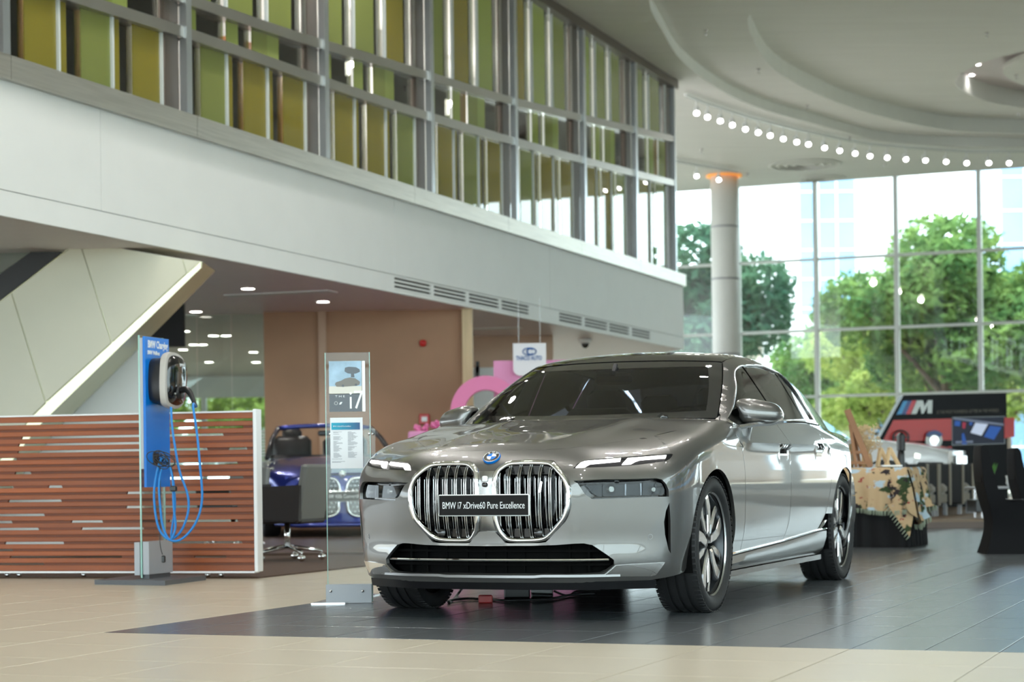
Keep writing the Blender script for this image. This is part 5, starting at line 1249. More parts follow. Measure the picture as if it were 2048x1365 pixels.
# ---- office chair behind the partition
pbr('leather_grey', lin((108, 110, 108)), .42); pbr('leather_dark', lin((40, 38, 38)), .45)
def office_chair(loc, rz, label):
    t = thing('office_chair', label, 'chair', loc, rz)     # local: faces +y
    part('seat', MB().bbox((0, .02, .43), (.46, .46, .1), .03), 'leather_dark', t, local=True)
    M = Matrix.Rotation(math.radians(9), 3, 'X')
    part('backrest', MB().bbox((0, -.26, .60), (.54, .06, .52), .02, M=M), 'leather_grey', t, local=True)
    for s in (-1, 1): part('armrest', MB().prism([(s * .27 - .03, -.26, .36), (s * .27 - .03, .22, .38), (s * .27 - .03, .26, .655), (s * .27 - .03, -.28, .675)], (.06, 0, 0)), 'leather_dark', t, local=True)
    part('shell', MB().bbox((0, -.02, .36), (.5, .48, .05), .015), 'leather_dark', t, local=True)
    part('column', MB().lathe([(.026, .11), (.026, .34)], (0, 0, 0), 14), 'chrome', t, local=True, smooth=True)
    for k in range(5):
        a = 2 * PI * k / 5 + .25; c, s = math.cos(a), math.sin(a)
        part('base_arm', MB().tube([(.02 * c, .02 * s, .125), (.30 * c, .30 * s, .085), (.31 * c, .31 * s, .06)], [.022, .014, .012], 10), 'chrome', t, local=True, smooth=True)
        part('caster', MB().lathe([(.001, -.022), (.026, -.02), (.03, -.01), (.03, .01), (.026, .02), (.001, .022)], (.31 * c, .31 * s, .031), 16, 'x'), 'chrome', t, local=True, smooth=True)
    return t
cz_ = G(572, 1126); office_chair((cz_[0], cz_[1] + .12, .012), -.9 + PI / 2 * 1.35, 'dark grey swivel office chair on chrome casters beside the white end post')
cz_ = G(505, 1100); office_chair((cz_[0] - .25, cz_[1] + .35, .012), 2.6, 'dark office chair mostly hidden behind the wooden partition')
# ---- things on and by the brown wall
cp_ = thing('fire_call_point', 'square red fire alarm call point on the brown wall', 'alarm', tuple(P(849, 839, YB)))
pbr('red_plastic', lin((196, 24, 26)), .3); pbr('bell_red', lin((200, 30, 30)), .35)
pc = P(849, 839, YB); part('case', MB().bbox((pc[0], YB - .02, pc[2]), (.155, .05, .155), .012), 'red_plastic', cp_); part('window', MB().box((pc[0], YB - .048, pc[2]), (.08, .006, .07)), 'white_gloss', cp_)
pc = P(846, 687, YB); bl_ = thing('alarm_bell', 'round red alarm bell high on the brown wall', 'alarm', tuple(pc)); part('gong', MB().lathe([(.001, -.07), (.03, -.068), (.05, -.05), (.052, -.02)], (pc[0], YB, pc[2]), 18, 'y', cap=False), 'bell_red', bl_, smooth=True); part('back_box', MB().bbox((pc[0], YB - .008, pc[2]), (.09, .035, .09), .006), 'bell_red', bl_)
pc = G(1170, 678, ZF); cv = thing('dome_camera', 'white dome security camera under the gallery soffit', 'camera', tuple(pc)); part('mount', MB().lathe([(.12, 0), (.12, -.06), (.10, -.08)], tuple(pc), 18), 'white_gloss', cv, smooth=True); part('dome', MB().sphere(pc + [0, 0, -.09], (.075, .075, .085), 16, 10), 'black_gloss', cv, smooth=True)
# ---- pink photo display with sign
pbr('pink', lin((226, 120, 172)), .4); pbr('pink_light', lin((226, 150, 196)), .45); pbr('sign_white', lin((226, 226, 232)), .4); pbr('sign_blue', lin((30, 90, 160)), .4)
YK = 27.0
rc_ = P(972, 823, YK); Ro, Ri = 70 / F * YK, 42 / F * YK
t_ = np.linspace(PI, 0, 30); arc = [(Ro * math.cos(a), Ro * math.sin(a)) for a in t_] + [(Ro, -rc_[2]), (Ri, -rc_[2])] + [(Ri * math.cos(a), Ri * math.sin(a)) for a in t_[::-1]] + [(-Ri, -rc_[2]), (-Ro, -rc_[2])]
solid('pink_arch', MB().prism([(rc_[0] + x, YK - .16, rc_[2] + z) for x, z in arc], (0, .3, 0)), 'pink', 'rounded bright pink arch standing in front of the pink backdrop', 'display')
bd = thing('pink_backdrop', 'pale pink photo backdrop panel with a round emblem below the white sign', 'backdrop', tuple(P(1060, 1000, YK + .35)))
bx0, bx1, bz1 = P(987, 722, YK + .3)[0], P(1165, 722, YK + .3)[0], P(987, 722, YK + .3)[2]
part('board', MB().box(((bx0 + bx1) / 2, YK + .33, bz1 / 2), (bx1 - bx0, .05, bz1)), 'pink_light', bd)
ec = P(1033, 822, YK + .3); part('emblem_ring', MB().tube([(ec[0] + .10 * math.cos(a), YK + .3, ec[2] + .10 * math.sin(a)) for a in np.linspace(0, 2 * PI, 25)[:-1]], .02, 6, closed=True), 'white_gloss', bd, smooth=True)
for k in range(4):
    t2_ = np.linspace(k * PI / 2, (k + 1) * PI / 2, 8); part('emblem_quarter', MB().prism([(ec[0], YK + .30, ec[2])] + [(ec[0] + .085 * math.cos(a), YK + .30, ec[2] + .085 * math.sin(a)) for a in t2_], (0, .005, 0)), 'sign_white' if k % 2 == 0 else 'sign_blue', bd)
part('lettering', text_mb('H', .18, P(1056, 800, YK + .295), (1, 0, 0), (0, 0, 1), .004), 'pink', bd)
sg = thing('hanging_sign', 'white sign with a blue oval logo hanging above the pink backdrop', 'sign', tuple(P(1059, 720, YK + .1)))
x0, x1 = P(1026, 700, YK + .1)[0], P(1092, 700, YK + .1)[0]; z1_, z0_ = P(1059, 687, YK + .1)[2], P(1059, 752, YK + .1)[2]; r_ = .1
oc = [(x1, z0_), (x1, z1_), (x0, z1_), (x0, z0_ + r_)] + [(x0 + r_ - r_ * math.cos(a), z0_ + r_ - r_ * math.sin(a)) for a in np.linspace(0, PI / 2, 8)[1:]]
part('board', MB().prism([(x, YK + .08, z) for x, z in oc], (0, .04, 0)), 'sign_white', sg)
lo = P(1059, 703.5, YK + .07)
part('logo_oval', MB().tube([(lo[0] + .092 * math.cos(a), lo[1], lo[2] + .05 * math.sin(a)) for a in np.linspace(0, 2 * PI, 33)[:-1]], .0075, 6, closed=True), 'sign_blue', sg)
part('logo_arc', MB().tube([(lo[0] + .012 + .045 * math.cos(a), lo[1], lo[2] + .043 * math.sin(a)) for a in np.linspace(.7, 2 * PI - .7, 20)], .012, 6), 'sign_blue', sg)
part('lettering', text_mb('THACO AUTO', .08, P(1058, 717, YK + .075), (1, 0, 0), (0, 0, 1), .004, bold=.002, width=.36), 'sign_blue', sg)
for s in (x0 + .08, x1 - .08): part('suspension_wire', MB().tube([(s, YK + .1, z1_), (s, YK + .1, ZF)], .004, 6), 'satin_chrome', sg)
fl_ = MB(); r9 = np.random.default_rng(9)
for u in np.linspace(838, 905, 6):
    p = P(u + r9.normal(0, 2), 858 - 6 * r9.random() - (u - 838) * .08, YK - .5)
    ball = MB()
    for _ in range(14):
        d = r9.normal(0, .018, 3); ball.sphere(p + d, .022 + .012 * r9.random(), 7, 5)
    solid('pink_flower_head', ball, 'pink', 'fluffy pink paper flower head in the row at the foot of the pink arch', 'flower', 'pink paper flowers', smooth=True)
pf_ = P(870, 1000, YK - .5); pk = thing('flower_trough', 'long low pink trough that carries the paper flowers', 'planter', (pf_[0], YK - .5, 0)); part('trough', MB().bbox((pf_[0], YK - .5, .68), (.7, .25, 1.36), .02), 'pink_light', pk)
# ---- white display shelving beyond the trim
ws_ = P(962, 745, 33); sh2 = thing('display_shelf', 'white shelf unit with dark boxes behind the wood edged wall', 'shelf', (ws_[0], 33.5, 0))
part('carcass', MB().box((ws_[0], 33.6, 1.3), (.42, .3, 2.6)), 'white_paint', sh2)
for v in (735, 745): part('dark_box', MB().box((P(955, v, 33.4)[0], 33.42, P(955, v, 33.4)[2]), (.06, .08, .2)), 'black_satin', sh2)
# ---- gear on the floor under the saloon
cx_ = G(1055, 1196); cu = thing('charger_unit', 'black mains battery charger box lying under the car nose', 'charger', tuple(cx_))
def boxpx(u0, u1, v0, v1, Y, d):
    a, b = P(u0, v1, Y), P(u1, v0, Y); return ((a[0] + b[0]) / 2, Y + d / 2, (a[2] + b[2]) / 2), (b[0] - a[0], d, b[2] - a[2])
yb_ = G(1050, 1197)[1]; c, d = boxpx(1008, 1060, 1169, 1196, yb_, .3); part('case', MB().bbox((c[0], c[1], d[2] / 2), d, .008), 'black_satin', cu)
c, d = boxpx(1062, 1106, 1168, 1197, yb_ - .02, .3); part('front_panel', MB().bbox((c[0], c[1], d[2] / 2), d, .006), 'black_gloss', cu)
c, d = boxpx(957, 985, 1190, 1206, G(970, 1207)[1], .06); solid('red_connector', MB().bbox((c[0], c[1], d[2] / 2), d, .005), 'red_plastic', 'red high current cable connector lying under the bumper', 'connector')
gy = lambda l, z=.006: np.array([G(u, v, z) for u, v in l])
w1 = np.vstack([[P(938, 1158, G(905, 1205)[1])], gy([(915, 1190), (897, 1205), (920, 1199), (940, 1198), (956, 1199)], .01)])
tag(part('charge_lead', MB().tube(smooth_path(w1, 40), .008, 8), 'black_satin', smooth=True), 'black lead dropping from the car to the red connector', 'cable')
tag(part('charge_lead', MB().tube(smooth_path(gy([(986, 1199), (1010, 1202), (1050, 1201), (1110, 1197), (1150, 1190), (1190, 1188)], .009), 40), .008, 8), 'black_satin', smooth=True), 'black lead running behind the red connector past the charger box', 'cable')
tag(part('charge_lead', MB().tube(smooth_path(np.vstack([[P(1108, 1183, yb_ + .1)], gy([(1125, 1190), (1160, 1182), (1200, 1180)], .009)]), 30), .007, 8), 'black_satin', smooth=True), 'black lead leaving the end of the charger box', 'cable')
# ================================================================ OTHER CARS (lofted bodies)
pbr('paint_blue', lin((26, 44, 128)), .28, .6, coat=1.); pbr('paint_white', lin((232, 234, 236)), .3, 0, coat=1.)
def loft_body(stations, nz=9):
    """stations: (y, [(x, z) ... from sill to centre line])"""
    ys = [s[0] for s in stations]; A = np.array([s[1] for s in stations], float); n = A.shape[1]
    yy = np.concatenate([np.linspace(a, b, 5)[:-1] for a, b in zip(ys[:-1], ys[1:])] + [[ys[-1]]])
    o = np.argsort(ys); B = np.stack([np.stack([spline(np.array(ys)[o], A[o, k, c], yy) for c in range(2)], 1) for k in range(n)], 1)
    # densify the section
    rows = []
    for r, y in zip(B, yy):
        q = smooth_path(r, 26); rows.append([(p[0], y, p[1]) for p in q] + [(-p[0], y, p[1]) for p in q[::-1][1:]])
    return MB().grid(rows)
def plain_wheel(parent, x, y, r, side, w=.22):
    wh = part('wheel', MB().lathe([(r * .66, -.08), (r * .66, .085), (r * .70, .09), (r * .70, .08)], (0, 0, 0), 28, 'x', cap=False), 'rim_dark', parent, local=True, smooth=True)
    part('tyre', MB().lathe([(r * .68, -w / 2), (r * .9, -w / 2), (r, -w * .36), (r, w * .36), (r * .9, w / 2), (r * .68, w / 2)], (0, 0, 0), 36, 'x', cap=False), 'rubber', wh, local=True, smooth=True)
    part('wheel_back', MB().lathe([(.001, -.03), (r * .66, -.03)], (0, 0, 0), 24, 'x', cap=False), 'black_matte', wh, local=True)
    for k in range(5):
        a = 2 * PI * k / 5; M = Matrix.Rotation(a, 3, 'X'); part('spoke', MB().box(np.array(M) @ np.array([.06, 0, r * .36]), (.03, .06, r * .6), M=M), 'rim_silver', wh, local=True)
    wh.location = (x, y, r); wh.rotation_euler = (0, 0, 0 if side > 0 else PI)
# ---- blue convertible, nose towards the hall.  local frame: y forward, x to its right
bg = G(700, 1076); bz0 = -.01
BY = 23.6; bx_c = (704 - 1024) / F * (BY - .6)
blue = thing('convertible_car', 'dark blue open convertible car with twin kidney grilles behind the poster stand', 'car', (bx_c - .30, BY + .55, .03), PI + .20)
H = .0
sec = lambda w, zs, zt, zc, wt=.88: [(w * .93, zs), (w * .99, .42), (w, .60), (w * .985, .76), (w * wt, zt), (w * .6, zc - .01), (w * .3, zc), (0, zc + .005)]
bst = [(.74, [(.62, .20), (.70, .34), (.72, .48), (.70, .60), (.62, .70), (.45, .74), (.22, .755), (0, .76)]), (.58, sec(.82, .18, .78, .82)), (.25, sec(.90, .2, .84, .89)), (-.2, sec(.915, .22, .88, .95)), (-.62, sec(.915, .22, .91, .99)), (-1.0, sec(.915, .22, .93, .96)), (-2.0, sec(.915, .22, .94, .95)), (-3.0, sec(.91, .24, .96, 1.0)), (-3.7, sec(.84, .28, .95, 1.0))]
part('body_shell', loft_body(bst), 'paint_blue', blue, local=True, auto=60)
part('nose', MB().grid([[(x, .74 + .06 * (1 - (x / .72) ** 2) - .10 * max(0, (z - .62)) * 3 - .02, z) for x in np.linspace(-.68, .68, 13)] for z in (.18, .28, .4, .5, .6, .68, .74)]), 'paint_blue', blue, local=True, smooth=True)
for s in (1, -1):
    c = np.array([(.05, .62), (.09, .69), (.2, .71), (.3, .70), (.365, .62), (.385, .5), (.36, .36), (.28, .27), (.13, .26), (.07, .30), (.05, .40)]); c = smooth_path(c, 50, True)
    fr_ = np.c_[s * c[:, 0], .835 - .22 * c[:, 0] ** 2, c[:, 1]]
    part('grille_frame', MB().tube(fr_, .018, 8, closed=True), 'chrome', blue, local=True, smooth=True)
    V_, T_ = cdt(c); part('grille_back', MB().add(np.c_[s * V_[:, 0], .825 - .22 * V_[:, 0] ** 2, V_[:, 1]], [tuple(t) for t in T_]), 'car_black', blue, local=True)
    for r_i, z in enumerate(np.linspace(.31, .67, 8)):
        for x in np.arange(.09 + .024 * (r_i % 2), .37, .05):
            if inside(np.array([[x, z]]), c)[0]: part('grille_stud', MB().box((s * x, .838 - .22 * x * x, z), (.026, .012, .012)), 'satin_chrome', blue, local=True)
    part('head_lamp', MB().prism([(s * .47, .74, .66), (s * .60, .70, .70), (s * .80, .52, .74), (s * .80, .52, .66), (s * .62, .70, .60), (s * .5, .75, .59)], (0, .03, 0)), 'lamp_glass', blue, local=True)
    part('lower_intake', MB().prism([(s * .46, .80, .22), (s * .78, .66, .22), (s * .76, .66, .44), (s * .50, .80, .36)], (0, .02, 0)), 'car_black', blue, local=True)
    part('bumper_blade', MB().tube([(s * .44, .84, .46), (s * .50, .84, .30), (s * .62, .79, .22), (s * .80, .68, .20)], .022, 8), 'paint_blue', blue, local=True, smooth=True)
    part('door_mirror', MB().sphere((s * 1.0, -.75, 1.0), (.12, .07, .08), 14, 10), 'paint_blue', blue, local=True, smooth=True)
    part('roof_pillar', MB().tube([(s * .80, -.52, .97), (s * .70, -.95, 1.22), (s * .60, -1.22, 1.36)], .032, 8), 'black_satin', blue, local=True, smooth=True)
part('plate', MB().bbox((0, .858, .49), (.52, .012, .115), .004), 'black_satin', blue, local=True)
part('plate_frame', MB().bbox((0, .852, .49), (.54, .010, .130), .004), 'satin_chrome', blue, local=True)
part('plate_lettering', text_mb('BMW 430i Convertible', .06, (0, .8655, .49), (-1, 0, 0), (0, 0, 1), .001, width=.46), 'white_frame', blue, local=True)
part('roundel', MB().lathe([(.001, .012), (.04, .008), (.042, 0)], (0, .80, .76), 20, 'y', cap=False), 'chrome', blue, local=True, smooth=True)
part('lower_lip', MB().tube([(-.80, .66, .17), (-.5, .80, .15), (0, .84, .15), (.5, .80, .15), (.80, .66, .17)], .03, 8), 'paint_blue', blue, local=True, smooth=True)
part('header_rail', MB().tube(smooth_path([(-.60, -1.22, 1.36), (-.3, -1.17, 1.385), (0, -1.155, 1.39), (.3, -1.17, 1.385), (.60, -1.22, 1.36)], 16), .03, 8), 'paint_blue', blue, local=True, smooth=True)
part('windscreen', MB().grid([[(x * (.78 - .18 * t), -.50 - .22 * x * x * (1 - .6 * t) - .66 * t, .98 + .40 * t) for x in np.linspace(-1, 1, 9)] for t in np.linspace(0, 1, 5)]), 'clear_glass', blue, local=True, smooth=True)
part('rear_view_mirror', MB().bbox((0, -1.0, 1.29), (.22, .04, .07), .02), 'black_satin', blue, local=True)
part('cockpit', MB().bbox((0, -1.9, .72), (1.5, 2.0, .5), .05), 'leather_dark', blue, local=True)
part('dashboard', MB().bbox((0, -.85, .96), (1.5, .5, .1), .04), 'black_satin', blue, local=True)
for s in (.37, -.37):
    for y in (-1.75, -2.6):
        part('seat', MB().bbox((s, y, 1.02), (.5, .16, .5), .06), 'leather_dark', blue, local=True, auto=50); part('headrest', MB().bbox((s, y - .05, 1.28 if y > -2 else 1.18), (.26, .1, .2), .05), 'leather_dark', blue, local=True, auto=50)
for x in (.8, -.8):
    for y in (0, -2.85): plain_wheel(blue, x, y, .335, x)
part('underbody', MB().bbox((0, -1.4, .28), (1.4, 4.2, .12), .03), 'black_matte', blue, local=True)
# ---- white car before the motorsport wall
wg = P(1905, 940, 30.6)
white = thing('white_car', 'white car with bright headlamp parked before the black and red display wall', 'car', (wg[0] - .76, 31.0, .11), -PI / 2 - .42)
wsec = lambda w, zs, zt, zc: [(w * .95, zs), (w, .5), (w, .75), (w * .98, .92), (w * .88, zt), (w * .6, zc - .01), (w * .3, zc), (0, zc)]
wst = [(.92, [(.55, .3), (.66, .42), (.70, .6), (.70, .76), (.62, .86), (.45, .92), (.22, .94), (0, .94)]), (.72, wsec(.86, .26, .96, .99)), (.35, wsec(.97, .28, 1.02, 1.06)), (-.2, wsec(.99, .3, 1.06, 1.12)), (-.75, wsec(.99, .3, 1.08, 1.16)), (-2.2, wsec(.99, .3, 1.1, 1.14)), (-3.6, wsec(.95, .34, 1.1, 1.15))]
part('body_shell', loft_body(wst), 'paint_white', white, local=True, auto=60)
part('nose', MB().grid([[(x, .92 + .05 * (1 - (x / .7) ** 2), z) for x in np.linspace(-.68, .68, 9)] for z in (.3, .5, .7, .85, .93)]), 'paint_white', white, local=True, smooth=True)
part('cabin', MB().add([(-.8, -.9, 1.12), (.8, -.9, 1.12), (.85, -3.5, 1.12), (-.85, -3.5, 1.12), (-.6, -1.6, 1.62), (.6, -1.6, 1.62), (.62, -3.1, 1.66), (-.62, -3.1, 1.66)], [(4, 5, 6, 7), (0, 1, 5, 4), (1, 2, 6, 5), (2, 3, 7, 6), (3, 0, 4, 7)]), 'roof_glass', white, local=True)
for s in (1, -1):
    part('head_lamp', MB().prism([(s * .50, .95, .74), (s * .70, .86, .80), (s * .965, .45, .90), (s * .965, .45, .82), (s * .72, .86, .69), (s * .52, .95, .66)], (s * .02, .02, 0)), 'reflector', white, local=True)
    part('grille', MB().bbox((s * .22, .985, .70), (.38, .02, .32), .01), 'satin_chrome', white, local=True)
    part('fog_intake', MB().prism([(s * .5, .96, .36), (s * .72, .85, .36), (s * .72, .85, .5), (s * .56, .95, .5)], (0, .02, 0)), 'car_black', white, local=True)
    for y in (0, -2.95): plain_wheel(white, s * .86, y, .37, s)
    part('wheel_arch', MB().tube([(s * .99, .42 * math.cos(a), .37 + .42 * math.sin(a)) for a in np.linspace(0, PI, 16)], .02, 6), 'car_black', white, local=True, smooth=True)
part('underbody', MB().bbox((0, -1.5, .36), (1.5, 4.2, .14), .03), 'black_matte', white, local=True)
# ================================================================ RIGHT SIDE: gift table, covered chairs, lounge, display wall
pbr('velvet_black', (.004, .004, .005), .7, spec=.25); pbr('spandex', (.004, .004, .005), .65, spec=.12); pbr('wood_easel', lin((142, 98, 62)), .5, var=.2, vscale=3, stretch=(1, 1, .2)); pbr('wood_pale', lin((208, 178, 134)), .5, var=.12)
pbr('dried', lin((214, 190, 150)), .8); pbr('fringe', lin((150, 160, 140)), .9); pbr('leaf_green', lin((70, 120, 50)), .5); pbr('fabric_taupe', lin((124, 116, 102)), .85, sheen=.3); pbr('fabric_dark', lin((52, 54, 56)), .85)
# woven picture cloth: cream ground with woven trees, sky and dark line work
m_, nt_, b_ = nodes_of('tapestry'); N_, L_ = nt_.nodes, nt_.links; b_.inputs['Roughness'].default_value = .95; b_.inputs['Specular IOR Level'].default_value = .1
tcn = N_.new('ShaderNodeTexCoord'); col = None
def blot(prev, scale, thr, c, off, detail=4):
    mp = N_.new('ShaderNodeMapping'); mp.inputs['Location'].default_value = off; mp.inputs['Scale'].default_value = (1, 1, 1.4); L_.new(tcn.outputs['Object'], mp.inputs[0])
    n = N_.new('ShaderNodeTexNoise'); n.inputs['Scale'].default_value = scale; n.inputs['Detail'].default_value = detail; L_.new(mp.outputs[0], n.inputs[0])
    r = N_.new('ShaderNodeMapRange'); r.inputs['From Min'].default_value = thr; r.inputs['From Max'].default_value = thr + .03; L_.new(n.outputs['Fac'], r.inputs[0])
    mx = N_.new('ShaderNodeMix'); mx.data_type = 'RGBA'; L_.new(r.outputs[0], mx.inputs[0])
    if prev is None: mx.inputs[6].default_value = (*lin((186, 160, 126)), 1)
    else: L_.new(prev, mx.inputs[6])
    mx.inputs[7].default_value = (*lin(c), 1); return mx.outputs[2]
col = blot(None, 4.5, .54, (172, 190, 202), (3, 1, 0)); col = blot(col, 4.5, .56, (58, 72, 48), (0, 5, 2), 7); col = blot(col, 6.5, .58, (52, 46, 48), (9, 2, 4), 8); col = blot(col, 14, .66, (150, 64, 62), (1, 7, 9))
L_.new(col, b_.inputs['Base Color'])
YT = 19.15; TZ = .775; TD = 1.05; TW = 1.25
tcor = G(1822, 1096); tcor[2] = 0                  # near corner of the table, turned with the floor grid
tbl = thing('gift_table', 'table with pleated black velvet skirt behind the car tail', 'table', tuple(tcor), -AL)
part('table_top', MB().box((-TW / 2 - .06, TD / 2 + .06, TZ - .015), (TW, TD, .03)), 'wood_pale', tbl, local=True)
per = resample([(-TW - .06, .06), (-.06, .06), (-.06, .06 + TD), (-TW - .06, .06 + TD)], .012); cen = per.mean(0); sk_ = []
for k, p in enumerate(per):
    d = (p - cen) / np.linalg.norm(p - cen); wv = .5 + .5 * math.sin(k * .55 + 1.3 * math.sin(k * .11)); sk_.append([(*(p + d * o), z) for o, z in ((.004, TZ - .02), (.012 + .015 * wv, .4), (.02 + .035 * wv, .004))])
part('skirt', MB().grid(sk_, closed_u=True), 'velvet_black', tbl, smooth=True, local=True)
ct = thing('woven_throw', 'cream woven picture throw with fringe draped over the black skirted table', 'throw', tuple(tcor + [0, 0, TZ]), -AL)
cl = []
for x in np.linspace(-TW - .08, -.04, 50):
    hang = .40 - .02 * math.sin(x * 7); f = .010 * math.sin(x * 23) + .008 * math.sin(x * 51)
    cl.append([(x, TD * .55, .006), (x, .16, .006), (x, .065, .005), (x, .035, -.02), (x, .005 + f, -.15), (x, -.005 + f * 2, -.28), (x, -.02 + f * 3, -hang)])
part('front_fall', MB().grid(cl), 'tapestry', ct, smooth=True, local=True)
cr_ = []
for y in np.linspace(.05, .06 + TD * .95, 44):
    t = y / TD; f = .018 * math.sin(y * 17) + .010 * math.sin(y * 41)
    cr_.append([(-.05, y, .006), (-.02, y, -.03), (.005 + f, y, -.2), (.03 + f * 1.5, y, -.40 - .05 * math.sin(t * 5)), (.05 + f * 2.2, y, -.47 - .09 * math.sin(t * 5 + .6))])
part('side_fall', MB().grid(cr_), 'tapestry', ct, smooth=True, local=True)
g1, g2 = np.array([-.22, -.02, -.36]), np.array([.03, .05, -.40]); tipc = np.array([.0, -.06, -.67])
part('corner_fall', MB().grid([[g1 + (tipc - g1) * s_, (g1 + g2) / 2 * (1 - s_) + tipc * s_ + np.array([0, -.03 * (1 - s_), .06 * (1 - s_)]), g2 + (tipc - g2) * s_] for s_ in np.linspace(0, .98, 6)]), 'tapestry', ct, smooth=True, local=True)
part('corner_gusset', MB().add([(-.045, .055, .004), (-.05, .0, -.16), (-.045, -.03, -.38), (.0, -.035, -.44), (.06, .045, -.49), (.01, .05, -.2)], [(0, 1, 5), (1, 2, 3), (1, 3, 5), (3, 4, 5)]), 'tapestry', ct, smooth=True, local=True)
fr2 = MB()
for k, row in enumerate(cl):
    for j in range(2):
        b = np.array(row[-1]) + [(.012 * j), 0, 0]; fr2.tube([b, b + [.004 * math.sin(k), -.006, -.045]], [.006, .003], 4)
for row in cr_:
    for j in range(2):
        b = np.array(row[-1]) + [0, .012 * j, 0]; fr2.tube([b, b + [.006, 0, -.05]], [.007, .003], 4)
for s_ in np.linspace(0, .98, 12):
    b = g1 + (tipc - g1) * s_; fr2.tube([b, b + [-.03, -.01, -.035]], [.007, .003], 4)
part('fringe', fr2, 'fringe', ct, local=True)['kind'] = 'stuff'
# easel, frames and flowers standing on the table
TT = TZ + .008
ez = thing('table_easel', 'small brown wooden easel leaning back on the table edge by the car tail', 'easel', (P(1712, 930, YT + .3)[0], YT + .3, TT))
def pt(u, v, dy): return P(u, v, YT + dy)
def bar_(a, b, w=.03, th=.02): a, b = np.array(a), np.array(b); return MB().sweep([a, b], [(-w / 2, -th / 2), (w / 2, -th / 2), (w / 2, th / 2), (-w / 2, th / 2)], up=(0, 1, .01))
part('frame_side', bar_(pt(1694, 820, .30), [pt(1737, 935, .30)[0], YT + .22, TT + .004], .06, .04), 'wood_easel', ez)
part('leg', bar_(pt(1700, 850, .28), [pt(1711, 935, .24)[0], YT + .20, TT + .004], .03), 'wood_easel', ez)
part('leg', bar_(pt(1705, 855, .30), [pt(1722, 935, .3)[0], YT + .34, TT + .004], .03), 'wood_easel', ez)
part('cross_bar', bar_(pt(1696, 905, .24), pt(1728, 905, .24), .03), 'wood_easel', ez); part('ledge', bar_(pt(1697, 926, .2), pt(1735, 926, .2), .03, .05), 'wood_easel', ez)
for k, (u0, u1, dy, rot) in enumerate(((1757, 1776, .30, .3), (1774, 1797, .20, -.2))):
    t = thing('tent_frame', ('plain pale wood tent frame beside the dried flowers', 'pale wood tent frame beside the slim white tray')[k], 'frame', (P((u0 + u1) / 2, 930, YT + dy)[0], YT + dy, TT))
    x0, x1 = P(u0, 930, YT + dy)[0], P(u1, 930, YT + dy)[0]; xa = x0 + (x1 - x0) * .35
    for y in (0, .12):
        part('slat', bar_((x0, YT + dy + y, TT + .004), (xa, YT + dy + y, TT + .19), .02, .014), 'wood_pale', t); part('slat', bar_((x1 + .02, YT + dy + y, TT + .004), (xa, YT + dy + y, TT + .19), .02, .014), 'wood_pale', t)
    part('ridge', bar_((xa, YT + dy, TT + .19), (xa, YT + dy + .13, TT + .19), .016, .016), 'wood_pale', t); part('foot_bar', bar_((x0, YT + dy, TT + .012), (x1 + .02, YT + dy, TT + .012), .016, .016), 'wood_pale', t)
fv = P(1734, 930, YT + .52); vs_ = thing('flower_vase', 'bunch of pale dried flowers in a small pot behind the easel', 'flowers', (fv[0], fv[1], TT))
part('pot', MB().lathe([(.045, 0), (.06, .03), (.05, .12), (.04, .14)], (fv[0], fv[1], TT), 18), 'wood_pale', vs_, smooth=True)
tw_ = MB(); bl2 = MB(); r8 = np.random.default_rng(8)
for _ in range(60):
    a = r8.random() * 2 * PI; e = .25 + .75 * r8.random(); top = np.array([fv[0] + .13 * math.cos(a) * r8.random(), fv[1] + .13 * math.sin(a) * r8.random(), TT + .14 + .27 * e]); tw_.tube([(fv[0], fv[1], TT + .1), top], .0015, 4)
    for _ in range(9): bl2.sphere(top + r8.normal(0, .02, 3), .0075, 5, 3)
part('stems', tw_, 'dried', vs_)['kind'] = 'stuff'; part('blossoms', bl2, 'dried', vs_)['kind'] = 'stuff'
solid('amber_glow_shape', MB().lathe([(.03, 0), (.035, .05), (.03, .16), (.012, .2), (.012, .24)], (P(1701, 930, YT + .48)[0], YT + .48, TT), 16), 'pane_amber', 'made-up amber shape standing in for an orange glow behind the wooden easel', 'glow shape', smooth=True)  # bottle outline made up to stand in for an orange glow
solid('paper_tray', MB().bbox((P(1783, 934, YT + .1)[0], YT + .1, TT + .012), (.20, .09, .018), .004), 'white_gloss', 'slim white tray on the front edge of the throw', 'tray')
# black slim kiosk behind the table
kp = G(1802, 1064); kk = thing('info_kiosk', 'slim black floor kiosk rising behind the gift table', 'kiosk', (kp[0], 23.4, 0)); kx = P(1802, 900, 23.4)[0]
part('foot', MB().bbox((kx, 23.4, .012), (.4, .4, .022), .008), 'black_satin', kk); part('column', MB().tube([(kx, 23.4, .02), (kx, 23.4, .92), (kx + .0, 23.4, 1.0)], [.05, .045, .035], 14), 'black_satin', kk, smooth=True); part('head', MB().bbox((kx, 23.4, 1.08), (.075, .2, .24), .03), 'black_satin', kk)
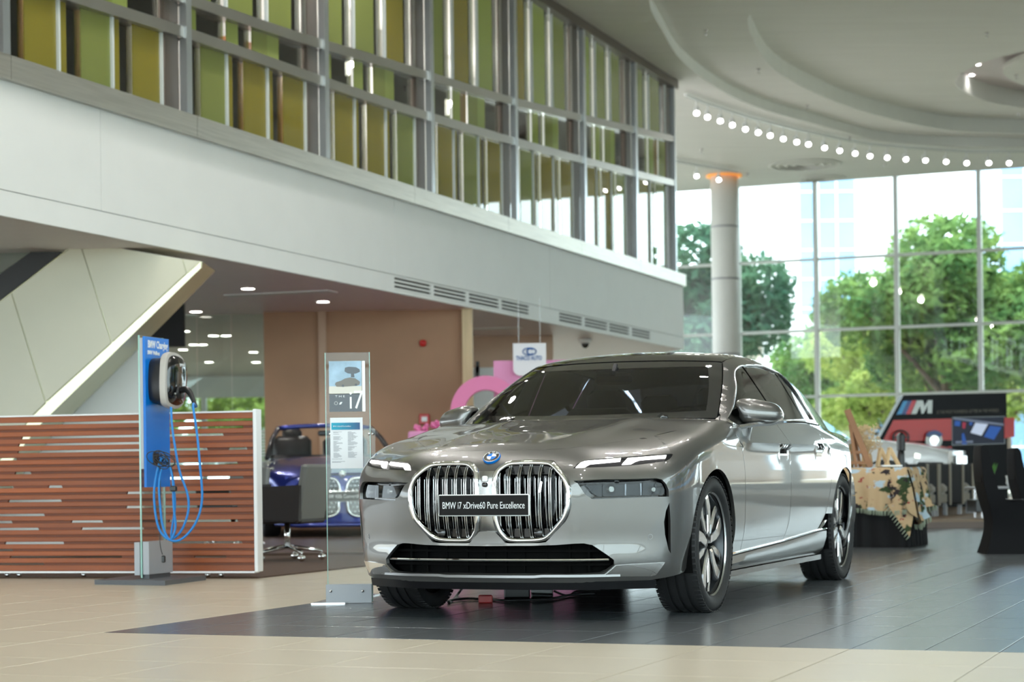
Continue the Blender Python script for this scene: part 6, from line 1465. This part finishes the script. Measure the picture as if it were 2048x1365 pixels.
# ---- black covered banquet chairs (side view, facing right)
def covered_chair(loc, rz, label):
    t = thing('covered_chair', label, 'chair', loc, rz)
    prof = [(-.245, 0), (-.20, .15), (-.185, .30), (-.21, .42), (-.255, .60), (-.275, .80), (-.275, .93), (-.262, .97), (-.238, .965), (-.20, .86), (-.165, .70), (-.12, .54), (-.06, .475), (.05, .462), (.30, .462), (.33, .44), (.315, .30), (.33, .14), (.37, 0)]
    seatc = np.array(prof); rows = []
    def width(x, z):
        if z > .47: return .21 - .05 * ((z - .47) / .5) ** 2
        return .215 - .03 * math.sin(PI * np.clip(z / .46, 0, 1))
    for k, e in ((0, 1.0), (.55, 1.0), (.85, .985), (1.0, .95)):
        pass
    c = smooth_path(seatc, 60)
    for s in (-1, -.92, -.5, 0, .5, .92, 1):
        kx_ = .0 if abs(s) < 1 else .015
        rows.append([(x * (1 - kx_ * .5), s * width(x, z), z) for x, z in c])
    m = MB().grid(rows)
    for s in (-1, 1):
        V, T = cdt(c[:, :]); m.add(np.array([(x * .9925, s * width(x, z), z) for x, z in V]), [tuple(q) for q in T])
    part('seat_cover', m, 'spandex', t, local=True, auto=40)
    part('seat_pad', MB().bbox((.06, 0, .468), (.44, .36, .02), .01), 'spandex', t, local=True)
    part('back_panel', MB().bbox((-.262, 0, .78), (.016, .28, .30), .007, M=Matrix.Rotation(-.02, 3, 'Y')), 'spandex', t, local=True)
    for x in (-.2, .31):
        for y in (-.18, .18): part('foot_pocket', MB().lathe([(.025, 0), (.022, .03)], (x, y, 0), 10), 'spandex', t, local=True)
    return t
cg = G(2005, 1109); covered_chair((cg[0] + .11, cg[1] + .2, 0), -.03, 'black stretch covered banquet chair standing clear on the grey tiles')
c2g = P(2046, 1000, 19.9); covered_chair((c2g[0] + .155, 19.9, 0), -.03, 'second black stretch covered chair behind the first one')
# ---- lounge armchairs on the deck
def armchair(loc, rz, label):
    t = thing('lounge_armchair', label, 'armchair', loc, rz, 'lounge armchairs')     # faces +x
    part('seat_base', MB().bbox((.0, 0, .24), (.62, .42, .14), .02), 'fabric_taupe', t, local=True)
    part('seat_cushion', MB().bbox((.03, 0, .37), (.58, .42, .15), .05), 'fabric_taupe', t, local=True, auto=50)
    part('backrest', MB().bbox((-.30, 0, .50), (.14, .42, .50), .03), 'fabric_dark', t, local=True)
    for s in (-1, 1): part('armrest', MB().bbox((-.02, s * .255, .43), (.70, .08, .58), .025), 'fabric_dark', t, local=True); part('arm_piping', MB().bbox((.335, s * .255, .43), (.02, .085, .58), .008), 'fabric_taupe', t, local=True)
    for x in (-.25, .27):
        for s in (-1, 1): part('leg', MB().box((x, s * .22, .085), (.05, .05, .17)), 'grey_plastic', t, local=True)
    return t
dz_ = .112
for (u, Y, lb) in ((1818, 26.6, 'taupe and charcoal lounge armchair at the near end of the row on the deck'), (1842.5, 27.15, 'taupe lounge armchair second from the near end of the row'), (1890, 28.2, 'taupe lounge armchair with dark side beside the low glass table'), (1913.5, 28.75, 'lounge armchair at the far end of the row beyond the low table')):
    armchair((P(u, 960, Y)[0], Y, dz_), -.50, lb)
ctg = P(1990, 975, 24.6); ctb = thing('coffee_table', 'low table with thin pale top beside the lounge armchairs', 'table', (ctg[0] + .2, 25.6, dz_)); tzc = P(1990, 976, 25.6)[2]; ctx = P(1995, 975, 25.6)[0]
part('table_top', MB().bbox((ctx + .15, 25.6, tzc), (1.05, .55, .03), .01), 'grey_plastic', ctb)
for x in (-.25, .55):
    for y in (-.2, .2): part('leg', MB().tube([(ctx + x, 25.6 + y, dz_), (ctx + x, 25.6 + y, tzc - .015)], .014, 8), 'satin_chrome', ctb)
part('under_shelf', MB().bbox((ctx + .15, 25.6, dz_ + .16), (1.0, .5, .16), .01), 'black_satin', ctb)
def plant(u, dy, n, h, label, seed, mat='leaf_green'):
    x = P(u, 975, 25.6 + dy)[0]; t = thing('potted_plant', label, 'plant', (x, 25.6 + dy, tzc + .016)); r = np.random.default_rng(seed)
    part('pot', MB().lathe([(.035, 0), (.045, .02), (.042, .09), (.038, .09)], (x, 25.6 + dy, tzc + .016), 16), 'white_gloss', t, smooth=True)
    for k in range(n):
        a = 2 * PI * k / n + r.random(); o = .03 + .1 * r.random(); hh = h * (.7 + .4 * r.random()); b = np.array([x, 25.6 + dy, tzc + .09]); tip = b + [o * math.cos(a), o * math.sin(a), hh]; mid = (b + tip) / 2 + [0, 0, hh * .15]; sd = np.array([-math.sin(a), math.cos(a), 0]) * .022
        part('leaf', MB().add([b, mid + sd, tip, mid - sd], [(0, 1, 2, 3)]), mat, t)
plant(1984, 0, 7, .24, 'small leafy green plant in a white pot on the low table', 2); plant(2040, .1, 7, .26, 'dark green plant in a white pot behind the covered chairs', 5)
gv = P(2020, 975, 25.7)[0]; solid('flower_bowl', MB().lathe([(.03, 0), (.055, .04), (.05, .09), (.06, .14)], (gv, 25.7, tzc + .016), 16), 'white_gloss', 'small white bowl of flowers on the low table', 'bowl', smooth=True)
# ---- black and red display wall
YM = 33.0
pbr('wall_black', (.003, .003, .004), .3, spec=.1); pbr('wall_red', lin((206, 28, 26)), .3); pbr('stripe_light', lin((40, 150, 210)), .3); pbr('stripe_dark', lin((22, 60, 130)), .3); pbr('stripe_red', lin((214, 40, 62)), .3); pbr('letter_silver', lin((140, 140, 136)), .3, .6); pbr('caption', lin((120, 112, 100)), .5)
mw = thing('display_wall', 'black and red display wall with slanted side, stripes and big silver letter', 'display', (P(1900, 900, YM)[0], YM, .11))
pm = lambda l, Y=YM: [P(u, v, Y) for u, v in l]
zbm = .115
def toz(p): return np.array([p[0], p[1], zbm])
b_l = P(1735, 930, YM); outl = pm([(1807, 791), (2013, 786)]) + [toz(P(2016, 950, YM)), toz(P(1680, 950, YM))]
part('board', MB().prism(outl, (0, .35, 0)), 'wall_black', mw)
part('red_field', MB().prism(pm([(1787, 841), (1904, 837.5), (1904, 881), (1765, 884)], YM - .005), (0, .01, 0)), 'wall_red', mw)
part('red_stripe', MB().prism(pm([(1862, 897), (1903.5, 893.5), (1903.5, 899), (1856, 900)], YM - .005), (0, .01, 0)), 'wall_red', mw)
for l, mt in (([(1807, 802.5), (1815, 802), (1803, 829), (1793, 830)], 'stripe_light'), ([(1815, 802), (1824, 801.7), (1812, 829), (1803, 829.3)], 'stripe_dark'), ([(1824, 801.7), (1833, 801.3), (1822, 828.8), (1812, 829)], 'stripe_red')):
    part('colour_stripe', MB().prism(pm(l, YM - .02), (0, .02, 0)), mt, mw)
part('big_letter', MB().prism(pm([(1834, 801.5), (1846, 801.3), (1849, 813), (1856, 801), (1865, 800.8), (1864, 827), (1855, 827.3), (1855.5, 812), (1847, 827.6), (1843, 827.7), (1840, 813), (1833, 828.2), (1822.5, 828.6)], YM - .05), (0, .05, 0)), 'letter_silver', mw)
part('caption_lettering', text_mb('IS THE MOST POWERFUL LETTER IN THE WORLD', .075, P(1935.5, 823.5, YM - .004), (1, 0, .02), (0, 0, 1), .004, width=123 / F * YM), 'caption', mw)
part('red_wing', MB().prism(pm([(2009, 836), (2029, 835.5), (2029, 874), (2009, 877)], YM - .06), (0, .3, 0)), 'wall_red', mw)
scn = thing('display_screen', 'screen on the display wall showing a blue lit car cockpit', 'screen', tuple(P(1955, 890, YM - .05)))
glow('screen_navy', lin((8, 14, 34)), .6); glow('screen_blue', lin((30, 74, 146)), .6); glow('screen_white', lin((176, 186, 206)), .6); glow('screen_grey', lin((104, 112, 130)), .5); glow('screen_red', lin((140, 36, 56)), .6)
part('bezel', MB().prism(pm([(1904, 835), (2010, 833), (2010, 888), (1904, 891.5)], YM - .03), (0, .03, 0)), 'black_gloss', scn)
part('picture', MB().prism(pm([(1905, 836), (2009, 834), (2009, 887), (1905, 890.5)], YM - .034), (0, .004, 0)), 'screen_navy', scn)
for l, mt in (([(1907, 836), (1925, 837.5), (2008, 848), (2008, 852), (1960, 846), (1907, 839)], 'screen_grey'), ([(1951, 846), (1976, 849), (1963, 872), (1941, 866)], 'screen_white'), ([(1980, 852), (2003, 855), (1988, 880), (1968, 874)], 'screen_blue'), ([(1910, 842), (1921, 843), (1920, 853), (1909, 852)], 'screen_blue'), ([(1925, 845), (1932, 846), (1930, 858), (1925, 857)], 'screen_red'), ([(1924, 868), (1928, 867), (1934, 889), (1924, 889)], 'screen_blue'), ([(1911, 883), (1946, 882), (1946, 886), (1911, 887)], 'screen_grey'), ([(1939, 845), (1945, 845), (1944, 851), (1939, 851)], 'screen_blue')):
    part('picture_shape', MB().prism(pm(l, YM - .037), (0, .003, 0)), mt, scn)
swc = P(1801.5, 875.5, YM - .12); sw = thing('display_steering_wheel', 'black steering wheel mounted on the red field of the display wall', 'steering wheel', tuple(swc))
part('rim', MB().tube([(swc[0] + .13 * math.cos(a), swc[1], swc[2] + .115 * math.sin(a)) for a in np.linspace(0, 2 * PI, 29)[:-1]], .016, 8, closed=True), 'black_satin', sw, smooth=True)
part('hub', MB().bbox(swc, (.10, .04, .07), .02), 'black_satin', sw); part('spoke', MB().box(swc, (.24, .02, .025)), 'black_satin', sw); part('mount', MB().tube([swc, swc + [0, .12, 0]], .03, 10), 'black_satin', sw)
bdc = P(1867.5, 881, YM - .1); bdk = thing('display_brake_disc', 'silver brake disc with blue caliper mounted on the display wall', 'brake disc', tuple(bdc))
part('disc', MB().lathe([(.045, -.02), (.142, -.02), (.142, .02), (.045, .02)], tuple(bdc), 32, 'y', cap=False), 'letter_silver', bdk, auto=40); part('bell', MB().lathe([(.001, -.045), (.028, -.045), (.03, -.05), (.075, -.05), (.08, -.02)], tuple(bdc), 24, 'y', cap=False), 'satin_chrome', bdk, auto=40)
part('caliper', MB().prism([(bdc[0] + r * math.cos(a), bdc[1] - .06, bdc[2] + r * math.sin(a)) for r, aa in ((.165, np.linspace(.55, 2.6, 10)), (.095, np.linspace(2.6, .55, 10))) for a in aa], (0, .1, 0)), 'stripe_dark', bdk); part('mount', MB().tube([bdc, bdc + [0, .1, 0]], .03, 10), 'black_satin', bdk)
# ================================================================ OUTSIDE: ground, trees, buildings
struct('ground_outside', MB().box((0, 60, -.25), (400, 400, .1)), pbr('pavement', lin((196, 194, 186)), .8, var=.06))
pbr('bark', lin((92, 80, 70)), .9, var=.3, vscale=8, bump=.5, bscale=20)
def leafmat(name, c, tr):
    m = bpy.data.materials.new(name); m.use_nodes = True; MATS[name] = m; nt = m.node_tree; N = nt.nodes; L = nt.links; N.clear()
    o = N.new('ShaderNodeOutputMaterial'); d = N.new('ShaderNodeBsdfDiffuse'); t = N.new('ShaderNodeBsdfTranslucent'); mx = N.new('ShaderNodeMixShader'); mx.inputs[0].default_value = .4
    tc = N.new('ShaderNodeTexCoord'); n = N.new('ShaderNodeTexNoise'); n.inputs['Scale'].default_value = .9; L.new(tc.outputs['Object'], n.inputs[0])
    r = N.new('ShaderNodeValToRGB'); r.color_ramp.elements[0].position = .35; r.color_ramp.elements[1].position = .65; r.color_ramp.elements[0].color = (*lin(c), 1); r.color_ramp.elements[1].color = (*lin(tr), 1); L.new(n.outputs['Fac'], r.inputs[0])
    L.new(r.outputs[0], d.inputs[0]); L.new(r.outputs[0], t.inputs[0]); L.new(d.outputs[0], mx.inputs[1]); L.new(t.outputs[0], mx.inputs[2]); L.new(mx.outputs[0], o.inputs[0])
leafmat('leaves_mid', (76, 112, 68), (124, 152, 88)); leafmat('leaves_light', (126, 148, 78), (160, 172, 98)); leafmat('leaves_dark', (62, 98, 82), (88, 122, 94))
def crown(blobs, n, size, seed):
    """leaf cards spread over the shells of several leaf clumps"""
    r = np.random.default_rng(seed); w = np.array([b[3] ** 2 for b in blobs]); w = w / w.sum(); k = r.choice(len(blobs), n, p=w); B = np.array(blobs)
    d = r.normal(size=(n, 3)); d /= np.linalg.norm(d, axis=1)[:, None]; rad = B[k, 3] * (.55 + .5 * r.random(n) ** .6)
    c = B[k, :3] + d * rad[:, None] * [1, 1, .8]; a = r.normal(size=(n, 3)) * [1, 1, .5]; a /= np.linalg.norm(a, axis=1)[:, None]; b = np.cross(a, d + r.normal(size=(n, 3)) * .5); b /= np.linalg.norm(b, axis=1)[:, None] + 1e-9
    s = size * (.6 + .8 * r.random(n))[:, None]; a = a * s; b = b * s * .45; a[:, 2] -= .3 * s[:, 0]
    V = np.stack([c - a, c + b, c + a, c - b], 1).reshape(-1, 3); m = MB(); m.v.append(V); m.f = [(4 * i, 4 * i + 1, 4 * i + 2, 4 * i + 3) for i in range(n)]; m.n = 4 * n; return m
def tree_mesh(name, h, spread, seed, n, leaf, mat):
    r = np.random.default_rng(seed); t = thing(name, 'x', 'tree', (0, 0, 0)); fork = h * .32
    part('trunk', MB().tube(smooth_path([(0, 0, -.2), (.1, .05, fork * .5), (0, 0, fork), (.1, 0, h * .6)], 12), np.linspace(.26, .1, 12), 10), 'bark', t, local=True, smooth=True); blobs = []
    for k in range(9):
        a = 2 * PI * k / 9 + r.random(); o = spread * (.35 + .5 * r.random()); z = h * (.45 + .42 * r.random()); e = np.array([o * math.cos(a), o * math.sin(a), z])
        part('branch', MB().tube(smooth_path([(0, 0, fork * (.8 + .3 * r.random())), e * [.4, .4, .72], e], 8), np.linspace(.11, .03, 8), 6), 'bark', t, local=True, smooth=True); blobs.append((*e, spread * (.28 + .18 * r.random())))
    blobs += [(0, 0, h * .85, spread * .45), (0, 0, h * .66, spread * .5)]
    cmesh = crown(blobs, n, leaf, seed + 1); me = bpy.data.meshes.new('crown'); me.from_pydata(cmesh.verts().tolist(), [], cmesh.f); me.materials.append(MATS[mat]); o = bpy.data.objects.new('crown', me); COL.objects.link(o); o.parent = t
    return t
kinds = [tree_mesh('broadleaf_tree', 8.6, 4.0, 11, 15000, .17, 'leaves_mid'), tree_mesh('light_tree', 6.0, 3.0, 21, 9000, .15, 'leaves_light'), tree_mesh('dark_tree', 9.0, 3.2, 31, 12000, .17, 'leaves_dark')]
usedk = [False] * 3
def plant_tree(k, u, Y, rz, sc, label, grp, xy=None):
    x, y = (P(u, 600, Y)[0], Y) if xy is None else xy
    if not usedk[k]: t = kinds[k]; usedk[k] = True; t.location = (x, y, 0); t.rotation_euler = (0, 0, rz); t['label'] = label
    else: t = dup(kinds[k], (x, y, 0), rz, label)
    t.scale = (sc,) * 3; t['group'] = grp
gT = 'trees outside the glass'
plant_tree(0, 1893, 61, .4, 1.0, 'broad green tree with forked trunk outside the tall windows', gT)
plant_tree(0, 2180, 62, 2.1, 1.0, 'broad green tree whose branches reach in beside the pale building', gT)
plant_tree(2, 1395, 63, .0, 1.0, 'dark green tree standing behind the round column', gT)
plant_tree(1, 1780, 68, 1.0, .95, 'low yellow green tree beneath the broad tree', gT); plant_tree(1, 1990, 76, 2.4, 1.1, 'low yellow green tree beyond the display wall', gT); plant_tree(1, 1870, 84, 4.4, 1.2, 'low light green tree farther off behind the trunk', gT)
plant_tree(0, 1690, 76, 3.3, .85, 'smaller green tree before the white framed shopfront', gT); plant_tree(2, 2010, 88, 4.0, 1.1, 'dark tree in the far row behind the light trees', gT); plant_tree(2, 1800, 98, 1.0, 1.0, 'dark tree in the far row between the pale towers', gT)
r5 = np.random.default_rng(12)
for k, (x, y) in enumerate(((-14.5, 53), (-12, 52), (-9.6, 53.2), (-7.4, 52), (-5.2, 53.4), (-11, 57), (-8, 58))): plant_tree(1, 0, 0, k * 1.3, .40 if k < 5 else .6, 'small light green tree outside the window behind the glass partition', 'trees behind the lower room', (x, y))
for k, (x, y) in enumerate(((33, 40), (34, 33), (34, 26), (34, 19), (33, 12), (33, 5), (34, -4), (26, 54))): plant_tree((0, 2, 1)[k % 3], 0, 0, k * 1.7, 1.0, 'tree lining the street around the glazed hall', 'street trees round the hall', (x, y))
# ---- buildings across the street
pbr('facade_white', lin((240, 242, 244)), .5); pbr('facade_blue', lin((120, 158, 196)), .12, .3, coat=.5, var=.2, vscale=.15); pbr('facade_grey', lin((206, 212, 218)), .5); pbr('stone', lin((214, 206, 196)), .7); pbr('brick_tan', lin((150, 122, 98)), .8)
def bld(name, label, u0, u1, vt, Y, mat, cols, rows_, colw='facade_grey', dep=8, win=None):
    x0, x1 = P(u0, 600, Y)[0], P(u1, 600, Y)[0]; zt = P((u0 + u1) / 2, vt, Y)[2]; t = thing(name, label, 'building', ((x0 + x1) / 2, Y + dep / 2, 0))
    part('wall', MB().box(((x0 + x1) / 2, Y + dep / 2, zt / 2), (x1 - x0, dep, zt)), mat, t)
    for k in range(1, cols): part('joint', MB().box((x0 + (x1 - x0) * k / cols, Y - .03, zt / 2), (.10, .1, zt)), colw, t)
    for k in range(1, rows_): part('joint', MB().box(((x0 + x1) / 2, Y - .03, zt * k / rows_), (x1 - x0, .1, .10)), colw, t)
    return t
bld('office_tower', 'pale panelled office tower beyond the trees next to the column', 1440, 1601, 150, 120, 'facade_white', 4, 14)
bld('glass_tower', 'blue glass strip of the tower with white glazing bars', 1601, 1712, 150, 120, 'facade_blue', 3, 14, 'facade_white')
bld('office_tower', 'plain white tower slab to the far side of the blue glass strip', 1712, 1842, 150, 120, 'facade_grey', 3, 12, 'facade_white')
bld('glass_tower', 'separate blue glass tower at the far side of the street', 2005, 2190, 150, 120, 'facade_blue', 4, 12, 'facade_white')
low_ = thing('shop_pavilion', 'low pale stone pavilion with white canopy across the street', 'building', (P(1560, 800, 86)[0], 88, 0))
x0, x1 = P(1380, 700, 86)[0], P(1650, 700, 86)[0]; zt = P(1550, 668, 86)[2]; zb_ = P(1550, 640, 86)[2]
part('canopy', MB().box(((x0 + x1) / 2, 87, (zt + zb_) / 2), (x1 - x0, 6, abs(zb_ - zt))), 'facade_white', low_); part('wall', MB().box(((x0 + x1) / 2 - 1.2, 89.6, zt / 2), (x1 - x0 - 2.5, 4, zt)), 'stone', low_)
for u in (1605, 1625, 1655): part('window', MB().box((P(u, 750, 87.4)[0], 87.4, 2.2), (.36, .1, 4.0)), 'facade_blue', low_)
sh_ = thing('shopfront', 'white framed shopfront with blue glazing and raised white letters', 'building', (P(1720, 800, 90)[0], 92, 0)); x0, x1 = P(1634, 700, 90)[0], P(1800, 700, 90)[0]; zt = P(1700, 737, 90)[2]
part('wall', MB().box(((x0 + x1) / 2, 92, zt / 2), (x1 - x0, 3, zt)), 'facade_grey', sh_)
for u0, u1 in ((1638, 1668), (1716, 1742), (1750, 1795)): a, b = P(u0, 740, 90.4)[0], P(u1, 740, 90.4)[0]; part('glazing', MB().box(((a + b) / 2, 90.45, zt * .45), (b - a, .12, zt * .8)), 'facade_blue', sh_)
for u in (1675, 1688): part('white_pier', MB().box((P(u, 740, 90.3)[0], 90.3, zt / 2 + .4), (.42, .5, zt + .8)), 'facade_white', sh_)
part('sign_letters', text_mb('nlo', 1.5, P(1756, 719, 90.2), (1, 0, 0), (0, 0, 1), .2, bold=.03), 'facade_white', sh_)
lp = thing('street_lamp', 'thin white street lamp before the office tower', 'lamp post', (P(1530, 800, 75)[0], 75, 0)); xl_ = P(1530, 800, 75)[0]
part('pole', MB().tube([(xl_, 75, 0), (xl_, 75, P(1530, 555, 75)[2])], .06, 8), 'facade_white', lp); part('lamp_head', MB().sphere((xl_ + .4, 75, P(1530, 560, 75)[2]), (.28, .2, .1), 12, 8), 'facade_white', lp, smooth=True)

for k, (x, y, rz, L, h) in enumerate(((56, 22, 0, 60, 16), (44, 62, -.6, 26, 18))):  # unseen blocks added to cut bright sky from the saloon's side reflections
    t = thing('sky_cut_block', ('long pale street block added out of view to cut the sky beside the hall', 'pale corner block added out of view beyond the street trees')[k], 'building', (x, y, 0), rz)
    part('wall', MB().box((0, 0, h / 2), (10, L, h)), 'brick_tan', t, local=True)
    for j in range(int(h // 3.4)): part('window_band', MB().box((-5.02, 0, 2.0 + 3.4 * j), (.1, L - 2, 1.5)), 'facade_blue', t, local=True); part('window_band', MB().box((5.02, 0, 2.0 + 3.4 * j), (.1, L - 2, 1.5)), 'facade_blue', t, local=True)
